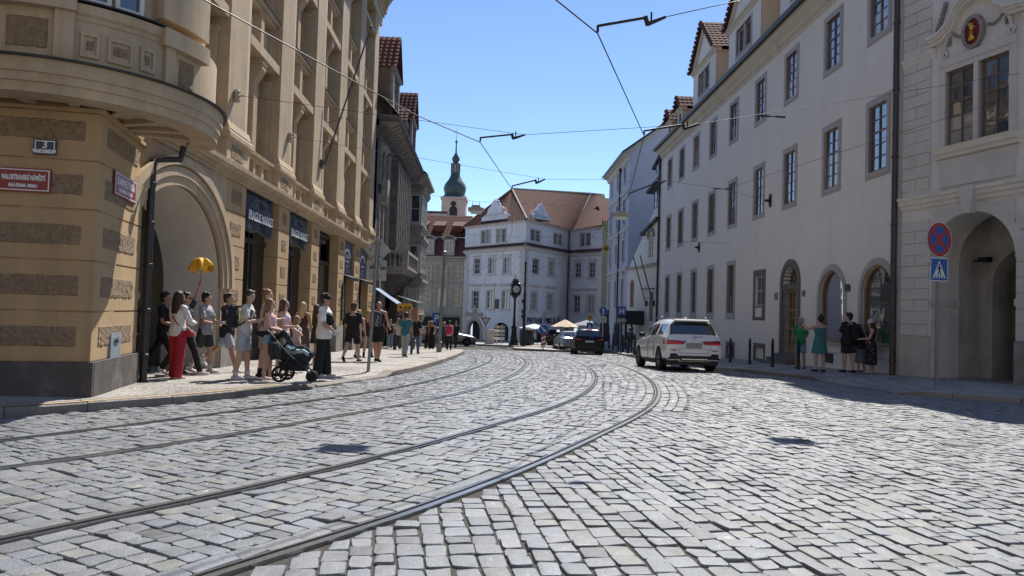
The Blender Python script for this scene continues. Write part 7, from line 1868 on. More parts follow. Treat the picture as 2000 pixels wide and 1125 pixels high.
m_ = MB(); m_.wbox(-.44, .44, -1.072, -1.058, .40, .435); part('skid_strip', m_, 'chrome')
m_ = MB(); m_.wbox(-.26, .26, -1.028, -1.0, .80, .965); part('number_plate', m_, 'plate_grey')
m_ = MB(); m_.tube([(-.50, -1.012, .62), (-.52, -1.01, .74), (-.60, -1.0, .80)], .005, 4); m_.tube([(.50, -1.012, .62), (.52, -1.01, .74), (.60, -1.0, .80)], .005, 4); m_.tube([(-.50, -1.014, .62), (.50, -1.014, .62)], .005, 4); m_.tube([(-.52, -1.012, .77), (.52, -1.012, .77)], .004, 4); part('tailgate_seam', m_, 'car_trim')
m_ = MB(); m_.lathe([(.045, 0), (.045, .012)], (0, -.965, 1.115), 16, 'Y'); b_ = part('badge', m_, 'chrome'); m_ = MB(); m_.lathe([(.034, 0), (.034, .012)], (0, -.972, 1.115), 16, 'Y'); part('badge_field', m_, 'blue_sign', parent=b_)
m_ = MB(); m_.tube([(0, -.93, 1.17), (.32, -.915, 1.185)], .012, 6); m_.ball((0, -.93, 1.17), .03, 8, 6); part('rear_wiper', m_, 'chrome')
m_ = MB(); m_.hexa([(-.58, -.78, 1.70), (.58, -.78, 1.70), (.62, -.5, 1.74), (-.62, -.5, 1.74), (-.58, -.78, 1.73), (.58, -.78, 1.73), (.62, -.5, 1.775), (-.62, -.5, 1.775)]); part('roof_spoiler', m_, 'car_white')
m_ = MB(); m_.hexa([(-.04, .0, 1.81), (.04, .0, 1.81), (.03, .2, 1.81), (-.03, .2, 1.81), (-.015, .0, 1.87), (.015, .0, 1.87), (.01, .16, 1.82), (-.01, .16, 1.82)]); part('antenna_fin', m_, 'car_white')
# black estate seen from behind, with lit red brake light
EST = dict(W=1.84, r=.335, wb=2.65, sill=.28, bump=.34, belt=1.02, mir=1.85,
    st=[(-.93, .50, .44, .62, .74), (-.92, .70, .58, .70, .84), (-.90, .92, .76, .72, .90), (-.86, 1.04, .95, .72, .90), (-.80, 1.12, 1.03, .70, .895), (-.70, 1.36, 1.04, .66, .895), (-.58, 1.55, 1.04, .64, .90), (-.4, 1.585, 1.04, .645, .905), (.3, 1.61, 1.03, .65, .915), (1.0, 1.60, 1.01, .65, .915), (1.5, 1.53, .99, .64, .91), (1.85, 1.40, .98, .62, .91), (2.4, 1.03, .95, .64, .905), (2.9, .95, .88, .62, .89), (3.3, .84, .76, .56, .85), (3.5, .64, .56, .46, .72)],
    side=[(-.3, .3), (.38, 1.05), (1.12, 1.8)], screen=[(-.79, -.6), (1.85, 2.4)])
root, Mx, part, co, W = car('black_estate', 4.88, 46.3, rad(1.0), 'car_black', EST, "black car with lit red brake light seen from behind, far down the street")
for e in (-1, 1):
    m_ = MB(); m_.hexa([(e * .875, -.86, .84), (e * .42, -.94, .88), (e * .42, -.93, .96), (e * .85, -.83, 1.0), (e * .90, -.66, .86), (e * .42, -.86, .88), (e * .42, -.86, .96), (e * .88, -.66, 1.0)]); t_ = part('tail_lamp', m_, 'tail_red')
    m_ = MB(); m_.wbox(*sorted((e * .68, e * .82)), -.94, -.9, .92, .965); part('light_bar', m_, 'tail_bright', parent=t_)
    m_ = MB(); m_.tube([(e * .68, .0, 1.62), (e * .68, .1, 1.66), (e * .66, 1.3, 1.64)], .018, 6); part('roof_rail', m_, 'chrome')
m_ = MB(); m_.wbox(-.26, .26, -.965, -.94, .76, .87); part('number_plate', m_, 'plate_white')
m_ = MB(); m_.wbox(-.17, .17, -.72, -.64, 1.53, 1.565); part('brake_light', m_, 'tail_bright')
m_ = MB(); m_.tube([(0, -.84, 1.08), (.3, -.82, 1.10)], .012, 6); part('rear_wiper', m_, 'chrome')
m_ = MB(); m_.wbox(-.7, .7, -.955, -.92, .40, .50); part('rear_diffuser', m_, 'car_trim')
SED = dict(W=1.8, r=.32, wb=2.65, sill=.26, bump=.32, belt=.96, mir=1.8,
    st=[(-.95, .50, .44, .6, .72), (-.93, .80, .68, .68, .84), (-.88, .98, .92, .70, .87), (-.6, 1.03, .97, .66, .88), (-.35, 1.22, .98, .62, .885), (.0, 1.40, .98, .60, .89), (.5, 1.455, .97, .61, .895), (1.0, 1.45, .96, .61, .895), (1.4, 1.38, .95, .60, .89), (2.15, 1.0, .92, .64, .885), (2.7, .92, .84, .62, .87), (3.2, .80, .72, .56, .82), (3.45, .62, .54, .44, .68)],
    side=[(-.2, .45), (.52, 1.2), (1.27, 1.75)], screen=[(-.55, .0), (1.45, 2.15)])
root, Mx, part, co, W = car('silver_car', 4.35, 52.3, rad(-6.0), 'car_silver', SED, "silver car hidden for the most part behind the black car")
root, Mx, part, co, W = car('grey_hatchback', -6.1, 57.6, rad(82), 'car_grey', SED, "grey car coming out of the side street behind the crowd")
for e in (-1, 1):
    m_ = MB(); m_.hexa([(e * .55, 3.28, .62), (e * .80, 3.05, .64), (e * .82, 2.95, .74), (e * .60, 3.2, .72), (e * .5, 3.1, .62), (e * .75, 2.9, .64), (e * .78, 2.85, .74), (e * .55, 3.0, .72)]); part('headlamp', m_, 'headlamp')
m_ = MB(); m_.wbox(-.45, .45, 3.36, 3.44, .42, .56); part('grille', m_, 'car_trim')
# ------------------------------------------------------------------ people
_pending = []           # (object, cut function or None, smooth iterations) - volumes waiting to be fused into one skin
def fuse(mb, name, mat, parent, W, voxel, cut=None, sm=4):
    """one continuous surface grown from overlapping volumes"""
    me = mb.mesh(name, mat); fixn(me)
    o = bpy.data.objects.new(name, me); put(o, parent, W)
    r = o.modifiers.new('r', 'REMESH'); r.mode = 'VOXEL'; r.voxel_size = voxel; r.use_smooth_shade = True
    if sm: s = o.modifiers.new('s', 'SMOOTH'); s.iterations = sm; s.factor = .5
    _pending.append((o, cut)); return o
_fab = {}
def fabric(col, pattern=None):
    key = (tuple(round(c, 3) for c in col), pattern)
    if key not in _fab:
        m = mk('fabric', col, .85, .16, 7, .9, 13, bdist=.035)
        if pattern:
            nt = m.node_tree; N = nt.nodes; L = nt.links; tc = N.new("ShaderNodeTexCoord")
            vo = N.new("ShaderNodeTexVoronoi"); vo.inputs["Scale"].default_value = pattern[1]; L.new(tc.outputs["Object"], vo.inputs["Vector"])
            mr = N.new("ShaderNodeMapRange"); mr.inputs[1].default_value = pattern[2]; mr.inputs[2].default_value = pattern[2] + .06; L.new(vo.outputs["Distance"], mr.inputs[0])
            mx = N.new("ShaderNodeMix"); mx.data_type = 'RGBA'; L.new(mr.outputs[0], mx.inputs[0]); mx.inputs[6].default_value = (*pattern[0], 1); mx.inputs[7].default_value = (*col, 1)
            L.new(mx.outputs[2], N["Principled BSDF"].inputs["Base Color"])
        _fab[key] = m
    return _fab[key]
_skin = {}
def skin(t):
    if t not in _skin:
        c = {'fair': (.52, .32, .235), 'tan': (.42, .235, .16), 'dark': (.25, .135, .09)}[t]
        _skin[t] = mk('skin_' + t, c, .55, .08, 14); _skin[t].node_tree.nodes["Principled BSDF"].inputs["Subsurface Weight"].default_value = .08
    return _skin[t]
_hair = {}
def hairm(c):
    if c not in _hair: _hair[c] = mk('hair', c, .5, .45, 30, .7, 60, stretch=(1, 1, .15), bdist=.02)
    return _hair[c]
V = Vector
def person(x, y, h, face, label, skin_t='fair', dz=.125, z=None, legs=(6, 2, -4, 3), arms=((5, 8, 15, 0), (5, 8, 15, 0)), lean=0, head=(0, 0), wide=1.0, fem=False, top=('tee', (.5, .5, .5)), bottom=('shorts', (.3, .3, .3)), shoes=(.6, .6, .6), socks=None, hair=('short', (.02, .015, .012)), extra=(), far=False, group=None, pat_top=None, pat_bot=None, sleeve=None, yaw=0, sit=None):
    k = h / 1.75; vx = .012 if not far else .021; vc = .014 if not far else .022
    zb = (zg(y) + dz) if z is None else z
    root = bpy.data.objects.new('person', None); W = Matrix.Translation((x, y, zb)) @ Matrix.Rotation(-rad(face), 4, 'Z') @ Matrix.Scale(k, 4)
    put(root, None, Matrix.Translation((x, y, zb)) @ Matrix.Rotation(-rad(face), 4, 'Z')); tag(root, label, 'person', group)
    hw, sw = (.098, .165) if fem else (.09, .185)
    J = {}
    feet = []
    for e, (a, b) in ((-1, legs[:2]), (1, legs[2:4])):
        a_, b_ = rad(a), rad(a - b); hp = V((e * hw, 0, 0)); kn = hp + V((e * .012, math.sin(a_), -math.cos(a_))) * .43; an = kn + V((0, math.sin(b_), -math.cos(b_))) * .41
        pitch = max(0, -math.degrees(b_) - 8) * 1.0
        fd = V((e * .12, math.cos(rad(pitch)), -math.sin(rad(pitch)))).normalized()
        toe = an + fd * .17 - V((0, 0, .055)); heel = an - fd * .05 - V((0, 0, .055))
        feet.append(min(toe.z, heel.z) - .03); J[e] = (hp, kn, an, toe, heel)
    up = -min(feet) if sit is None else sit
    O = V((0, 0, up))
    ln = rad(lean); sp = V((0, math.sin(ln), math.cos(ln)))
    def S(d, f=0): return O + sp * d + V((0, f, 0))
    sh_z = .475
    shd = {e: S(sh_z) + V((e * sw, -.01, -.015)) for e in (-1, 1)}
    A = {}
    for e, (f, o, el, inn) in ((-1, arms[0]), (1, arms[1])):
        if 20 < f < 50 and el > 50: f *= .5; inn += 14
        f_, o_, g_, i_ = rad(f), rad(o), rad(f + el), rad(inn)
        d1 = V((e * math.sin(o_), math.cos(o_) * math.sin(f_), -math.cos(o_) * math.cos(f_))); eb = shd[e] + d1 * .285
        d2 = V((-e * math.sin(i_), math.cos(i_) * math.sin(g_), -math.cos(i_) * math.cos(g_))); wr = eb + d2 * .245; A[e] = (shd[e], eb, wr, d2)
    nk = S(.50); hc = S(.50) + V((0, .015 + .02 * math.sin(ln), .0)) + V((0, math.sin(ln * .5), math.cos(ln * .5))) * .172
    # ---- body: one skin
    b = MB()
    w = wide
    def leg_tube(m, e, r, cut=1.0, flare=0):
        hp, kn, an, toe, heel = [p + O for p in J[e]]
        pts = [hp + V((0, 0, .04)), hp.lerp(kn, .35), kn, kn.lerp(an, .35), an]; rr = list(r)
        return pts, rr
    for e in (-1, 1):
        pts, rr = leg_tube(b, e, [.085 * w, .078 * w, .054 * w, .056 * w, .036])
        b.tube(pts, rr, 10); b.ball(pts[2], .052 * w, 8, 6)
        hp, kn, an, toe, heel = [p + O for p in J[e]]
        b.tube([heel, an - V((0, 0, .035)), toe.lerp(heel, .25), toe], [(.034, .034), (.038, .042), (.042, .03), (.03, .018)], 8)
        s0, eb, wr, d2 = A[e]
        b.tube([s0, s0.lerp(eb, .4), eb, eb.lerp(wr, .3), wr], [.05 * w, .046 * w, .037 * w, .039 * w, .026], 9); b.ball(s0, .055 * w, 8, 6); b.tube([S(.535), S(.50) + V((e * .07, 0, 0)), s0 + V((0, 0, .012))], [.045, .05 * w, .042 * w], 8)
        # hand: palm, four bent fingers of different length, thumb from the side of the palm
        t1 = d2.cross(V((0, 0, 1))); t1 = t1.normalized() if t1.length > .2 else V((1, 0, 0)); n1 = t1.cross(d2).normalized()
        side = t1 if (e > 0) == (t1.x > 0) else t1
        b.tube([wr, wr + d2 * .045, wr + d2 * .085], [(.022, .026), (.02, .036), (.016, .038)], 8)
        for q, (off, l) in enumerate(((-.028, .062), (-.010, .075), (.010, .070), (.027, .055))):
            p0 = wr + d2 * .075 + t1 * off; p1 = p0 + d2 * l * .5 - n1 * .006; p2 = p1 + (d2 * .75 - n1 * .65) * l * .5
            b.tube([p0, p1, p2], [.0105, .0095, .008], 6)
        p0 = wr + d2 * .03 - V((e, 0, 0)) * .0 + V((-e * .7, .5, 0)).normalized() * .026; p1 = p0 + (d2 * .7 + V((-e * .6, .5, 0))).normalized() * .04; b.tube([p0, p1, p1 + d2 * .03], [.013, .011, .009], 6)
    rx = [.155, .165, .150, .128, .135, .160, .172, .150, .07] if not fem else [.160, .172, .155, .118, .122, .142, .150, .132, .06]
    ry = [.095, .115, .112, .095, .095, .112, .112, .085, .06]; dz_ = [-.06, .0, .08, .17, .24, .33, .40, .46, .51]
    if fem: ry[5] = .122; ry[6] = .118
    b.tube([S(d, (.012 if 4 < i < 7 else 0)) for i, d in enumerate(dz_)], [(a * w, c * w) for a, c in zip(rx, ry)], 16)
    b.tube([nk - V((0, .01, .06)), nk + V((0, .0, .05)), hc - V((0, .01, .07))], [.06, .052, .052], 10)
    hy = rad(head[0]); hp_ = rad(head[1]); HM = Matrix.Translation(hc) @ Matrix.Rotation(-hy, 4, 'Z') @ Matrix.Rotation(hp_, 4, 'X')
    def H(p): return HM @ V(p)
    def hball(m, c, r, n=10, q=8):
        t = MB(); t.ball((0, 0, 0), r, n, q); m.add([HM @ (V(p) + V(c)) for p in t.v], t.f)
    hball(b, (0, -.008, .025), (.074, .094, .092), 14, 10); hball(b, (0, .025, -.045), (.056, .062, .07), 12, 8); hball(b, (0, .05, -.085), (.03, .03, .022)); hball(b, (0, .094, -.018), (.013, .018, .016), 6, 5); b.tube([H((0, .08, .02)), H((0, .098, -.012))], [.009, .012], 6)
    hball(b, (0, .078, -.056), (.024, .012, .008), 6, 5)
    for e in (-1, 1): hball(b, (e * .075, -.008, -.005), (.01, .022, .03), 6, 5); hball(b, (e * .03, .068, .022), (.024, .012, .008), 6, 5)
    fuse(b, 'body', skin(skin_t), root, W, vx, sm=3 if not far else 2)
    if not far:
        for e in (-1, 1):
            m_ = MB(); hball(m_, (e * .030, .0735, .008), (.0125, .007, .007), 8, 6); m_.build('eye', M['black_print'], root, smooth=True, mat=W)
        m_ = MB(); hball(m_, (0, .0885, -.058), (.02, .005, .004), 8, 5); m_.build('mouth', M['plaque_red'], root, smooth=True, mat=W)
    # ---- clothes
    g = .014
    kind, col = top
    if kind != 'none':
        m = MB(); lo = {'tee': -.10, 'long': -.08, 'tank': -.06, 'crop': .10, 'dress': -.10, 'loose': -.14}[kind]
        dd = [d for d in (lo, .0, .08, .17, .24, .33, .40, .455) if d >= lo]
        fl = .012 if kind in ('tee', 'long') else (.03 if kind == 'loose' else .0)
        m.tube([S(d, (.012 if .3 < d < .42 else 0)) for d in dd], [((float(np.interp(d, dz_, rx)) + g + fl * (1 - max(d, 0) / .46)) * w, (float(np.interp(d, dz_, ry)) + g + fl * (1 - max(d, 0) / .46)) * w) for d in dd], 18)
        if kind in ('tee', 'loose'):
            for e in (-1, 1):
                s0, eb, wr, d2 = A[e]; q = .72 if kind == 'tee' else .9
                m.tube([s0 - V((e * .03, 0, 0)), s0.lerp(eb, .35), s0.lerp(eb, q)], [.066 * w, .064 * w, .066 * w], 10); m.ball(s0, .068 * w, 8, 6)
            m.tube([S(.44), S(.50)], [(.12 * w, .09), (.078, .068)], 14)
            for e in (-1, 1): m.tube([S(.50) + V((e * .05, 0, 0)), A[e][0] + V((0, 0, .015))], [.058, .058 * w], 9)
        elif kind == 'long':
            for e in (-1, 1):
                s0, eb, wr, d2 = A[e]; m.tube([s0 - V((e * .03, 0, 0)), s0.lerp(eb, .4), eb, eb.lerp(wr, .5), eb.lerp(wr, .93)], [.066 * w, .066 * w, .064 * w, .066 * w, .044 * w], 10); m.ball(s0, .068 * w, 8, 6); m.ball(eb, .06 * w, 8, 6)
            m.tube([S(.44), S(.50)], [(.12 * w, .09), (.078, .068)], 14)
            for e in (-1, 1): m.tube([S(.50) + V((e * .05, 0, 0)), A[e][0] + V((0, 0, .015))], [.058, .058 * w], 9)
        else:
            for e in (-1, 1): m.tube([S(.42) + V((e * .09, .03, 0)), S(.485) + V((e * .085, -.01, 0)), S(.42) + V((e * .09, -.05, 0))], [.03, .026, .03], 8)
        fuse(m, 'shirt' if kind != 'dress' else 'dress_top', fabric(col, pat_top), root, W, vc)
    kind, col = bottom[0], bottom[1]
    m = MB()
    if kind in ('shorts', 'trousers', 'wide', 'short_shorts'):
        m.tube([S(-.07), S(.0), S(.10), S(.14)], [(.15 * w, .115 * w), ((rx[1] + .012) * w, .128 * w), ((rx[2] + .008) * w, .122 * w), (.14 * w, .11 * w)], 16)
        for e in (-1, 1):
            hp, kn, an, toe, heel = [p + O for p in J[e]]
            if kind == 'trousers': m.tube([hp + V((0, 0, .03)), hp.lerp(kn, .35), kn, kn.lerp(an, .4), an - V((0, 0, .02))], [.098 * w, .092 * w, .072 * w, .068 * w, .06 * w], 12); m.ball(kn, .07 * w, 8, 6)
            elif kind == 'wide': m.tube([hp + V((0, 0, .03)), hp.lerp(kn, .35), kn, kn.lerp(an, .4), an - V((0, 0, .045))], [.102 * w, .10 * w, .092 * w, .095 * w, .10 * w], 12); m.ball(kn, .09 * w, 8, 6)
            else:
                q = .86 if kind == 'shorts' else .38; m.tube([hp + V((0, 0, .03)), hp.lerp(kn, q * .5), hp.lerp(kn, q)], [.10 * w, .10 * w, .098 * w], 12)
        fuse(m, {'trousers': 'trousers', 'wide': 'trousers'}.get(kind, 'shorts'), fabric(col, pat_bot), root, W, vc)
    elif kind in ('skirt', 'dress'):
        zl = bottom[2]; zh = up
        pts = [S(.16), S(.08), S(.0), O - V((0, 0, .12)), O - V((0, 0, zh - zl))]
        q = (zh - zl); fl = bottom[3] if len(bottom) > 3 else .10
        m.tube(pts, [(.142 * w, .11 * w), (.165 * w, .126 * w), ((rx[1] + .015) * w, .135 * w), (.20 * w, .155 * w), ((.19 + fl * q) * w, (.15 + fl * q) * w)], 20)
        fuse(m, 'skirt', fabric(col, pat_bot), root, W, vc)
    for e in (-1, 1):
        hp, kn, an, toe, heel = [p + O for p in J[e]]
        m = MB(); dn = V((0, 0, .012)); m.tube([heel - V((0, .02, 0)), heel.lerp(toe, .2) + dn, heel.lerp(toe, .6), toe, toe + (toe - heel).normalized() * .03], [(.036, .036), (.045, .045), (.046, .036), (.04, .026), (.02, .015)], 10)
        m.tube([heel - V((0, .02, .025)), toe + (toe - heel).normalized() * .02 - V((0, 0, .012))], [(.042, .014), (.042, .012)], 8)
        fuse(m, 'shoe', fabric(shoes), root, W, .013 if not far else .02, sm=2)
        if socks:
            m = MB(); m.tube([an - V((0, 0, .03)), an.lerp(kn, .22)], [.046, .05], 10); m.build('sock', fabric(socks), root, smooth=True, mat=W)
    # ---- hair, hats
    st, hcul = hair[0], hair[1]
    if st != 'bald':
        m = MB()
        hball(m, (0, -.034, .046), (.092, .100, .100), 14, 10)
        if st in ('short', 'fringe'): hball(m, (0, .012, .098), (.062, .055, .03)); hball(m, (0, -.058, -.03), (.08, .056, .066)); [hball(m, (R.uniform(-.07, .07), R.uniform(-.09, .04), R.uniform(.09, .125)), .028, 6, 5) for _ in range(7)]
        if st in ('long', 'mid'):
            l = .36 if st == 'long' else .2
            m.tube([H((0, -.05, .05)), H((0, -.075, -.04)), nk + V((0, -.085, -.0)), nk + V((0, -.11, -l + .06))], [(.086, .06), (.094, .06), (.10, .05), (.075, .03)], 14)
            for e in (-1, 1): m.tube([H((e * .07, .0, .04)), H((e * .08, .0, -.06)), nk + V((e * .085, .01, -.06))], [.03, .03, .022], 8)
        if st == 'bun': hball(m, (0, -.05, .145), (.05, .05, .045)); hball(m, (0, -.07, -.03), (.06, .03, .06))
        if st == 'tail': m.tube([H((0, -.09, .05)), H((0, -.14, .0)), H((0, -.13, -.16))], [.035, .035, .015], 8)
        inv = HM.inverted()
        lim = -.035 if st in ('short', 'fringe') else -.40
        def cut(p, inv=inv, st=st):
            q = inv @ p
            if q.y > .045 and q.z < .055 + (.0 if st != 'fringe' else -.02): return True
            if st in ('short', 'fringe', 'bun', 'tail') and q.y > -.01 and q.z < .0 and abs(q.x) > .03: return True
            return False
        fuse(m, 'hair', hairm(hcul), root, W, .013 if not far else .02, cut=cut, sm=1)
    for ex in extra:
        if ex[0] == 'cap':
            m = MB(); hball(m, (0, -.012, .055), (.092, .108, .085), 14, 8)
            m.add([HM @ V(p) for p in ((-.075, .07, .06), (.075, .07, .06), (.055, .165, .045), (-.055, .165, .045), (-.075, .07, .075), (.075, .07, .075), (.055, .165, .055), (-.055, .165, .055))], [(3, 2, 1, 0), (4, 5, 6, 7), (0, 1, 5, 4), (1, 2, 6, 5), (2, 3, 7, 6), (3, 0, 4, 7)])
            c_ = m.build('cap', fabric(ex[1]), root, smooth=True, angle=50, mat=W)
        if ex[0] == 'hat':
            m = MB(); t = MB(); t.lathe([(.16, .0), (.165, .012), (.1, .02), (.098, .07), (.085, .115), (.04, .13)], (0, -.01, .045), 18); m.add([HM @ V(p) for p in t.v], t.f); m.build('hat', fabric(ex[1]), root, smooth=True, angle=50, mat=W)
            m = MB(); t = MB(); t.lathe([(.102, .02), (.102, .055)], (0, -.01, .045), 18); m.add([HM @ V(p) for p in t.v], t.f); m.build('hat_band', fabric(ex[2]), root, mat=W)
        if ex[0] == 'shades':
            m = MB()
            for e in (-1, 1): hball(m, (e * .034, .088, .008), (.028, .01, .02), 8, 6); m.tube([H((e * .06, .085, .012)), H((e * .078, .0, .012))], .005, 5)
            m.build('sunglasses', M['black_print'], root, smooth=True, mat=W)
        if ex[0] == 'strap':
            m = MB(); m.tube([S(.47) + V((ex[2] * .06, .05, 0)), S(.30) + V((0, .145 * w, 0)), S(.05) + V((-ex[2] * .165, .08, 0)), S(.03) + V((-ex[2] * .17, -.05, 0)), S(.28) + V((0, -.135 * w, 0)), S(.47) + V((ex[2] * .06, -.07, 0))], .012, 6); m.build('bag_strap', fabric(ex[1]), root, mat=W)
    return dict(root=root, W=W, S=S, A=A, H=H, O=O, k=k, hc=hc, J=J)

def soft_box(name, P, c, size, col, label, cat, group=None, straps=True, parts=()):
    """a bag worn by somebody: rounded box at c in that person's frame, with its own parts"""
    W = P['W']; wc = W @ V(c)
    root = empty(name, (wc.x, wc.y, wc.z - size[2] / 2), label, cat, group)
    m = MB(); cx, cy, cz = c; sx, sy, sz = [q / 2 for q in size]
    m.tube([V((cx, cy, cz - sz)), V((cx, cy, cz - sz * .8)), V((cx, cy, cz)), V((cx, cy, cz + sz * .7)), V((cx, cy, cz + sz))], [(sx * .8, sy * .75), (sx, sy), (sx, sy), (sx * .92, sy * .85), (sx * .55, sy * .5)], 14)
    fuse(m, 'bag', fabric(col), root, W, .016)
    if straps:
        for e in (-1, 1):
            m = MB(); S = P['S']; m.tube([V((e * .08, cy, cz + sz * .7)), S(.49) + V((e * .095, -.02, .01)), S(.40) + V((e * .11, .125, 0)), S(.25) + V((e * .13, .10, 0)), S(.12) + V((e * .15, -.06, 0)), V((e * sx * .8, cy, cz - sz * .6))], .018, 6); m.build('strap', fabric(tuple(q * .6 for q in col)), root, smooth=True, mat=W)
    for (nm, pc, ps, pcol) in parts:
        m = MB(); m.ball(pc, ps, 10, 7); m.build(nm, fabric(pcol), root, smooth=True, mat=W)
    return root

BLK = (.010, .010, .012); DK = (.03, .03, .034); WHT = (.66, .65, .63); DEN = (.16, .22, .31); BRN = (.05, .026, .014); DBR = (.018, .011, .008); BLO = (.36, .235, .11); GRY = (.28, .29, .31)
walkR = (24, 6, -22, 16); walkL = (-22, 18, 22, 6); stand = (4, 2, -4, 3)
# --- left pavement, from the passage outwards
person(-7.55, 14.75, 1.74, 80, "person in black half hidden behind the black downpipe", 'fair', top=('tee', BLK), bottom=('trousers', BLK), shoes=DK, hair=('short', BLK), legs=stand)
person(-7.2, 15.35, 1.76, 88, "boy in black T-shirt and trousers striding out of the passage", 'tan', top=('tee', BLK), bottom=('trousers', BLK), shoes=DK, legs=(-28, 14, 26, 4), arms=((-5, 8, 30, 0), (25, 8, 62, 15)), hair=('short', BLK), head=(5, -6))
pr_ = person(-6.28, 13.95, 1.68, 22, "woman with white blouse and red trousers seen from behind", 'fair', fem=True, top=('long', WHT), bottom=('wide', (.33, .012, .022)), shoes=(.5, .42, .36), legs=(4, 2, -4, 4), arms=((20, 12, 70, 20), (12, 18, 75, 25)), hair=('mid', (.035, .014, .008)), extra=(('strap', (.30, .012, .03), -1),), head=(10, -4))
P = pr_; wc = P['W'] @ V((.21, .06, 1.0)); hb = empty('handbag', (wc.x, wc.y, wc.z - .1), "small red shoulder bag of the woman in red trousers", "handbag")
m = MB(); m.tube([V((.12, .10, .93)), V((.16, .09, .90)), V((.24, .06, .90)), V((.29, .03, .94))], [(.03, .05), (.06, .09), (.06, .09), (.03, .05)], 12); fuse(m, 'bag', fabric((.38, .012, .03)), hb, P['W'], .014)
pu = person(-6.5, 14.75, 1.72, 95, "man holding up the yellow umbrella behind the woman in red trousers", 'tan', top=('tee', (.02, .03, .05)), bottom=('trousers', BLK), shoes=WHT, legs=walkR, arms=((158, 6, 8, 0), (10, 8, 40, 10)), hair=('short', BLK), extra=(('shades',),))
pg = person(-6.45, 15.6, 1.72, 92, "boy in light grey T-shirt and charcoal shorts holding a bottle", 'fair', top=('tee', (.36, .37, .40)), bottom=('shorts', (.05, .052, .056)), shoes=WHT, socks=WHT, legs=(10, 8, -14, 8), arms=((20, 8, 60, 8), (28, 8, 62, 14)), hair=('short', BLK), head=(0, -8))
wc = pg['W'] @ (pg['A'][1][2] + V((-.02, .12, .03))); m = MB(); m.tube([wc - V((.1, 0, .02)), wc + V((.06, 0, .01)), wc + V((.09, 0, .015)), wc + V((.12, 0, .02))], [.032, .032, .014, .014], 10); tag(m.build('water_bottle', M['headlamp'], smooth=True), "clear plastic bottle in the hand of the boy in grey", "bottle")
person(-6.12, 15.95, 1.78, 92, "boy in black T-shirt and pale denim shorts stepping forward", 'tan', top=('loose', (.018, .018, .02)), bottom=('shorts', (.36, .42, .50)), shoes=WHT, socks=WHT, legs=(-32, 22, 20, 4), arms=((5, 8, 40, 5), (32, 8, 52, 10)), hair=('short', DBR), head=(0, -4))
pb = person(-5.16, 14.3, 1.76, 86, "young man in pale T-shirt and light grey shorts with a backpack", 'fair', top=('tee', (.52, .52, .50)), bottom=('shorts', (.36, .375, .41)), shoes=(.66, .66, .66), socks=WHT, legs=(6, 3, -5, 5), arms=((15, 8, 85, 20), (30, 8, 90, 20)), lean=7, hair=('short', (.045, .025, .015)), head=(15, -10))
soft_box('backpack', pb, (0, -.21, 1.22), (.30, .20, .46), (.018, .022, .035), "navy backpack on the young man in pale T-shirt", "backpack", "backpacks", parts=(('pocket', (0, -.30, 1.14), (.11, .05, .13), (.03, .035, .045)),))
pt = person(-5.0, 15.1, 1.81, 80, "tall man in beige shirt and beige shorts behind the girl in denim", 'fair', top=('loose', (.46, .38, .34)), bottom=('shorts', (.34, .27, .24)), shoes=BLK, socks=BLK, legs=stand, arms=((10, 8, 30, 0), (35, 8, 80, 20)), hair=('short', (.25, .12, .06)), head=(15, 0), wide=1.06, extra=(('strap', BLK, 1),))
pk_ = person(-4.72, 14.42, 1.60, 84, "girl in pink top and denim shorts with long fair hair", 'fair', fem=True, top=('tank', (.62, .42, .42)), bottom=('short_shorts', (.22, .33, .46)), shoes=(.62, .56, .54), legs=(3, 2, -2, 2), arms=((15, 8, 55, 5), (28, 8, 62, 15)), hair=('long', (.20, .115, .06)), head=(5, -6))
P = pk_; wc = P['W'] @ V((-.05, -.12, 1.0)); hb = empty('handbag', (wc.x, wc.y, wc.z - .1), "black shoulder bag of the girl in denim shorts", "handbag"); m = MB(); m.tube([V((.10, -.24, 1.0)), V((.14, -.10, .97)), V((.15, .06, 1.0))], [(.03, .05), (.045, .075), (.03, .05)], 10); fuse(m, 'bag', fabric(BLK), hb, P['W'], .014)
m = MB(); m.tube([V((.13, -.22, 1.03)), P['S'](.49) + V((.10, -.02, .02)), V((.15, .05, 1.03))], .010, 6); m.build('strap', fabric(BLK), hb, mat=P['W'])
person(-4.72, 15.35, 1.62, 100, "woman with sunglasses, white top and olive shorts behind the pushchair", 'fair', fem=True, top=('tank', (.62, .50, .55)), bottom=('short_shorts', (.17, .18, .05)), shoes=BLK, legs=stand, arms=((15, 8, 45, 5), (35, 8, 75, 20)), hair=('long', (.06, .03, .018)), head=(-5, -2), extra=(('shades',),))
person(-4.72, 16.3, 1.28, 70, "small girl with curly fair hair in a pale pink top", 'fair', fem=True, top=('tee', (.55, .45, .55)), bottom=('short_shorts', (.3, .3, .36)), shoes=WHT, legs=stand, hair=('mid', (.30, .19, .09)), head=(10, -5))
person(-5.5, 19.5, 1.67, 10, "blonde woman in dark brown dress seen from behind", 'tan', fem=True, top=('dress', (.055, .03, .022)), bottom=('dress', (.10, .06, .035), .42, .06), shoes=DBR, legs=stand, arms=((0, 12, 20, 0), (0, 14, 25, 0)), hair=('mid', (.48, .34, .17)))
person(-5.15, 19.6, 1.62, 60, "woman in dark green dress half hidden behind the man in white", 'tan', fem=True, top=('dress', (.03, .035, .02)), bottom=('dress', (.035, .04, .022), .62, .12), shoes=WHT, legs=stand, arms=((30, 8, 80, 10), (10, 10, 20, 0)), hair=('long', BRN))
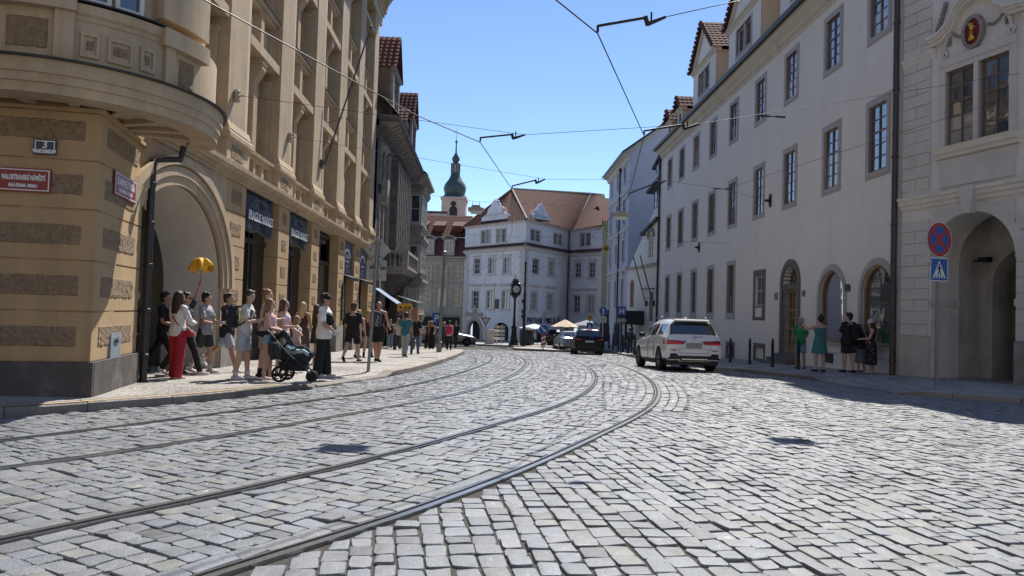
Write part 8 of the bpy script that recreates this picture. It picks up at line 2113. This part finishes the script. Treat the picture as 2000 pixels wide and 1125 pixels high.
pw = person(-3.94, 15.6, 1.78, 92, "man in white T-shirt, black trousers and black cap with sunglasses", 'tan', top=('loose', (.74, .73, .71)), bottom=('wide', BLK), shoes=(.42, .40, .38), legs=(5, 2, -5, 3), arms=((-8, 8, 22, 0), (12, 10, 42, 8)), hair=('short', BLK), extra=(('cap', BLK), ('shades',)), wide=1.04)
P = pw; wc = P['W'] @ V((.1, .16, 1.2)); hb = empty('sling_bag', (wc.x, wc.y, wc.z - .1), "black sling bag across the chest of the man in white", "bag"); m = MB(); m.tube([V((.10, .08, 1.30)), V((.12, .14, 1.24)), V((.13, .17, 1.14)), V((.11, .16, 1.07))], [(.05, .06), (.09, .08), (.09, .08), (.05, .05)], 12); fuse(m, 'bag', fabric(BLK), hb, P['W'], .014)
m = MB(); S = P['S']; m.tube([V((.12, .14, 1.28)), S(.49) + V((-.07, .0, .0)), S(.3) + V((-.13, -.12, 0)), S(.12) + V((.05, -.16, 0)), V((.14, .1, 1.08))], .014, 6); m.build('strap', fabric(BLK), hb, mat=P['W'])
wc = P['W'] @ (P['A'][1][2] + V((0, .08, -.05))); m = MB(); m.wbox(wc.x - .07, wc.x + .05, wc.y - .045, wc.y - .03, wc.z - .05, wc.z + .03); tag(m.build('phone', M['headlamp']), "pale phone in the lowered hand of the man in white", "phone")
person(-4.66, 21.85, 1.80, 8, "man in black T-shirt and black shorts walking away", 'fair', top=('loose', BLK), bottom=('shorts', BLK), shoes=DK, socks=None, legs=(-26, 16, 20, 4), arms=((12, 10, 20, 0), (-14, 12, 22, 0)), hair=('short', (.05, .028, .016)), wide=1.1)
person(-5.0, 24.3, 1.66, 14, "blonde girl in black top walking just right of the man in black", 'fair', fem=True, top=('tank', BLK), bottom=('short_shorts', BLK), shoes=BLK, legs=walkR, hair=('long', BLO))
person(-4.86, 25.3, 1.64, 5, "blonde girl in black halter top and navy shorts, left of the sign post", 'fair', fem=True, top=('crop', (.05, .012, .018)), bottom=('short_shorts', (.015, .018, .035)), shoes=BLK, socks=BLK, legs=(-10, 8, 10, 2), arms=((5, 10, 25, 0), (0, 10, 20, 0)), hair=('mid', (.42, .28, .13)))
pd = person(-4.0, 22.3, 1.86, 6, "bald man in black tank top and black shorts walking away", 'tan', top=('tank', BLK), bottom=('shorts', BLK), shoes=BLK, legs=(14, 4, -12, 8), arms=((10, 14, 25, 0), (0, 18, 60, 0)), hair=('bald', BLK), wide=1.1)
soft_box('backpack', pd, (0, -.22, 1.22), (.32, .20, .44), (.06, .06, .065), "dark grey backpack with white scribble on the bald man", "backpack", "backpacks", parts=())
m = MB(); P = pd; m.tube([V((.06, -.33, 1.03)), V((.0, -.335, 1.1)), V((.09, -.335, 1.12)), V((.02, -.335, 1.2)), V((.1, -.335, 1.24)), V((.06, -.33, 1.32))], .008, 5); m.build('scribble', M['white_print'], [o for o in bpy.data.objects if o.name.startswith('backpack')][-1], mat=P['W'])
person(-3.85, 27.1, 1.68, 6, "man in teal T-shirt and pale jeans walking away", 'tan', top=('tee', (.03, .16, .21)), bottom=('trousers', (.34, .36, .37)), shoes=DK, legs=(10, 4, -16, 14), arms=((12, 12, 30, 0), (5, 10, 20, 0)), hair=('short', BLK), extra=(('strap', DK, 1),))
px_ = person(-4.0, 31.0, 1.70, 8, "man in black shirt and blue jeans carrying a cardboard box", 'fair', top=('loose', BLK), bottom=('trousers', (.05, .09, .16)), shoes=BLK, legs=(-10, 8, 14, 4), arms=((160, 14, 20, 10), (5, 12, 60, 20)), hair=('short', BLK), head=(0, 0))
wc = px_['W'] @ V((-.22, .02, 1.72)); M['card'] = mk('cardboard', (.27, .145, .075), .85, .12, 8)
bx = empty('cardboard_box', (wc.x, wc.y, wc.z - .3), "brown cardboard box carried on the shoulder", "box"); m = MB(); m.wbox(wc.x - .34, wc.x + .30, wc.y - .2, wc.y + .2, wc.z - .30, wc.z + .24); m.build('carton', M['card'], bx)
m = MB(); m.wbox(wc.x - .03, wc.x + .03, wc.y - .203, wc.y + .203, wc.z - .303, wc.z + .243); m.build('tape', M['beige_wall'], bx)
# --- crowd further down the left pavement
crowd = [(-6.35, 39.0, 1.62, 175, 'tank', BLK, 'trousers', (.20, .27, .36), 'long', DBR, "far person in black top and blue jeans, leftmost in the crowd", True),
 (-5.75, 37.6, 1.66, 178, 'tee', (.5, .47, .44), 'wide', (.05, .04, .045), 'long', BRN, "far woman in pale blouse and dark trousers near the green awning", True),
 (-5.35, 40.5, 1.70, 10, 'tee', (.30, .2, .16), 'trousers', (.22, .12, .07), 'short', BRN, "far person in brown behind the man in teal", False),
 (-6.9, 42.0, 1.68, 170, 'tee', (.10, .12, .2), 'trousers', (.14, .19, .28), 'short', DBR, "far person in navy by the shop wall", False),
 (-4.85, 43.6, 1.66, 182, 'tank', BLK, 'wide', BLK, 'long', DBR, "far woman all in black, first left of the lamp post", True),
 (-4.5, 42.2, 1.62, 185, 'crop', (.014, .012, .012), 'wide', BLK, 'long', (.10, .035, .015), "far woman with auburn hair in black beside the lamp post", True),
 (-5.5, 44.5, 1.64, 176, 'tee', (.55, .5, .5), 'trousers', (.4, .42, .46), 'mid', BRN, "far person in white and pale jeans behind the crowd", True),
 (-3.95, 43.8, 1.66, 180, 'tee', (.06, .07, .1), 'trousers', BLK, 'long', BLO, "far fair-haired woman just right of the lamp post", True),
 (-3.42, 41.3, 1.66, 4, 'tee', (.45, .40, .38), 'trousers', BLK, 'short', BRN, "far person with a bright pink backpack", True),
 (-3.3, 44.4, 1.72, 190, 'tee', BLK, 'trousers', (.02, .025, .04), 'short', BLK, "far man in black at the right end of the crowd", False),
 (-4.3, 46.2, 1.66, 175, 'tee', (.2, .05, .06), 'trousers', DK, 'mid', DBR, "far person in dark red behind the lamp post", True),
 (-5.05, 46.5, 1.70, 172, 'long', (.04, .04, .05), 'trousers', DK, 'short', DBR, "far person in charcoal at the back of the crowd", False)]
for i, (x, y, h, fc, tk, tc_, bk, bc, hs_, hcol, lab, fem) in enumerate(crowd):
    q = person(x, y, h, fc, lab, ('fair', 'tan')[i % 2], fem=fem, top=(tk, tc_), bottom=(bk, bc), shoes=DK if i % 3 else WHT, legs=(walkR, walkL, stand)[i % 3], arms=((10, 8, 25 + 12 * (i % 3), 5), (-5 + 8 * (i % 2), 8, 30 + 15 * (i % 4), 8)), hair=(hs_, hcol), far=True, group="crowd on the left pavement")
    if 'pink' in lab: soft_box('backpack', q, (0, -.22, 1.2), (.36, .22, .5), (.55, .03, .10), "bright pink backpack far down the left pavement", "backpack", "backpacks")
# --- group in the shade on the right
person(10.15, 25.85, 1.80, 10, "man in green T-shirt, denim shorts and straw hat by the door", 'tan', dz=.16, top=('tee', (.03, .26, .10)), bottom=('shorts', (.20, .27, .37)), shoes=BLK, legs=(8, 8, -10, 6), arms=((5, 12, 15, 0), (20, 10, 60, 10)), hair=('short', GRY), extra=(('hat', (.48, .36, .30), (.16, .06, .05)),))
person(9.82, 23.45, 1.80, -14, "woman in teal patterned dress with her hair in a bun", 'fair', fem=True, dz=.185, wide=1.12, top=('dress', (.045, .20, .19)), bottom=('dress', (.045, .20, .19), .56, .10), shoes=BLK, legs=(3, 2, -3, 2), arms=((62, 40, 75, 10), (20, 10, 50, 10)), hair=('bun', (.018, .014, .014)), pat_top=((.02, .11, .11), 26, .28), pat_bot=((.02, .11, .11), 26, .28))
pq = person(10.62, 23.2, 1.90, -20, "big man in black T-shirt and dark shorts with a black backpack", 'fair', dz=.20, wide=1.2, top=('loose', (.012, .012, .016)), bottom=('shorts', (.022, .02, .022)), shoes=BLK, legs=(5, 2, -5, 3), arms=((25, 10, 75, 15), (10, 10, 40, 5)), hair=('short', BLK), head=(-30, 0))
soft_box('backpack', pq, (.03, -.25, 1.17), (.36, .24, .50), (.010, .010, .012), "black backpack on the big man in the shade", "backpack", "backpacks")
person(11.06, 23.3, 1.58, -60, "old woman with grey hair, dark cardigan and long grey skirt", 'fair', dz=.22, fem=True, wide=1.05, top=('loose', (.04, .018, .022)), bottom=('skirt', (.16, .175, .18), .32, .06), shoes=(.2, .16, .13), legs=(6, 3, -6, 3), arms=((20, 8, 60, 12), (25, 8, 70, 16)), hair=('mid', (.36, .33, .29)), head=(-10, -6))
person(11.12, 22.75, 1.64, -70, "woman in black floral dress and white sun hat", 'fair', dz=.225, fem=True, wide=1.12, top=('dress', (.014, .014, .016)), bottom=('dress', (.014, .014, .016), .26, .03), shoes=(.45, .44, .43), legs=(4, 2, -4, 2), arms=((20, 10, 65, 12), (28, 8, 72, 18)), hair=('mid', DBR), extra=(('hat', (.56, .54, .50), (.5, .48, .45)), ('strap', (.42, .41, .40), 1)), head=(0, -10), pat_top=((.45, .38, .22), 13, .17), pat_bot=((.45, .38, .22), 13, .17))
person(7.95, 49.2, 1.72, 4, "distant person in dark grey walking away before the blue house", 'fair', top=('long', (.05, .052, .055)), bottom=('trousers', (.05, .052, .06)), shoes=BLK, legs=walkR, hair=('short', DBR), far=True)
# --- guests sitting on the tavern terrace
M['chair_wood'] = mk('terrace_chair', (.10, .06, .04), .7, .2, 8)
for i, (x, y, fc, c) in enumerate(((1.55, 64.2, 60, WHT), (2.15, 64.4, -70, (.55, .55, .57)), (2.9, 64.8, 20, (.05, .05, .06)))):
    zb = zg(y) + .12; r_ = empty('terrace_chair', (x, y, zb), ["terrace chair under the first guest in white", "terrace chair under the second guest in white", "terrace chair under the guest in black"][i], "chair", "terrace chairs")
    m = MB(); m.wbox(x - .22, x + .22, y - .22, y + .22, zb + .42, zb + .46); m.build('seat', M['chair_wood'], r_)
    for a in (-.2, .2):
        for b_ in (-.2, .2):
            m = MB(); m.tube([(x + a, y + b_, zb), (x + a, y + b_, zb + .42)], .018, 5); m.build('leg', M['chair_wood'], r_)
    person(x, y, 1.72, fc, ["guest in white sitting left of the tram pole's parasol", "guest in pale grey sitting under the pale parasol", "guest in black sitting on the terrace by the striped board"][i], 'fair', top=('tee', c), bottom=('trousers', DK), shoes=DK, legs=(84, 84, 84, 84), sit=.54, arms=((35, 8, 60, 15), (35, 8, 60, 15)), hair=('short', BRN), far=True, group="terrace guests")

# ------------------------------------------------------------------ yellow umbrella, half folded
wr = pu['W'] @ (pu['A'][-1][2] + pu['A'][-1][3] * .08)
um = empty('umbrella', (wr.x, wr.y, wr.z), "bright yellow half-folded umbrella held up as a guide's marker", "umbrella")
tipu = V((wr.x + .0, wr.y, wr.z + .46)); M['yellow_cloth'] = mk('yellow_umbrella_cloth', (.85, .44, .01), .6, .12, 10)
m = MB(); m.tube([V((wr.x - .02, wr.y, wr.z - .12)), V(wr), tipu], [.016, .011, .009], 8); m.build('stick', M['steel'], um)
m = MB(); n = 32; rows_ = 8; vv = []
for j in range(rows_ + 1):
    v = j / rows_
    for i in range(n):
        t = 2 * math.pi * i / n; fold = .72 + .26 * math.cos(5 * t + .5) * v + .12 * math.sin(11 * t + 3 * v) * v
        q = (.03 + .21 * math.sin(v * 1.45)) * fold; drop = .24 * v ** 1.7 + .06 * v * math.sin(5 * t) + .03 * v * math.sin(9 * t + 1)
        vv.append((tipu.x + q * math.cos(t) * 1.12, tipu.y + q * math.sin(t) * .85, tipu.z - drop + .02))
m.add(vv, [(j * n + i, j * n + (i + 1) % n, (j + 1) * n + (i + 1) % n, (j + 1) * n + i) for j in range(rows_) for i in range(n)] + [tuple(range(n))])
um_c = m.build('canopy', M['yellow_cloth'], um, smooth=True, fix=False); s_ = um_c.modifiers.new('t', 'SOLIDIFY'); s_.thickness = .004
m = MB(); m.tube([tipu - V((.2, .02, .14)), tipu - V((.26, .02, .26)), tipu - V((.29, .02, .32))], [(.03, .01), (.02, .008), (.01, .004)], 6); m.build('loose_strap', M['yellow_cloth'], um)

# ------------------------------------------------------------------ pushchair with a sleeping child
sx, sy = -4.1, 14.3; sz = zg(sy) + .125
st_ = empty('pushchair', (sx, sy, sz), "black three-wheeled pushchair with grey seat at the front of the group", "pushchair")
def sp(a, b, c): return (sx + a * .80, sy + b * .9, sz + c * .95)      # a: along the street edge to the right, b: depth
M['pram_grey'] = fabric((.03, .031, .034)); M['pram_black'] = fabric((.012, .012, .014))
def tb(nm, pts, r, mat='black_metal', n=8): m = MB(); m.tube([sp(*p) for p in pts], r, n); return m.build(nm, M[mat], st_, smooth=True, angle=40)
for b in (-.26, .26):
    m = MB(); c = sp(-.34, b, .155)
    m.tube([(c[0] + .135 * math.cos(rad(t)), c[1], c[2] + .135 * math.sin(rad(t))) for t in range(0, 361, 18)], .024, 8); w_ = m.build('rear_wheel', M['tyre'], st_, smooth=True, angle=40)
    m = MB(); m.lathe([(.03, -.03), (.03, .03)], c, 10, 'Y')
    for q in range(5):
        t = rad(72 * q); m.tube([c, (c[0] + .12 * math.cos(t), c[1], c[2] + .12 * math.sin(t))], .012, 5)
    m.build('wheel_spokes', M['black_metal'], w_)
    tb('frame_tube', [(-.66, b, 1.02), (-.60, b, .98), (-.20, b, .60), (.36, b * .6, .17)], .017)
    tb('frame_leg', [(-.34, b, .155), (-.12, b, .52)], .015)
for b in (-.06, .06):
    m = MB(); m.lathe([(.08, -.02), (.105, -.022), (.11, 0), (.105, .022), (.08, .02)], sp(.36, b, .11), 18, 'Y'); m.lathe([(.03, -.024), (.03, .024)], sp(.36, b, .11), 8, 'Y'); m.build('front_wheel', M['tyre'], st_, smooth=True, angle=40)
tb('front_fork', [(.36, -.1, .11), (.34, -.04, .24), (.34, .04, .24), (.36, .1, .11)], .018)
tb('handlebar', [(-.66, -.26, 1.02), (-.69, -.15, 1.03), (-.69, .15, 1.03), (-.66, .26, 1.02)], .022, 'pram_black')
m = MB(); m.hexa([sp(-.36, -.2, .22), sp(.22, -.18, .22), sp(.22, .18, .22), sp(-.36, .2, .22), sp(-.40, -.21, .40), sp(.24, -.19, .36), sp(.24, .19, .36), sp(-.40, .21, .40)]); m.build('basket', M['pram_black'], st_)
m = MB(); m.tube([sp(-.52, 0, .98), sp(-.42, 0, .80), sp(-.26, 0, .58), sp(-.05, 0, .50), sp(.16, 0, .50), sp(.30, 0, .42)], [(.15, .03), (.2, .035), (.21, .04), (.21, .04), (.19, .03), (.13, .02)], 14); m.build('seat', M['pram_grey'], st_, smooth=True)
m = MB(); n = 10
vv = []
for j in range(7):
    t = rad(112 + 13 * j)
    for i in range(n + 1):
        u = -1 + 2 * i / n; vv.append(sp(-.30 + .30 * math.cos(t) * (1 - .12 * u * u), .23 * u, .74 + .30 * math.sin(t) * (1 - .25 * u ** 4)))
m.add(vv, [(j * (n + 1) + i, j * (n + 1) + i + 1, (j + 1) * (n + 1) + i + 1, (j + 1) * (n + 1) + i) for j in range(6) for i in range(n)])
ho = m.build('hood', M['pram_black'], st_, smooth=True, fix=False); s_ = ho.modifiers.new('t', 'SOLIDIFY'); s_.thickness = .015
m = MB(); m.tube([sp(-.50, -.30, .80), sp(-.46, -.30, .62), sp(-.42, -.30, .45)], [(.10, .05), (.13, .07), (.10, .05)], 12); bgp = m.build('hanging_bag', M['pram_grey'], st_, smooth=True)
m = MB(); m.tube([sp(-.46, -.37, .76), sp(-.45, -.375, .5)], .012, 5); m.build('bag_strap', M['pram_black'], bgp)
tb('bumper_bar', [(-.1, -.24, .62), (.12, -.2, .72), (.12, .2, .72), (-.1, .24, .62)], .018)
ch = MB()                                             # the child: one small continuous body lying in the seat
pts = [V(sp(-.30, 0, .70)), V(sp(-.18, 0, .64)), V(sp(-.02, 0, .60))]; ch.tube(pts, [(.075, .055), (.09, .065), (.085, .06)], 10); ch.ball(sp(-.37, 0, .80), (.075, .07, .085), 12, 8)
for e in (-1, 1): ch.tube([sp(-.02, e * .06, .60), sp(.16, e * .08, .62), sp(.30, e * .09, .54)], [.05, .042, .035], 8); ch.tube([sp(-.24, e * .1, .70), sp(-.12, e * .14, .64), sp(-.02, e * .1, .66)], [.035, .03, .025], 8)
cr_ = empty('person', sp(-.1, 0, .5), "small child in pale blue lying in the pushchair", "person"); fuse(ch, 'body', fabric((.36, .48, .55)), cr_, Matrix.Identity(4), .014)
m = MB(); m.ball(sp(-.385, 0, .805), (.08, .076, .085), 12, 8); m.build('hair', hairm(BLO), cr_, smooth=True)
for e in (-1, 1):
    m = MB(); m.ball(sp(.34, e * .09, .56), (.06, .035, .04), 8, 6); m.build('shoe', fabric(DK), cr_, smooth=True)
# fuse everything that is waiting
bpy.context.view_layer.update()
_dg = bpy.context.evaluated_depsgraph_get()
_new = []
for o, cut in _pending:
    me = bpy.data.meshes.new_from_object(o.evaluated_get(_dg))
    if cut:
        bm = bmesh.new(); bm.from_mesh(me); bmesh.ops.delete(bm, geom=[v for v in bm.verts if cut(v.co)], context='VERTS'); bm.to_mesh(me); bm.free()
    me.polygons.foreach_set("use_smooth", [True] * len(me.polygons)); _new.append((o, me))
for o, me in _new:
    o.modifiers.clear(); o.data = me
# ------------------------------------------------------------------ lettering becomes mesh
bpy.context.view_layer.update()
_dg = bpy.context.evaluated_depsgraph_get()
for _o in [o for o in bpy.data.objects if o.type == 'FONT']:
    _me = bpy.data.meshes.new_from_object(_o.evaluated_get(_dg))
    _n = bpy.data.objects.new('lettering', _me); COL.objects.link(_n)
    _n.parent = _o.parent; _n.matrix_parent_inverse = _o.matrix_parent_inverse.copy(); _n.matrix_basis = _o.matrix_basis.copy()
    bpy.data.objects.remove(_o)
